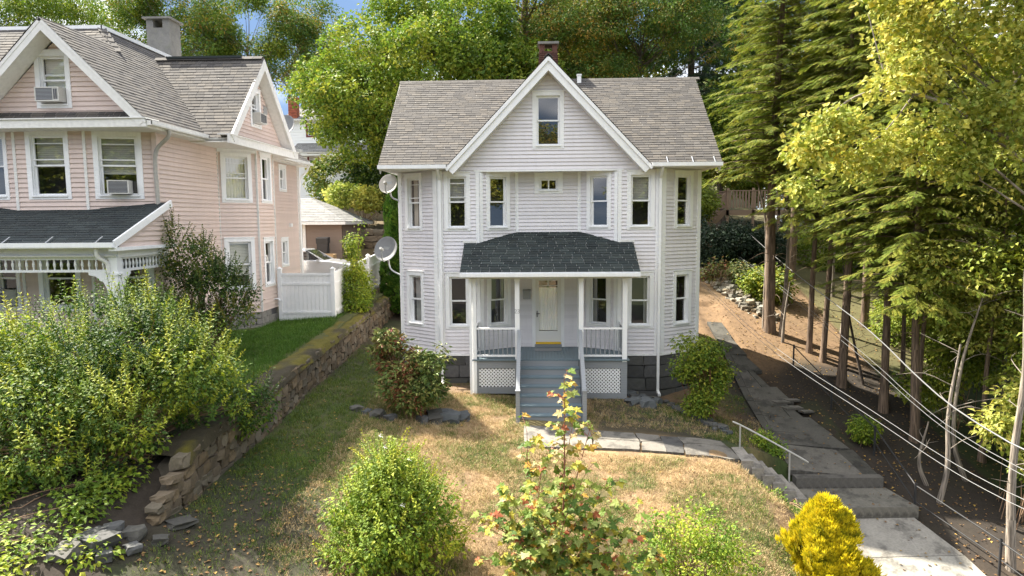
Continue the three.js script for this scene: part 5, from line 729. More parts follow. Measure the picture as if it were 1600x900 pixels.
// ---------------------------------------------------------------- service cables to a pole at the street
{
  const pole = thing('utility_pole', 'brown wooden utility pole at the street, right of the lower path', 'utility pole', [7.4, -3.3, 14.2]); part('shaft', tube([V(7.4, -3.5, 14.2), V(7.4, 3.4, 14.2)], (t) => 0.15 - 0.03 * t, 10), M.barkBrown, pole);
  const run = (label, pts, r, mat) => { const c = new THREE.CatmullRomCurve3(pts.map((p) => V(...p))); tag(part('cable', tube(c.getPoints(16), r, 5, 50), mat, scene), label, 'cable', 'service cables sloping to the lower right'); };
  run('thick pale cable, topmost of those sloping down to the lower right', [[10.76, 4.98, -16.8], [8.9, 3.55, -4.5], [7.35, 2.75, 5.0], [6.04, 2.22, 12.3], [7.3, 1.9, 14.2]], 0.012, M.cable);
  run('upper of the two thin middle cables crossing the trunks', [[9.6, 3.72, -14.7], [8.9, 2.75, -5], [7.45, 2.1, 4.6], [6.06, 1.95, 12.3], [7.3, 1.7, 14.2]], 0.005, M.cable);
  run('lower of the two thin middle cables crossing the trunks', [[9.6, 3.66, -14.7], [8.9, 2.64, -5], [7.45, 1.98, 4.6], [6.07, 1.87, 12.3], [7.3, 1.62, 14.2]], 0.005, M.cable);
  run('second lowest cable, running from the right corner of the grey house', [[4.93, 3.27, -0.86], [5.45, 2.2, 4.0], [5.8, 1.75, 8.5], [6.09, 1.54, 12.3], [7.3, 1.4, 14.2]], 0.005, M.cable);
  run('lowest cable, running from the right corner of the grey house', [[4.93, 3.2, -0.86], [5.45, 2.07, 4.0], [5.8, 1.62, 8.5], [6.10, 1.41, 12.3], [7.3, 1.3, 14.2]], 0.005, M.cable);
}

// ---------------------------------------------------------------- foliage kit
function leafInto(mb, o, q, L, W, col, fold = 0.18, curl = 0.15) { // one leaf: base at o, along local +y, face along +z
  const f = (x, y, z) => { const v = V(x, y, z).applyQuaternion(q); return [v.x + o.x, v.y + o.y, v.z + o.z]; };
  const b = f(0, 0, 0), t = f(0, L, -curl * L), l = f(-W / 2, L * 0.42, fold * W), r = f(W / 2, L * 0.42, fold * W), m = f(0, L * 0.48, 0); mb.col = col;
  mb.tri(b, m, l); mb.tri(l, m, t); mb.tri(b, r, m); mb.tri(m, r, t);
}
const UP = V(0, 1, 0);
function aim(dir, nrm) { const y = dir.clone().normalize(), z = nrm.clone().addScaledVector(y, -nrm.dot(y)); if (z.lengthSq() < 1e-5) z.set(1, 0, 0); z.normalize(); const x = y.clone().cross(z); return new THREE.Quaternion().setFromRotationMatrix(new THREE.Matrix4().makeBasis(x, y, z)); }
// a tuft of leaves about 1 unit across (L and W are given for a tuft of radius r)
function clump(seed, n, r, L, W, { up = 0.75, vary = 0.3, droop = 0.25 } = {}) {
  const R = rng(seed), mb = new MB();
  for (let i = 0; i < n; i++) { const a = R() * 6.283, c = R() * 2 - 1, s = Math.sqrt(1 - c * c), rad = r * Math.cbrt(0.15 + 0.85 * R()), p = V(Math.cos(a) * s, c * 0.75, Math.sin(a) * s), d = p.clone().addScaledVector(V(R() - 0.5, R() - 0.5 - droop, R() - 0.5), 1.2), nm = UP.clone().multiplyScalar(up).addScaledVector(V(R() - 0.5, R() - 0.5, R() - 0.5), 1.5 - up), k = 1 - vary / 2 + vary * R(), sc = 0.75 + 0.5 * R(); leafInto(mb, p.multiplyScalar(rad), aim(d, nm), L * sc, W * sc, [k * (0.92 + 0.16 * R()), k, k * (0.9 + 0.2 * R())]); }
  return mb.geo();
}
// a leafy shoot along +y, leaves in pairs
function shoot(seed, len, pairs, L, W, { droop = 0.4, open = 0.8 } = {}) {
  const R = rng(seed), mb = new MB(), pos = (t) => V(0.08 * len * Math.sin(t * 2 + seed), t * len, droop * 0.25 * len * t * t);
  mb.col = [0.9, 0.75, 0.5]; for (let i = 0; i < 3; i++) mb.beam(pos(i / 3).toArray(), pos((i + 1) / 3).toArray(), 0.006, 0.006, [1, 0, 0]);
  for (let i = 0; i < pairs; i++) { const t = (i + 0.6) / pairs, P = pos(t), a0 = i * 1.9 + R(); for (const s of [0, Math.PI]) { const a = a0 + s, d = V(Math.cos(a), open * (0.6 + 0.5 * R()) + (t > 0.85 ? 0.8 : 0) - droop * 0.3, Math.sin(a)), k = 0.82 + 0.36 * R(), sc = (1.1 - 0.45 * t) * (0.8 + 0.4 * R()); leafInto(mb, P, aim(d, V(0, 1, 0).addScaledVector(V(R() - 0.5, R() - 0.5, R() - 0.5), 0.7)), L * sc, W * sc, [k * (0.95 + 0.2 * t), k * (0.95 + 0.12 * t), k]); } }
  return mb.geo();
}
function hemlockSpray(seed) { // a flat, feathery spray 1 unit long along +y, lying in the x-y plane
  const R = rng(seed), mb = new MB(); const quad = (ax, ay, bx, by, w, dz) => { const dx = bx - ax, dy = by - ay, l = Math.hypot(dx, dy) || 1, px = -dy / l * w, py = dx / l * w; mb.tri([ax - px * 0.4, ay - py * 0.4, dz[0]], [bx, by, dz[1]], [(ax + bx) / 2 + px, (ay + by) / 2 + py, (dz[0] + dz[1]) / 2]); mb.tri([ax + px * 0.4, ay + py * 0.4, dz[0]], [(ax + bx) / 2 - px, (ay + by) / 2 - py, (dz[0] + dz[1]) / 2], [bx, by, dz[1]]); };
  const sag = (x, y) => -0.16 * y * y - 0.45 * x * x + 0.02;
  for (let i = 0; i < 9; i++) { const y = 0.06 + i * 0.1, sl = 0.40 * Math.sin(Math.PI * (0.18 + 0.8 * (1 - y))) + 0.05; for (const s of [-1, 1]) { const ex = s * sl * 0.86, ey = y + sl * (0.5 + 0.2 * R()), k = 0.78 + 0.45 * R(); mb.col = [k, k, k]; quad(0, y, ex, ey, 0.024, [sag(0, y), sag(ex, ey)]); for (const f of [0.4, 0.7]) { const qx = ex * f, qy = lerp(y, ey, f), tl = sl * 0.42 * (1.1 - f), k2 = 0.85 + 0.5 * R(); mb.col = [k2, k2, k2]; for (const g of [-1, 1]) { const dx = s * tl * (g > 0 ? 0.25 : 1), dy = tl * (g > 0 ? 1 : 0.1); quad(qx, qy, qx + dx, qy + dy, 0.02, [sag(qx, qy), sag(qx + dx, qy + dy)]); } } } }
  mb.col = [0.7, 0.55, 0.4]; quad(0, 0, 0, 1, 0.018, [0, sag(0, 1)]); return mb.geo();
}
function fan(seed, fingers = 11) { // an upright arborvitae spray 1 unit tall
  const R = rng(seed), mb = new MB(); for (let i = 0; i < fingers; i++) { const t = i / (fingers - 1) - 0.5, y0 = 0.1 + 0.3 * R(), a = t * 2.1 + 0.2 * (R() - 0.5), l = 0.62 * (1 - 0.7 * Math.abs(t)) * (0.8 + 0.4 * R()), x0 = t * 0.25, z0 = 0.05 * (R() - 0.5), x1 = x0 + Math.sin(a) * l, y1 = y0 + Math.cos(a) * l, w = 0.075, k = 0.75 + 0.4 * R(), z1 = z0 + 0.16 * (R() - 0.3), tw = 0.06 * (R() - 0.5); mb.col = [k * 0.9, k * 0.92, k * 0.9]; const mx = (x0 + x1) / 2, my = (y0 + y1) / 2, mz = (z0 + z1) / 2, px = Math.cos(a) * w, py = -Math.sin(a) * w; mb.tri([x0, y0, z0], [mx + px, my + py, mz + tw], [mx - px, my - py, mz - tw]); mb.col = [k * 1.2, k * 1.15, k]; mb.tri([mx - px, my - py, mz - tw], [mx + px, my + py, mz + tw], [x1, y1, z1]); } return mb.geo();
}
// copies of one small geometry through a crown; place(i, R) returns {p, q, s, c} or null
function scatter(name, geo, mat, parent, n, seed, place) {
  const R = rng(seed), im = new THREE.InstancedMesh(geo, mat, n), m = new THREE.Matrix4(), b = baseOf.get(parent) ?? V(0, 0, 0), S = V(1, 1, 1); let k = 0;
  for (let i = 0; i < n; i++) { const r = place(i, R); if (!r) continue; S.set(r.s, r.s * (r.sy ?? 1), r.s); m.compose(r.p.clone().sub(b), r.q, S); im.setMatrixAt(k, m); im.setColorAt(k, r.c); k++; }
  im.count = k; im.name = parent === scene ? numbered(name) : name; im.userData.kind = 'stuff'; shadow(im); parent.add(im); return im;
}
const mixCol = (pal, R, bias = 0, k = 1.35) => { const t = clamp(R() + bias) * (pal.length - 1.001), i = t | 0, f = t - i; return new THREE.Color().setRGB(k * lerp(pal[i][0], pal[i + 1][0], f), k * lerp(pal[i][1], pal[i + 1][1], f), k * lerp(pal[i][2], pal[i + 1][2], f)); };
const randQ = (R, tilt) => new THREE.Quaternion().setFromEuler(new THREE.Euler((R() - 0.5) * tilt, R() * 6.283, (R() - 0.5) * tilt, 'YXZ'));
function lobes(c, rad, n, size, seed, { bottom = -0.6 } = {}) { const R = rng(seed), L = []; let g = 0; while (L.length < n && g++ < n * 60) { const a = R() * 6.283, y = lerp(bottom, 1, R()), s = Math.sqrt(Math.max(0, 1 - y * y)), k = 0.45 + 0.5 * Math.sqrt(R()); const p = V(c[0] + Math.cos(a) * s * rad[0] * k, c[1] + y * rad[1] * (0.35 + 0.5 * R()), c[2] + Math.sin(a) * s * rad[2] * k), r = size * (0.7 + 0.6 * R()); if (L.some((q) => q.p.distanceTo(p) < (q.r + r) * 0.45)) continue; L.push({ p, r: [r * (1 + 0.3 * R()), r * (0.62 + 0.25 * R()), r * (1 + 0.3 * R())], h: R() }); L[L.length - 1].r.x; } L.forEach((l) => (l.rr = l.r[0])); return L; }
// leaves on and inside lobes, with noisy gaps
function crown(parent, L, geo, mat, n, seed, pal, { gap = 0.42, freq = 0.9, inner = 0.5, size = 1, tilt = 1.2, name = 'crown', hue = 0.35 } = {}) {
  const w = L.map((l) => l.r[0] * l.r[1]), tot = w.reduce((a, b) => a + b, 0);
  return scatter(name, geo, mat, parent, n, seed, (i, R) => {
    let t = R() * tot, j = 0; while (j < L.length - 1 && (t -= w[j]) > 0) j++; const l = L[j], a = R() * 6.283, c = R() * 2 - 1, s = Math.sqrt(1 - c * c), k = Math.pow(1 - inner * R() * R(), 1) * (0.86 + 0.28 * noise3(a * 2.3 + j * 5, c * 3.1, seed));
    const p = V(l.p.x + Math.cos(a) * s * l.r[0] * k, l.p.y + c * l.r[1] * k, l.p.z + Math.sin(a) * s * l.r[2] * k);
    if (noise3(p.x * freq + seed, p.y * freq * 1.2, p.z * freq) < gap * (0.7 + 0.5 * R())) return null;
    return { p, q: randQ(R, tilt), s: size * (0.7 + 0.6 * R()), c: mixCol(pal, R, (l.h - 0.5) * hue) };
  });
}
function limbs(parent, trunkPts, r0, r1, L, mat, seed, { twigs = 3, from = 0.35, limbR = 0.3, seg = 9, wob = 0.35 } = {}) {
  const R = rng(seed), cur = new THREE.CatmullRomCurve3(trunkPts.map((p) => V(...p))), len = cur.getLength();
  part('trunk', tube(trunkPts, (t) => lerp(r0, r1, Math.pow(t, 0.8)) * (1 + 0.7 * Math.exp(-t * len * 2.2)), seg, Math.max(8, (len * 2) | 0), wob, seed), mat, parent);
  const gs = [];
  for (const l of L) { let best = from, bd = 1e9; for (let t = from; t <= 1; t += 0.05) { const P = cur.getPointAt(t), d = Math.hypot(P.x - l.p.x, P.z - l.p.z) * 0.75 - (l.p.y - P.y); const e = Math.abs(d - 0.2); if (e < bd) { bd = e; best = t; } } const S = cur.getPointAt(best), rr = Math.max(0.02, lerp(r0, r1, best) * limbR * (0.7 + 0.6 * R())), mid = S.clone().lerp(l.p, 0.5).add(V((R() - 0.5) * 0.5, -0.12 * S.distanceTo(l.p) * R(), (R() - 0.5) * 0.5)); gs.push(tube([S, mid, l.p], (t) => rr * (1 - 0.78 * t), 5, 8, 0.3, R() * 9)); for (let k = 0; k < twigs; k++) { const a = R() * 6.283, e = l.p.clone().add(V(Math.cos(a) * l.r[0] * 0.9, (R() - 0.2) * l.r[1], Math.sin(a) * l.r[2] * 0.9)), s0 = mid.clone().lerp(l.p, 0.3 + 0.6 * R()); gs.push(tube([s0, s0.clone().lerp(e, 0.5).add(V(0, 0.1, 0)), e], (t) => rr * 0.34 * (1 - 0.75 * t), 4, 5)); } }
  if (gs.length) stuffPart('branches', mergeGeometries(gs), mat, parent);
}
const CL = { maple: clump(1, 15, 0.42, 0.17, 0.15), fine: clump(2, 16, 0.38, 0.13, 0.085), airy: clump(3, 10, 0.45, 0.15, 0.10), big: clump(4, 22, 0.9, 0.34, 0.28), yellow: clump(5, 11, 0.30, 0.115, 0.105, { up: 0.5, droop: 0.5 }), bush: clump(6, 13, 0.2, 0.08, 0.047), small: clump(7, 12, 0.16, 0.06, 0.038), rhodo: clump(8, 11, 0.15, 0.12, 0.045, { up: 0.4 }), dark: clump(9, 14, 0.2, 0.075, 0.05) };
const SP = [hemlockSpray(1), hemlockSpray(2)], FAN = [fan(1), fan(2, 13)];
const PAL = {
  maple: [[0.06, 0.11, 0.012], [0.11, 0.18, 0.018], [0.18, 0.235, 0.024], [0.27, 0.28, 0.03]],
  oak: [[0.045, 0.095, 0.015], [0.075, 0.14, 0.022], [0.12, 0.18, 0.025], [0.26, 0.17, 0.025]],
  dark: [[0.025, 0.055, 0.012], [0.045, 0.09, 0.016], [0.08, 0.13, 0.02], [0.18, 0.18, 0.025]],
  turn: [[0.08, 0.12, 0.015], [0.15, 0.18, 0.02], [0.23, 0.23, 0.026], [0.32, 0.22, 0.028]],
  yellow: [[0.15, 0.20, 0.03], [0.25, 0.29, 0.05], [0.35, 0.36, 0.08], [0.44, 0.40, 0.08]],
  hemlock: [[0.08, 0.12, 0.018], [0.14, 0.185, 0.026], [0.21, 0.24, 0.035], [0.28, 0.265, 0.055]],
  spruce: [[0.012, 0.028, 0.016], [0.022, 0.045, 0.024], [0.035, 0.06, 0.03]],
  arbor: [[0.02, 0.055, 0.008], [0.035, 0.085, 0.012], [0.07, 0.12, 0.016]],
  gold: [[0.20, 0.21, 0.012], [0.36, 0.33, 0.015], [0.48, 0.42, 0.02], [0.54, 0.48, 0.03]],
  bush: [[0.08, 0.14, 0.014], [0.14, 0.215, 0.02], [0.23, 0.30, 0.028], [0.34, 0.36, 0.035]],
  left: [[0.025, 0.062, 0.012], [0.055, 0.11, 0.018], [0.13, 0.20, 0.025], [0.28, 0.32, 0.03]],
  rhodo: [[0.045, 0.07, 0.018], [0.10, 0.14, 0.035], [0.20, 0.21, 0.06], [0.16, 0.06, 0.03]],
  lime: [[0.10, 0.15, 0.018], [0.19, 0.24, 0.025], [0.30, 0.32, 0.035]],
};
function tree(label, grp, { x, z, h, r, lean = [0, 0], c, rad, n, size, count, leaf = CL.maple, pal = PAL.maple, bark = M.barkBrown, seed = 1, gap, freq, scale = 1, twigs, from, limbR, bottom, mat = M.leaf, L = null, name = 'tree', hue, inner }) {
  const y = G(x, z) - 0.15, t = thing(name, label, 'tree', [x, y, z], grp), R = rng(seed), LL = L ?? lobes(c, rad, n, size, seed, { bottom }), top = [x + lean[0], y + h, z + lean[1]];
  limbs(t, [[x, y, z], [x + lean[0] * 0.2 + (R() - 0.5) * 0.3, y + h * 0.3, z + lean[1] * 0.25], [x + lean[0] * 0.6 + (R() - 0.5) * 0.5, y + h * 0.65, z + lean[1] * 0.6], top], r, r * 0.25, LL, bark, seed, { twigs, from, limbR });
  crown(t, LL, leaf, mat, count, seed + 5, pal, { gap, freq, size: scale, hue, inner }); return t;
}
function hemlock(label, { x, z, h, r, base, R0, seed, n = 90, dens = 0.17, dead = 8, pal = PAL.hemlock, bark = M.barkBrown, lean = [0, 0], topR = 0.1, sp = 0.55, name = 'hemlock_tree' }) {
  const y = G(x, z) - 0.15, t = thing(name, label, 'tree', [x, y, z]), R = rng(seed), P = (k) => V(x + lean[0] * k + 0.12 * Math.sin(k * 5 + seed), y + h * k, z + lean[1] * k + 0.1 * Math.cos(k * 4 + seed));
  part('trunk', tube([P(0), P(0.25), P(0.5), P(0.75), P(1)], (k) => r * (1 - 0.85 * k) * (1 + 0.35 * Math.exp(-k * h * 2.5)), 9, Math.max(12, (h * 1.6) | 0), 0.3, seed), bark, t);
  const gs = [], spots = [];
  for (let i = 0; i < n; i++) { const k = base + (1 - base) * Math.pow((i + R()) / n, 1.05), S = P(k), a = i * 2.4 + R() * 0.9, len = R0 * Math.pow(1 - Math.pow((k - base * 0.6) / (1 - base * 0.6), 1.5), 0.8) * (0.6 + 0.5 * R()) + topR, dr = 0.06 + 0.16 * R(), dir = V(Math.cos(a), 0, Math.sin(a)), pt = (u) => S.clone().addScaledVector(dir, len * u).add(V(0, len * (0.16 * u - (dr + 0.15) * u * u), 0)); gs.push(tube([pt(0), pt(0.5), pt(1)], (u) => Math.max(0.004, 0.02 * len * 0.5 * (1 - 0.8 * u)), 4, 5)); for (let u = 0.05; u < 1; u += dens / Math.max(len, 0.4)) { const s = R() < 0.5 ? -1 : 1; spots.push({ p: pt(u).add(V(0, (R() - 0.5) * 0.06, 0)), d: dir.clone().applyAxisAngle(UP, s * (0.95 - 0.55 * u) * (0.7 + 0.5 * R())).add(V(0, -0.02 - 0.4 * R(), 0)), s: sp * (1.2 - 0.45 * u) * (0.7 + 0.5 * R()) }); } spots.push({ p: pt(0.92), d: dir.clone().add(V(0, -0.45, 0)), s: sp * 0.8 }); }
  for (let i = 0; i < dead; i++) { const k = base * (0.25 + 0.75 * R()), S = P(k), a = R() * 6.283, l = 0.5 + 1.1 * R(); gs.push(tube([S, S.clone().add(V(Math.cos(a) * l * 0.5, 0.05 * l, Math.sin(a) * l * 0.5)), S.clone().add(V(Math.cos(a + 0.2) * l, -0.2 * l, Math.sin(a + 0.2) * l))], (u) => 0.014 * (1 - 0.8 * u), 4, 5)); }
  stuffPart('branches', mergeGeometries(gs), bark, t);
  const nz = V(0, 1, 0); scatter('foliage', SP[seed % 2], M.needle, t, spots.length, seed + 9, (i, Q) => { const o = spots[i]; return { p: o.p, q: aim(o.d, nz.clone().add(V((Q() - 0.5) * 0.8, 0, (Q() - 0.5) * 0.8))), s: o.s, c: mixCol(pal, Q) }; });
  return t;
}
function shrub(name, label, cat, { x, z, y = null, L, geo, n, pal, seed, stems = 14, spread = 0.25, sr = 0.014, gap, freq, scale = 1, mat = M.leaf, bark = M.twig, inner, shoots = null, hue = 0.5, tilt }) {
  y ??= G(x, z) - 0.05; const t = thing(name, label, cat, [x, y, z]), R = rng(seed), gs = [], A = L.map((l) => Array.isArray(l) ? { p: V(l[0], l[1], l[2]), r: [l[3], l[4] ?? l[3], l[5] ?? l[3]], h: R() } : l);
  for (let i = 0; i < stems; i++) { const l = A[i % A.length], e = l.p.clone().add(V((R() - 0.5) * l.r[0] * 1.3, (R() - 0.3) * l.r[1] * 1.2, (R() - 0.5) * l.r[2] * 1.3)), a = R() * 6.283, s = V(x + Math.cos(a) * spread * R(), y, z + Math.sin(a) * spread * R()); gs.push(tube([s, s.clone().lerp(e, 0.5).add(V((R() - 0.5) * 0.2, 0.1 + 0.15 * R(), (R() - 0.5) * 0.2)), e], (u) => sr * (1.1 - 0.85 * u), 4, 7)); }
  if (gs.length) stuffPart('stems', mergeGeometries(gs), bark, t);
  crown(t, A, geo, mat, n, seed + 3, pal, { gap, freq, size: scale, name: 'foliage', inner, hue, tilt });
  if (shoots) { const w = A.map((l) => l.r[0]), tot = w.reduce((p, q) => p + q, 0); scatter('shoots', shoots.geo, mat, t, shoots.n, seed + 4, (i, Q) => { let u = Q() * tot, j = 0; while (j < A.length - 1 && (u -= w[j]) > 0) j++; const l = A[j], a = Q() * 6.283, c = lerp(shoots.low ?? -0.2, 1, Q()), s = Math.sqrt(1 - c * c), k = 0.72 + 0.22 * Q(), d = V(Math.cos(a) * s, c, Math.sin(a) * s); return { p: V(l.p.x + d.x * l.r[0] * k, l.p.y + d.y * l.r[1] * k, l.p.z + d.z * l.r[2] * k), q: aim(d.clone().multiplyScalar(0.8).add(V(0, shoots.rise ?? 0.7, 0)), V(Q() - 0.5, 0.2, Q() - 0.5)), s: (shoots.scale ?? 1) * (0.6 + 0.6 * Q()), c: mixCol(shoots.pal ?? pal, Q, (l.h - 0.5) * hue + 0.15) }; }); }
  return t;
}

// ---------------------------------------------------------------- trees behind the houses
tree('broad yellow-green maple between the two houses, in front of the white house', null, { x: -5.8, z: -21.8, h: 9.8, r: 0.36, c: [-6.35, 13.1, -21.3], rad: [7.2, 8.1, 5.2], n: 46, size: 1.9, count: 11000, leaf: CL.maple, pal: PAL.maple, seed: 11, gap: 0.36, bottom: -0.85, scale: 1.1 });
tree('tall dark-barked forked tree rising behind the red brick chimney', null, { x: -0.9, z: -25, h: 17, r: 0.62, bark: M.barkDark, c: [-0.6, 21, -25], rad: [6, 6.5, 5], n: 26, size: 1.6, count: 2800, leaf: CL.airy, pal: PAL.turn, seed: 12, gap: 0.45, bottom: -0.5, limbR: 0.42, from: 0.5, twigs: 5 });
tree('big green oak with orange flecks behind the right roof of the grey house', null, { x: 6.2, z: -23, h: 11, r: 0.4, bark: M.barkDark, c: [5.4, 16.2, -22.5], rad: [6.2, 6.6, 4.5], n: 44, size: 1.5, count: 7200, leaf: CL.fine, pal: PAL.oak, seed: 13, gap: 0.42, bottom: -0.9, scale: 1.1 });
tree('yellowing slender tree behind the chimney, half hidden by the oak', null, { x: 1.6, z: -28, h: 12, r: 0.3, bark: M.barkDark, c: [1.6, 15.4, -27], rad: [3.8, 5, 3.5], n: 22, size: 1.3, count: 2600, leaf: CL.fine, pal: PAL.turn, seed: 14, gap: 0.42, bottom: -0.9, scale: 1.1 });
hemlock('dark drooping spruce behind the right end of the grey roof', { x: 10.4, z: -27, h: 23, r: 0.35, base: 0.1, R0: 4.6, seed: 15, n: 150, dens: 0.26, pal: PAL.spruce, bark: M.barkDark, sp: 0.95, name: 'spruce_tree' });
const farTrees = [
  ['dense dark tree at the top left corner behind the pink roof', -46, -40, 12, 22.5, 6.5, PAL.maple, CL.airy, 5600, 0.45], ['bright leafy tree above the left ridge of the pink house', -39, -42, 12, 22.5, 6, PAL.maple, CL.airy, 5000, 0.4], ['dense dark green tree left of the stucco chimney', -31.5, -38, 13, 22.6, 6.4, PAL.oak, CL.airy, 6000, 0.45],
  ['airy tree right of the stucco chimney with sky showing through', -25.8, -40, 12, 21.8, 4.6, PAL.maple, CL.airy, 3800, 0.48], ['second airy tree, over the side gable of the pink house', -21.4, -41, 12, 21.0, 4.4, PAL.oak, CL.airy, 3800, 0.48], ['airy orange-tinged tree above the red chimney of the white house', -18.6, -46, 10, 18.6, 4.4, PAL.turn, CL.airy, 4200, 0.45], ['low green tree behind the white house roof', -13.6, -42, 8, 15.5, 4.2, PAL.maple, CL.airy, 3500, 0.38],
  ['hazy grey-green tree seen over the maple crown', -12.0, -55, 12, 22, 6, PAL.dark, CL.airy, 3400, 0.42],
];
farTrees.forEach(([label, x, z, h, cy, r, pal, leaf, count, gap], i) => tree(label, null, { x, z, h, r: 0.34, bark: i > 2 ? M.barkBrown : M.barkDark, c: [x, cy, z], rad: [r, r * 1.25, r * 0.8], n: 26, size: r * 0.29, count, leaf, pal, seed: 30 + i, gap, scale: leaf === CL.airy ? 1.25 : 1, bottom: -0.9, twigs: 4 }));
// the wooded slope on the right: hemlocks with bare lower trunks
const HM = [
  ['thick-trunked hemlock nearest the grey house at the head of the dirt slope', 8.73, -5.26, 19, 0.20, 0.40, 2.9, 41, 130, {}],
  ['slim hemlock just right of the thick one, with a bare lower trunk', 9.75, -3.8, 17, 0.105, 0.36, 2.1, 42, 90, {}], ['dark slim trunk standing third from the grey house', 10.0, -3.3, 18, 0.105, 0.42, 2.0, 43, 90, {}], ['stout dark hemlock trunk in the middle of the row', 9.85, -1.7, 18, 0.145, 0.36, 2.3, 44, 100, {}],
  ['hemlock with a straight brown trunk right of the stout dark one', 10.45, -0.2, 18, 0.125, 0.34, 2.3, 45, 100, {}], ['hemlock with a pale sunlit trunk above the path', 10.5, 1.6, 17, 0.125, 0.30, 2.4, 46, 100, {}], ['tilted slim trunk behind the pale sunlit one', 11.0, 1.0, 14, 0.075, 0.45, 1.6, 47, 60, { lean: [0.9, -0.4] }],
  ['hemlock deeper in the wood behind the row', 13.0, -6.5, 18, 0.16, 0.38, 2.6, 48, 110, {}], ['low-skirted hemlock deep in the wood on the right', 15.2, -2.2, 17, 0.16, 0.36, 2.6, 49, 100, {}], ['hemlock beyond the dirt slope, before the wooden deck side', 11.7, -11.5, 18, 0.2, 0.34, 2.8, 50, 120, {}], ['far hemlock at the back of the wood', 16.5, -12, 19, 0.18, 0.34, 2.8, 51, 100, {}],
  ['full hemlock with low pale sprays near the right edge', 13.4, 2.8, 15, 0.12, 0.2, 2.3, 52, 100, {}], ['hemlock whose lowest boughs hang at the right edge', 14.2, 5.4, 14, 0.12, 0.26, 2.2, 53, 90, {}], ['tall hemlock far right behind the yellow maple', 18.5, 1.5, 19, 0.2, 0.3, 2.8, 54, 110, {}],   ['tall hemlock far right at the back', 21, -6, 20, 0.2, 0.32, 3.0, 55, 110, {}],
];
HM.forEach(([label, x, z, h, r, base, R0, seed, n, o]) => hemlock(label, { x, z, h, r, base: base * (x < 11.2 && base > 0.28 ? 0.8 : 1), R0: R0 * 1.08, seed, n: Math.round(n * (x < 11.2 ? 2.3 : 1.5)), dens: 0.062, sp: 0.34, ...o }));
// slim young trees with light leaf among the hemlocks
[[11.6, -5.6, 11, 'slim young tree beside the hemlock row, nearest the dirt slope'], [12.2, -2.2, 12, 'slim tree with light leaf behind the stout dark trunk'], [12.0, 2.4, 10, 'slim leafy tree right of the pale sunlit trunk'], [13.6, 0.8, 11, 'second slim leafy tree right of the pale sunlit trunk'], [14.6, -4.2, 12, 'slim tree with light leaf deep between the trunks'], [15.4, 3.6, 10, 'slim leafy tree near the right edge, behind the crooked sapling'], [16.8, 0.2, 12, 'slim tall tree at the right edge of the wood'], [13.0, 4.6, 9, 'low slim leafy tree behind the nearest grey trunk'], [17.5, -6.5, 12, 'slim tree far in the wood with sunlit leaf'], [12.9, -9.6, 11, 'slim tree at the top of the wood below the deck'], [19.5, -1.8, 12, 'slim tree furthest right in the wood']].forEach(([x, z, h, label], i) => tree(label, null, { x, z, h, r: 0.075, bark: i % 3 ? M.barkBrown : M.barkGrey, c: [x, G(x, z) + h * 0.62, z], rad: [1.7, h * 0.42, 1.6], n: 16, size: 0.72, count: 620, leaf: CL.fine, pal: i % 2 ? PAL.lime : PAL.yellow, seed: 210 + i, gap: 0.42, bottom: -0.95, twigs: 2, limbR: 0.5, name: 'young_tree' }));
// small bare understory trunks
const snag = (label, pts, r, n, seed, bark = M.barkGrey) => { const p = pts.map(([x, y, z]) => V(x, y, z)); p[0].y = G(p[0].x, p[0].z) - 0.1; const t = thing('sapling', label, 'tree', p[0].toArray()), R = rng(seed); part('trunk', tube(p, (k) => r * (1.1 - 0.8 * k), 7, 18, 0.3, seed), bark, t); const c = new THREE.CatmullRomCurve3(p), gs = []; for (let i = 0; i < n * 0.6; i++) { const k = 0.25 + 0.72 * R(), S = c.getPointAt(k), a = R() * 6.283, l = 0.35 + 0.9 * R(), m = S.clone().add(V(Math.cos(a) * l * 0.5, l * 0.22, Math.sin(a) * l * 0.5)); gs.push(tube([S, m, S.clone().add(V(Math.cos(a + 0.3) * l, l * (0.5 * R() - 0.05), Math.sin(a + 0.3) * l))], (u) => 0.013 * (1 - 0.8 * u), 4, 6)); const e = m.clone().add(V((R() - 0.5) * l * 0.7, l * 0.2 * R(), (R() - 0.5) * l * 0.7)); gs.push(tube([m, m.clone().lerp(e, 0.5).add(V(0, 0.04, 0)), e], (u) => 0.007 * (1 - 0.7 * u), 4, 4)); } stuffPart('branches', mergeGeometries(gs), bark, t); return t; };
snag('thin grey bare trunk standing nearest at the right edge', [[9.9, -2.4, 6.78], [9.78, 0, 6.8], [9.85, 2, 6.85], [9.75, 4.2, 6.8]], 0.095, 16, 3); snag('crooked bare sapling with twisted twigs left of the nearest grey trunk', [[9.6, -1.8, 4.57], [9.75, -0.8, 4.6], [9.72, 0.4, 4.55], [9.95, 2.2, 4.5]], 0.07, 14, 4); snag('short broken-topped bare stem in the shade by the black rail', [[9.7, -1.7, 3.9], [9.45, -1.0, 3.9], [9.6, 0.1, 3.95]], 0.055, 5, 5);
snag('leaning bare sapling in the shade beyond the landing', [[10.95, -1.6, 3.45], [10.6, -0.6, 3.4], [10.75, 1.4, 3.3], [11.3, 3.4, 3.2]], 0.06, 10, 6); snag('thin slanting stem behind the dark trunks', [[10.7, -0.4, -1.8], [10.2, 2, -2], [9.95, 4.6, -2.3]], 0.05, 8, 7, M.barkDark); snag('pale thin stem beside the thick hemlock trunk', [[9.0, 0.9, -5.0], [9.15, 3, -5.0], [9.2, 6.5, -5.1], [9.0, 9, -5.2]], 0.08, 8, 8); snag('broken stub with forked twigs at the edge of the dirt slope', [[8.9, 0.6, -4.5], [8.95, 1.6, -4.5], [9.15, 2.9, -4.6]], 0.06, 8, 9);
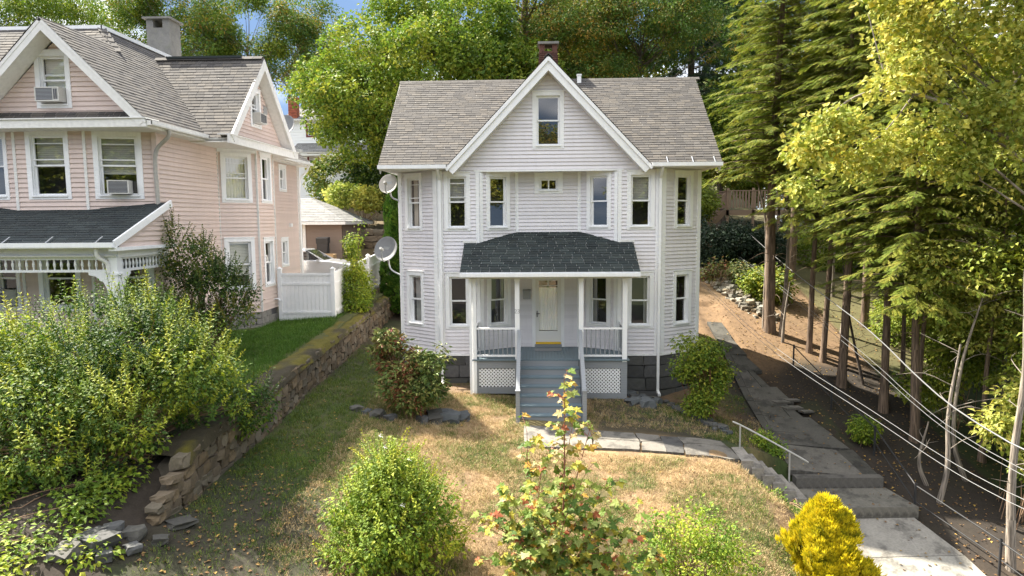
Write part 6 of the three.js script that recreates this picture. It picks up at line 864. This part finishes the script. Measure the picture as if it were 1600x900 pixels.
snag('curved pale limb by the wooden deck', [[8.55, 1, -5.6], [8.5, 5.2, -5.6], [8.1, 7.0, -5.7], [7.7, 8.4, -5.8]], 0.07, 6, 10);
// the yellow maple reaching in from the right
{
  const L = [[11.5, 9.4, 6.2, 1.25], [9.6, 9.0, 6.0, 1.1], [8.0, 9.3, 5.8, 0.9], [10.2, 10.6, 6.6, 1.3], [8.6, 10.6, 6.4, 1.0], [12.3, 10.8, 6.4, 1.4], [6.6, 7.9, 6.4, 0.62], [5.9, 7.2, 6.6, 0.5], [5.3, 6.7, 6.7, 0.42], [7.4, 8.4, 6.1, 0.7], [8.2, 7.3, 6.2, 0.75], [7.2, 6.7, 6.4, 0.55], [9.3, 7.4, 6.4, 0.8], [10.8, 7.9, 6.2, 0.9], [12.0, 8.3, 6.4, 1.0], [6.4, 6.3, 6.3, 0.42], [8.6, 6.4, 6.2, 0.5], [13.4, 9.3, 6.5, 1.2], [7.6, 10.2, 5.6, 0.7], [11.3, 12, 6, 1.3], [9.0, 12, 6.2, 1.2], [5.2, 5.9, 6.6, 0.3], [10.1, 6.6, 6.1, 0.45]].map(([x, y, z, r]) => ({ p: V(x, y, z), r: [r * 1.15, r * 0.7, r], h: (Math.sin(x * 7 + y * 3) + 1) / 2 }));
  const t = thing('yellow_maple', 'yellow-leaved maple reaching in from the right edge above the path', 'tree', [13.6, -2.9, 6.6]);
  limbs(t, [[13.6, -2.9, 6.6], [13.5, 1, 6.6], [13.1, 4.5, 6.5], [12.4, 8, 6.4], [12, 11, 6.3]], 0.2, 0.07, L.filter((_, i) => ![6, 7, 8, 11, 15, 21].includes(i)), M.barkGrey, 77, { twigs: 4, from: 0.45, limbR: 0.36 });
  part('limb', tube([V(12.9, 5.6, 6.5), V(11.2, 6.7, 6.4), V(9.4, 7.0, 6.3), V(8.1, 7.75, 6.2), V(7.0, 7.95, 6.3), V(6.1, 7.7, 6.5), V(5.4, 6.9, 6.6)], (k) => 0.085 * (1.05 - 0.85 * k), 7, 40, 0.3, 5), M.barkGrey, t); part('limb', tube([V(9.2, 7.05, 6.3), V(9.35, 7.7, 6.35), V(9.75, 8.3, 6.4)], (k) => 0.045 * (1 - 0.6 * k), 6, 10), M.barkGrey, t); part('limb', tube([V(7.1, 7.93, 6.3), V(6.9, 8.6, 6.2), V(6.7, 9.6, 6.0)], (k) => 0.02 * (1 - 0.6 * k), 5, 10), M.barkGrey, t); part('limb', tube([V(7.6, 7.86, 6.25), V(7.0, 7.1, 6.3), V(6.3, 6.6, 6.4)], (k) => 0.02 * (1 - 0.6 * k), 5, 10), M.barkGrey, t);
  crown(t, L, CL.yellow, M.leaf, 5600, 78, PAL.yellow, { gap: 0.45, freq: 1.5, tilt: 1.6, inner: 0.8 });
}
// the woods beyond: backing trees that close the view
const backing = [['leafy tree at the back of the right wood, nearest the deck', 16, -24, 10, 11, 4.6, PAL.maple], ['second leafy tree at the back of the right wood', 24, -20, 10, 11, 5, PAL.oak], ['third leafy tree at the back of the right wood', 31, -14, 10, 11, 5.4, PAL.maple], ['leafy tree at the far right of the wood', 31, -2, 9, 8, 5, PAL.lime], ['bright leafy tree low behind the right trunks', 25, -8, 7, 6, 4.2, PAL.lime], ['bright green tree above the wooden deck', 11.2, -22, 8, 10.5, 2.9, PAL.maple], ['far tree high on the hill at the right', 27, -34, 13, 18, 6, PAL.oak], ['far tree on the hill behind the spruce', 15, -42, 13, 20, 6.5, PAL.dark], ['far tree on the hill behind the oak', 3, -44, 13, 20, 6, PAL.dark]];
backing.forEach(([label, x, z, h, cy, r, pal], i) => tree(label, null, { x, z, h, r: 0.26, bark: M.barkDark, c: [x, cy, z], rad: [r, r * 1.15, r * 0.85], n: 24, size: r * 0.33, count: i < 6 ? 3600 : 1500, leaf: i < 6 ? CL.fine : CL.big, pal, seed: 60 + i, gap: 0.36, scale: i < 6 ? 1.35 : 1, bottom: -0.95 }));
// trees across the street, behind the camera, that the windows mirror
[['sunlit tree across the street, left', -24, 52, PAL.turn], ['sunlit tree across the street, centre left', -11, 58, PAL.maple], ['sunlit tree across the street, centre', 2, 55, PAL.turn], ['sunlit tree across the street, centre right', 14, 57, PAL.maple], ['sunlit tree across the street, right', 27, 52, PAL.oak], ['sunlit tree down the street to the left', -36, 38, PAL.maple], ['sunlit tree down the street to the right', 40, 40, PAL.turn]].forEach(([label, x, z, pal], i) => tree(label, null, { x, z, h: 10, r: 0.3, c: [x, 8, z], rad: [7, 9.5, 5], n: 34, size: 2.3, count: 2600, leaf: CL.big, pal, seed: 90 + i, gap: 0.3, bottom: -0.95 }));

// ---------------------------------------------------------------- shrubs and garden plants
{ // arborvitae column by the left corner of the grey house
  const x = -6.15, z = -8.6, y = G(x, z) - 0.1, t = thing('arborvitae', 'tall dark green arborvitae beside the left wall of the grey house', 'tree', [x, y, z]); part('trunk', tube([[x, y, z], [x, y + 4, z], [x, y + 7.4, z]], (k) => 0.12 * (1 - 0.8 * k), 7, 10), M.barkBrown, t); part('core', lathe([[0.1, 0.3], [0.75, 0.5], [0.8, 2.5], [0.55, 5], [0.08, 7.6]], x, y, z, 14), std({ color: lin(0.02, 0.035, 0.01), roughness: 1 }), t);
  scatter('foliage', FAN[0], M.needle, t, 6500, 5, (i, R) => { const k = Math.pow(R(), 0.85), a = R() * 6.283, rad = (1.08 * Math.pow(1 - k, 0.55) + 0.05) * (0.86 + 0.25 * noise3(a * 2, k * 9, 3)), p = V(x + Math.cos(a) * rad, y + 0.2 + k * 7.9, z + Math.sin(a) * rad); return { p, q: aim(V(Math.cos(a) * 0.35, 1, Math.sin(a) * 0.35), V(Math.cos(a + 1.2 * (R() - 0.5)), 0.2, Math.sin(a + 1.2 * (R() - 0.5)))), s: 0.2 + 0.16 * R(), c: mixCol(PAL.arbor, R) }; });
}
{ // golden arborvitae at the bottom edge
  const x = 5.12, z = 8.6, y = G(x, z) - 0.1, H = -0.12 - y, t = thing('golden_arborvitae', 'bright yellow dwarf arborvitae at the bottom edge by the lower path', 'shrub', [x, y, z]); part('core', lathe([[0.1, 0], [0.5, 0.3], [0.42, 0.9], [0.18, H * 0.65], [0.02, H * 0.85]], x, y, z, 14), std({ color: lin(0.06, 0.065, 0.01), roughness: 1 }), t);
  scatter('foliage', FAN[1], M.needle, t, 4300, 8, (i, R) => { const k = R(), a = R() * 6.283, rad = (0.84 * Math.pow(1 - k, 0.72) * (0.75 + 0.25 * Math.sin(Math.min(1, k * 4) * 1.57)) + 0.03) * (0.62 + 0.66 * sstep(0.25, 0.75, noise3(Math.cos(a) * 2.6 + 9, k * 4.2, Math.sin(a) * 2.6))), dp = 0.78 + 0.32 * R() * R() + 0.06 * R(), p = V(x + Math.cos(a) * rad * dp, y + 0.05 + k * (H - 0.08), z + Math.sin(a) * rad * dp); return { p, q: aim(V(Math.cos(a) * 0.4, 1, Math.sin(a) * 0.4), V(Math.cos(a + 1.5 * (R() - 0.5)), 0.1, Math.sin(a + 1.5 * (R() - 0.5)))), s: 0.12 + 0.13 * R(), sy: 1.25, c: mixCol(PAL.gold, R, (dp - 0.9) * 2.2) }; });
}
shrub('arching_shrub', 'huge arching green shrub in front of the pink house, brown stems showing beneath', 'shrub', { x: -8.3, z: 9.2, seed: 7, geo: CL.bush, n: 6800, scale: 1.05, pal: PAL.left, stems: 220, spread: 0.9, sr: 0.017, gap: 0.43, freq: 1.5, inner: 0.7, shoots: { geo: shoot(3, 0.55, 9, 0.10, 0.034), n: 1900, low: -0.5, rise: 0.75, scale: 1.0 },
  L: [[-9.2, 3.0, 8.2, 1.1, 0.85], [-8.0, 2.9, 8.4, 1.0, 0.8], [-10.3, 2.6, 8.2, 1.2, 0.9], [-7.2, 2.45, 8.6, 0.9, 0.8], [-11.4, 2.2, 8.4, 1.2, 0.9], [-9.0, 2.1, 9.2, 1.2, 0.8], [-7.9, 1.95, 9.3, 0.9, 0.7], [-10.4, 1.6, 9.4, 1.2, 0.8], [-6.9, 1.75, 8.3, 0.65, 0.6], [-11.8, 1.2, 9.4, 1.2, 0.8], [-9.8, 1.1, 10.2, 1.0, 0.6], [-8.6, 3.3, 7.6, 0.8, 0.6], [-11.2, 0.7, 10.6, 1.0, 0.6], [-12.8, 1.9, 8.6, 1.2, 1.0], [-6.55, 1.35, 7.2, 0.5, 0.5], [-10.3, 0.5, 11.2, 0.9, 0.6], [-9.6, 0.5, 10.9, 0.7, 0.45], [-9.0, 1.35, 10.0, 0.9, 0.5], [-11.9, 0.4, 11.6, 1.0, 0.6], [-7.6, 1.6, 9.7, 0.5, 0.4], [-8.2, 0.95, 10.2, 0.5, 0.35]] });
{ const R = rng(66), t = scene.children.find((o) => o.name === 'arching_shrub'), pts = [[-9.0, 3.9, 8.1], [-8.1, 3.7, 8.3], [-10.6, 3.3, 8.4], [-7.4, 3.35, 8.2], [-7.0, 3.25, 8.5], [-9.6, 3.75, 7.9], [-11.3, 3.0, 8.2], [-8.5, 3.95, 7.6]]; scatter('tall_shoots', shoot(9, 0.9, 13, 0.11, 0.036, { droop: 0.2 }), M.leaf, t, pts.length * 2, 4, (i, Q) => { const p = pts[i % pts.length]; return { p: V(p[0] + Q() * 0.3, p[1] - 0.35, p[2] + Q() * 0.3), q: aim(V((Q() - 0.5) * 0.5, 1, (Q() - 0.5) * 0.4), V(Q() - 0.5, 0.1, 1)), s: 0.7 + 0.5 * Q(), c: mixCol(PAL.lime, Q) }; }); }
shrub('dark_shrub', 'dark-leaved small tree against the side of the pink house', 'shrub', { x: -9.4, z: 3.3, seed: 17, geo: CL.dark, n: 1150, scale: 1, pal: PAL.dark, stems: 60, spread: 0.3, sr: 0.018, gap: 0.44, freq: 1.8, shoots: { geo: shoot(13, 0.5, 9, 0.08, 0.045, { open: 1.1 }), n: 330, low: -0.1, rise: 0.9 },
  L: [[-10.2, 4.5, 3.1, 0.35, 0.85], [-10.1, 3.5, 3.1, 0.5, 0.7], [-9.4, 4.2, 3.2, 0.4, 0.6], [-9.1, 3.5, 3.3, 0.55, 0.7], [-8.6, 3.7, 3.4, 0.35, 0.45], [-8.6, 2.8, 3.4, 0.55, 0.4], [-9.5, 2.7, 3.4, 0.7, 0.5], [-10.1, 2.7, 3.2, 0.5, 0.6], [-8.3, 3.3, 3.2, 0.3, 0.35]] });
shrub('round_bush', 'leafy bright green bush at the bottom centre of the lawn', 'shrub', { x: -2.75, z: 10.3, seed: 27, geo: CL.bush, n: 1900, scale: 0.95, pal: PAL.bush, stems: 80, spread: 0.35, sr: 0.014, gap: 0.49, freq: 2.4, inner: 0.7, shoots: { geo: shoot(23, 0.38, 8, 0.062, 0.032), n: 560, low: -0.4, rise: 0.8 },
  L: [[-2.85, 0.85, 10.2, 0.62, 0.5], [-2.3, 0.5, 10.3, 0.58, 0.55], [-3.35, 0.4, 10.2, 0.55, 0.55], [-2.9, 0.15, 10.6, 0.75, 0.5], [-2.2, -0.1, 10.4, 0.55, 0.4], [-3.3, -0.15, 10.5, 0.6, 0.35], [-3.0, 1.2, 10.0, 0.38, 0.3], [-2.75, 0.5, 9.7, 0.6, 0.6]] });
{ const t = scene.children.find((o) => o.name === 'round_bush'), fl = std({ color: lin(0.85, 0.82, 0.8), roughness: 0.8 }); for (const [x, y, z] of [[-3.02, 1.68, 10.15], [-2.93, 1.52, 10.25], [-2.52, 1.33, 10.3], [-2.55, 0.75, 10.8]]) { const g = clump(99, 9, 0.035, 0.035, 0.03); g.translate(x, y, z); part('flower', g, fl, t); } }
shrub('rhododendron', 'rhododendron with red-brown new growth at the left front of the grey house', 'shrub', { x: -3.7, z: 3.5, seed: 37, geo: CL.rhodo, n: 1250, scale: 1.05, pal: PAL.rhodo, mat: M.leafGloss, stems: 46, spread: 0.45, sr: 0.017, gap: 0.44, freq: 2.0, hue: 0.7, L: [[-4.3, 2.1, 3.3, 0.34, 0.3], [-3.9, 1.55, 3.4, 0.5, 0.4], [-3.2, 1.45, 3.5, 0.42, 0.35], [-4.1, 1.0, 3.6, 0.5, 0.4], [-3.3, 0.9, 3.6, 0.5, 0.4], [-3.75, 0.65, 3.7, 0.5, 0.3], [-2.95, 1.75, 3.3, 0.25, 0.22], [-4.5, 1.7, 3.3, 0.3, 0.3]] });
{ const t = scene.children.find((o) => o.name === 'rhododendron'), pk = std({ color: lin(0.6, 0.12, 0.22), roughness: 0.8 }); for (const [x, y, z] of [[-4.25, 2.42, 3.45], [-3.95, 2.2, 3.5], [-4.05, 2.12, 3.55]]) { const g = clump(98, 10, 0.05, 0.045, 0.035); g.translate(x, y, z); part('flower', g, pk, t); } }
shrub('green_bush', 'upright bright green bush at the right corner of the grey house', 'shrub', { x: 4.45, z: 1.6, seed: 47, geo: CL.bush, n: 1150, scale: 1.05, pal: PAL.maple, stems: 70, spread: 0.35, sr: 0.013, gap: 0.44, freq: 1.8, bark: M.twigRed, L: [[4.1, 1.55, 1.7, 0.55, 0.35], [4.65, 1.35, 1.8, 0.5, 0.4], [3.8, 1.1, 1.8, 0.35, 0.3], [4.4, 0.95, 1.9, 0.6, 0.4], [4.5, 0.45, 1.9, 0.45, 0.35], [4.25, 0.0, 2.0, 0.35, 0.3], [4.9, 0.9, 1.7, 0.3, 0.3]] });
shrub('pale_bush', 'thin pale green bush at the bottom of the sunlit lawn', 'shrub', { x: 2.25, z: 10.0, seed: 57, geo: CL.small, n: 620, scale: 0.95, pal: PAL.bush, stems: 50, spread: 0.3, sr: 0.008, gap: 0.50, freq: 2.4, inner: 0.7, L: [[2.1, 0.15, 9.9, 0.45, 0.35], [2.55, -0.1, 10.0, 0.45, 0.35], [1.75, -0.15, 10.0, 0.42, 0.35], [2.2, -0.4, 10.2, 0.6, 0.4], [2.9, -0.45, 10.1, 0.4, 0.35], [1.6, -0.6, 10.2, 0.4, 0.3]] });
shrub('fence_vine', 'leafy vine climbing the corner of the white fence above the stone wall', 'vine', { x: -7.25, z: -3.9, y: 1.85, seed: 67, geo: CL.bush, n: 800, scale: 1.15, pal: PAL.bush, stems: 26, spread: 0.25, sr: 0.008, gap: 0.36, freq: 2, L: [[-7.2, 3.6, -4.0, 0.28, 0.5], [-7.25, 2.9, -4.0, 0.35, 0.5], [-7.1, 2.35, -3.9, 0.42, 0.4], [-7.3, 4.4, -4.2, 0.14, 0.4], [-7.0, 5.0, -4.3, 0.1, 0.3], [-7.3, 3.1, -5.2, 0.25, 0.3], [-7.3, 2.5, -6.2, 0.2, 0.35]] });
shrub('ivy_bank', 'leafy weeds and ivy at the lower left corner', 'ground plants', { x: -9.2, z: 12.0, seed: 87, geo: CL.bush, n: 3000, scale: 1.25, pal: PAL.bush, stems: 20, spread: 1.2, gap: 0.36, freq: 1.4, L: [[-7.9, 0.65, 10.6, 0.55, 0.2], [-7.6, 0.8, 9.9, 0.45, 0.18], [-8.2, 0.45, 11.4, 0.6, 0.2], [-7.3, 0.25, 11.6, 0.3, 0.12], [-9.6, 0.5, 11.8, 1.0, 0.4], [-8.4, 0.25, 12.2, 0.7, 0.25], [-10.6, 0.5, 12.0, 0.9, 0.5], [-9.0, 0.3, 12.6, 0.9, 0.25], [-9.9, 0.8, 10.9, 0.9, 0.45]] });
shrub('bank_weeds', 'low weeds on the bank beside the concrete side steps', 'ground plants', { x: 5.3, z: 5.6, seed: 97, geo: CL.small, n: 300, scale: 1.0, pal: PAL.maple, stems: 8, spread: 0.3, gap: 0.42, freq: 2, L: [[5.1, -1.15, 5.7, 0.2, 0.1], [5.45, -1.42, 6.0, 0.3, 0.12], [5.85, -1.65, 6.3, 0.28, 0.16], [5.55, -1.45, 6.7, 0.25, 0.16]] });
shrub('step_weeds', 'small green weeds between the handrail and the upper path', 'ground plants', { x: 5.9, z: 3.3, seed: 98, geo: CL.small, n: 160, scale: 1.1, pal: PAL.bush, stems: 6, spread: 0.2, gap: 0.35, freq: 2, L: [[5.75, -0.65, 3.2, 0.22, 0.22], [5.95, -0.75, 3.5, 0.16, 0.14]] });
shrub('rail_weed', 'small leafy weed by the black rail in the shade', 'ground plants', { x: 8.9, z: 2.0, seed: 99, geo: CL.bush, n: 190, pal: PAL.bush, stems: 8, spread: 0.2, gap: 0.3, L: [[8.95, -0.7, 2.0, 0.3, 0.25]] });
// bushes of the back slope and the wood; yellow-green thickets brightened in place of sun
[['dark rounded bushes beyond the garage roof', -11.5, -23.5, [[-13, 8.0, -23, 2.0, 1.6], [-10.5, 7.6, -23, 2.0, 1.5], [-8.4, 7.0, -22, 1.6, 1.4]], PAL.dark, 1500, CL.maple], ['yellow-leaved shrub above the garage eave', -11.2, -20.8, [[-12.0, 6.9, -20.4, 0.9, 0.5], [-10.6, 6.7, -20.2, 0.8, 0.5]], PAL.yellow, 420, CL.maple], ['dark yew hedge under the wooden deck', 9.5, -13.6, [[8.3, 3.9, -13.2, 1.1, 1.0], [9.8, 3.9, -13.6, 1.2, 1.2], [11.2, 3.7, -13.2, 1.0, 1.0], [7.4, 4.4, -14.2, 0.9, 1.3]], PAL.spruce, 1700, CL.fine], ['bright green bush right of the grey house, above the dirt slope', 7.6, -15.5, [[7.3, 7.0, -16, 1.0, 0.9], [8.1, 6.2, -15.6, 1.0, 0.9], [6.9, 5.6, -15.5, 0.8, 0.7]], PAL.lime, 1100, CL.fine],
  ['reddish shrub at the head of the dry stone wall', 8.0, -10.6, [[8.0, 2.9, -10.6, 0.55, 0.4], [8.9, 2.7, -10.2, 0.5, 0.4]], PAL.rhodo, 420, CL.fine], ['green shrub beside the thick hemlock trunk', 9.6, -8.6, [[9.6, 2.4, -8.6, 0.8, 0.7]], PAL.maple, 380, CL.fine],
  ['loose yellow-green sapling leaves by the nearest grey trunk at the right edge', 11.2, 4.9, [[11.0, 0.3, 4.9, 0.5, 0.35], [11.8, 0.9, 4.6, 0.6, 0.4], [11.4, -0.5, 5.2, 0.5, 0.3], [12.4, 0.1, 4.9, 0.6, 0.4]], PAL.yellow, 420, CL.fine], ['airy yellow-green branches low behind the pale trunks', 12.6, 0.4, [[12.4, 1.0, 0.6, 0.8, 0.5], [13.4, 2.0, 0.2, 0.9, 0.5], [12.2, 2.4, -0.6, 0.7, 0.4], [11.6, 0.2, 0.4, 0.6, 0.4]], PAL.lime, 600, CL.fine],
  ['bright yellow-green thicket deep between the trunks', 15.5, -4.6, [[14.2, 0.9, -5.2, 1.3, 0.8], [16.2, 0.6, -4.4, 1.4, 0.9], [18.2, 0.4, -4.4, 1.4, 1.0], [15.2, 1.5, -7, 1.4, 0.9]], PAL.lime, 1700, CL.fine], ['bright thicket at the right edge behind the bare saplings', 15.0, 2.6, [[14.0, -0.7, 2.4, 1.0, 0.7], [15.5, -0.6, 1.6, 1.2, 0.8], [16.8, -0.7, 2.6, 1.2, 0.8], [13.2, -1.1, 3.8, 0.7, 0.5]], PAL.yellow, 1500, CL.fine], ['low bright bushes far in the wood on the right', 20, -12, [[18, 2.6, -13, 2, 1.4], [21, 2.2, -12, 2, 1.4], [24, 1.8, -10, 2.2, 1.5], [14.5, 3.4, -15, 1.8, 1.2]], PAL.lime, 1700, CL.maple], ['dark understory bushes along the shaded right slope', 12.5, 6.2, [[12.2, -2.2, 6.4, 0.8, 0.5], [13.5, -2.3, 7.4, 0.9, 0.5], [12.9, -1.8, 5.0, 0.8, 0.5]], PAL.dark, 900, CL.fine]
].forEach(([label, x, z, L, pal, n, geo], i) => shrub(i < 6 ? 'garden_shrub' : 'thicket', label, 'shrub', { x, z, L, pal, n, geo, seed: 120 + i, stems: 12, spread: 0.8, gap: 0.34, freq: 1.1 }));

{ // the young maple turning colour at the bottom: stems, twigs and lobed leaves one by one
  const t = thing('maple_sapling', 'spindly young maple turning red and yellow in front of the porch steps', 'tree', [-0.1, -1.0, 10.5]), R = rng(2024);
  const lobed = (s) => { const mb = new MB(), P = [[0, 0], [0.16, 0.10], [0.46, 0.08], [0.34, 0.30], [0.52, 0.52], [0.24, 0.54], [0.18, 0.70], [0, 1.0], [-0.18, 0.70], [-0.24, 0.54], [-0.52, 0.52], [-0.34, 0.30], [-0.46, 0.08], [-0.16, 0.10]], z = (x, y) => 0.28 * Math.abs(x) * s - 0.12 * y * y + 0.05 * Math.sin(x * 9 + s * 3), c = [0, 0.36, z(0, 0.36)]; for (let i = 0; i < P.length; i++) { const a = P[i], b = P[(i + 1) % P.length]; mb.tri(c, [a[0], a[1], z(...a)], [b[0], b[1], z(...b)]); } return mb.geo(); };
  const LG = [lobed(0.5), lobed(1), lobed(-0.6)], tones = [[0.14, 0.22, 0.03], [0.24, 0.29, 0.05], [0.42, 0.38, 0.05], [0.52, 0.30, 0.05], [0.40, 0.13, 0.06], [0.30, 0.36, 0.10], [0.52, 0.42, 0.20], [0.09, 0.16, 0.03]].map(([r, g, b]) => leafMat({ color: lin(r, g, b), vertexColors: false }));
  const ends = [], gs = [], stems = [[[0.05, 2.75, 10.5], 0.022], [[-0.55, 1.95, 10.7], 0.016], [[0.5, 2.0, 10.4], 0.016], [[-0.95, 1.1, 10.8], 0.013], [[0.85, 1.15, 10.7], 0.013], [[1.25, 0.35, 11.0], 0.013], [[-0.5, 0.9, 11.0], 0.012], [[0.35, 1.3, 10.9], 0.012], [[1.0, -0.1, 11.2], 0.012], [[-1.15, 0.4, 10.9], 0.011], [[0.15, 0.35, 11.2], 0.011], [[-1.25, 0.0, 11.1], 0.012], [[-0.75, 0.2, 11.3], 0.011], [[0.55, 0.6, 11.0], 0.012], [[1.5, -0.2, 11.3], 0.012], [[-0.3, 1.5, 10.6], 0.012], [[0.2, 2.1, 10.55], 0.012], [[0.75, 0.3, 11.4], 0.011], [[-0.85, -0.2, 11.6], 0.010], [[0.4, -0.1, 11.6], 0.010], [[1.45, 0.45, 10.9], 0.012], [[1.6, 0.05, 11.2], 0.012], [[1.2, 0.75, 10.7], 0.011], [[-1.3, 0.55, 10.8], 0.011], [[-1.0, 0.75, 10.5], 0.011]];
  for (const [e, r] of stems) { const s = V(-0.15 + (R() - 0.5) * 0.35, -1.1, 10.4 + (R() - 0.5) * 0.3), E = V(...e), c = new THREE.CatmullRomCurve3([s, s.clone().lerp(E, 0.5).add(V((R() - 0.5) * 0.3, 0.25, (R() - 0.5) * 0.2)), E]); part('stem', tube(c.getPoints(10), (k) => r * (1.1 - 0.8 * k), 6, 16), M.twigRed, t); const n = Math.round(c.getLength() * 6.5); for (let i = 0; i < n; i++) { const k = 0.28 + 0.72 * (i + R()) / n, P = c.getPointAt(Math.min(k, 1)), a = R() * 6.283, l = (0.16 + 0.32 * R()) * (1.2 - 0.7 * k), q = P.clone().add(V(Math.cos(a) * l, l * (0.5 + 0.4 * R()), Math.sin(a) * l)); gs.push(tube([P, P.clone().lerp(q, 0.5).add(V(0, 0.03, 0)), q], 0.0035, 4, 4)); ends.push({ p: q, a, y: q.y }); ends.push({ p: P.clone().lerp(q, 0.55), a: a + 1, y: q.y }); } }
  stuffPart('twigs', mergeGeometries(gs), M.twigRed, t);
  const spots = []; for (const e of ends) for (let k = 0; k < 2; k++) { const a = e.a + (k - 0.5) * 1.9 + R(), d = V(Math.cos(a), -0.55 + 0.5 * R(), Math.sin(a)); spots.push({ p: e.p, q: aim(d, V((R() - 0.5) * 0.8, 1, 0.5 + (R() - 0.5) * 0.8)), s: 0.10 + 0.085 * R(), m: R() < 0.5 ? (e.y > 1.3 ? [3, 2, 6, 5, 0, 6][(R() * 6) | 0] : [0, 1, 5, 7, 2][(R() * 5) | 0]) : [0, 1, 2, 0, 1, 5, 6, 7, 3, 2, 5, 4][(R() * 12) | 0], g: (R() * 3) | 0 }); }
  spots.sort((a, b) => b.p.z - a.p.z); const b = baseOf.get(t); spots.slice(0, 300).forEach((o) => { const m = shadow(new THREE.Mesh(LG[o.g], tones[o.m])); m.name = 'leaf'; m.position.copy(o.p).sub(b); m.quaternion.copy(o.q); m.scale.setScalar(o.s); t.add(m); });
  for (let m = 0; m < tones.length; m++) { const list = spots.slice(300).filter((o) => o.m === m); if (list.length) { const gl = list.map((o) => LG[o.g].clone().applyMatrix4(new THREE.Matrix4().compose(o.p, o.q, V(o.s, o.s, o.s)))); stuffPart('leaves', mergeGeometries(gl), tones[m], t); } }
}
// ---------------------------------------------------------------- grass and fallen leaves
{
  const tuft = (seed, n, h, w, spread) => { const R = rng(seed), mb = new MB(); for (let i = 0; i < n; i++) { const a = R() * 6.283, x = (R() - 0.5) * spread, z = (R() - 0.5) * spread, l = h * (0.5 + 0.7 * R()), b = 0.25 + 0.6 * R(), dx = Math.cos(a), dz = Math.sin(a), k = 0.75 + 0.5 * R(); mb.col = [k, k, k]; const p = [x - dz * w / 2, 0, z + dx * w / 2], q = [x + dz * w / 2, 0, z - dx * w / 2], m = [x + dx * l * b * 0.35, l * 0.6, z + dz * l * b * 0.35], t = [x + dx * l * b, l, z + dz * l * b]; mb.tri(p, q, m); mb.tri([m[0] - dz * w * 0.4, m[1], m[2] + dx * w * 0.4], [m[0] + dz * w * 0.4, m[1], m[2] - dx * w * 0.4], t); } return mb.geo(); };
  const T1 = tuft(1, 14, 0.075, 0.011, 0.20), T2 = tuft(2, 12, 0.10, 0.010, 0.22), greens = [[0.045, 0.085, 0.015], [0.08, 0.13, 0.02], [0.15, 0.17, 0.03]], straw = [[0.20, 0.14, 0.07], [0.32, 0.23, 0.12], [0.38, 0.30, 0.17]];
  const onPath = (x, z) => x > pathL(z) - 0.1 && x < pathR(z) + 0.1 && z < 10 || (z > 3.5 && z < 5.15 && x > -0.8 && x < 6.2) || (x > -2.4 && x < 2.4 && z < 1.5) || (Math.abs(x) < 1 && z < 3.6 && z > 0) || (Math.abs(x) < 5 && z < 0.1 && z > -7.3);
  const seat = (x, z) => V(x, G(x, z) + 0.05 * (fbm(x * 1.1, z * 1.1, 4, 3) - 0.5) - 0.004, z);
  tag(scatter('grass', T1, M.grass, scene, 36000, 71, (i, R) => { const x = lerp(-6.6, 6.2, R()), z = lerp(-3, 12.5, R()), c = cover(x, z); if (onPath(x, z) || R() > c.green * 1.15 + 0.02) return null; return { p: seat(x, z), q: randQ(R, 0.3), s: 0.6 + 0.7 * R(), c: mixCol(greens, R) }; }), 'short green grass in patches on the lawn of the grey house', 'grass');
  tag(scatter('dry_grass', T1, M.dead, scene, 44000, 72, (i, R) => { const x = lerp(-5, 6.2, R()), z = lerp(1.2, 12.5, R()), c = cover(x, z); if (onPath(x, z) || R() > 0.75 - c.bare * 0.8) return null; return { p: seat(x, z), q: randQ(R, 1.1), s: 0.5 + 0.6 * R(), c: mixCol(straw, R) }; }), 'dry straw-coloured grass over the sunlit lawn', 'grass');
  tag(scatter('yard_grass', T2, M.grass, scene, 20000, 73, (i, R) => { const x = lerp(-13, -7.35, R()), z = lerp(-3.2, 8.5, R()), c = cover(x, z); if ((x < -10.6 && z < 5.4) || (x < -9.7 && z < -0.6 && z > -4) || R() > c.green) return null; return { p: seat(x, z), q: randQ(R, 0.3), s: 0.6 + 0.6 * R(), c: mixCol([[0.035, 0.09, 0.012], [0.06, 0.13, 0.015], [0.10, 0.17, 0.02]], R) }; }), 'lush green grass in the yard of the pink house', 'grass');
  const dl = (() => { const mb = new MB(); leafInto(mb, V(0, 0, 0), aim(V(1, 0.1, 0), V(0, 1, 0)), 0.075, 0.055, [1, 1, 1], 0.25, 0.1); return mb.geo(); })();
  tag(scatter('fallen_leaves', dl, M.dead, scene, 8000, 74, (i, R) => { const zone = R(); let x, z; if (zone < 0.62) { x = lerp(5.2, 14, R()); z = lerp(-9, 9, R()); } else if (zone < 0.92) { x = lerp(-6.6, 6, R()); z = lerp(0.5, 12.5, R()); if (R() < 0.6 && x > -3.5) return null; } else { x = lerp(-6.7, -3.2, R()); z = lerp(6, 12.5, R()); } if (z > 3.5 && z < 5.2 && x > -1 && x < 6 && R() < 0.8) return null; if (Math.abs(x) < 5 && z < 0.4) return null; let y = G(x, z) + 0.015; if (x > pathL(z) && x < pathR(z)) { if (R() < 0.72) return null; y = z > 5.3 ? -1.845 - (z - 5.3) * 0.25 : z > 4.2 ? -1.55 - (z - 4.2) * 0.03 : gMain(clamp(x, 6.4, 8.2) * 0.5 + 3.65, z) + 0.05; } return { p: V(x, y, z), q: randQ(R, 0.7), s: 0.5 + 0.7 * R(), c: mixCol([[0.06, 0.035, 0.02], [0.12, 0.07, 0.035], [0.16, 0.095, 0.045], [0.20, 0.125, 0.05], [0.32, 0.21, 0.05]], R) }; }), 'brown and yellow fallen leaves scattered over soil, lawn and path', 'fallen leaves');
}

renderer.render(scene, camera);
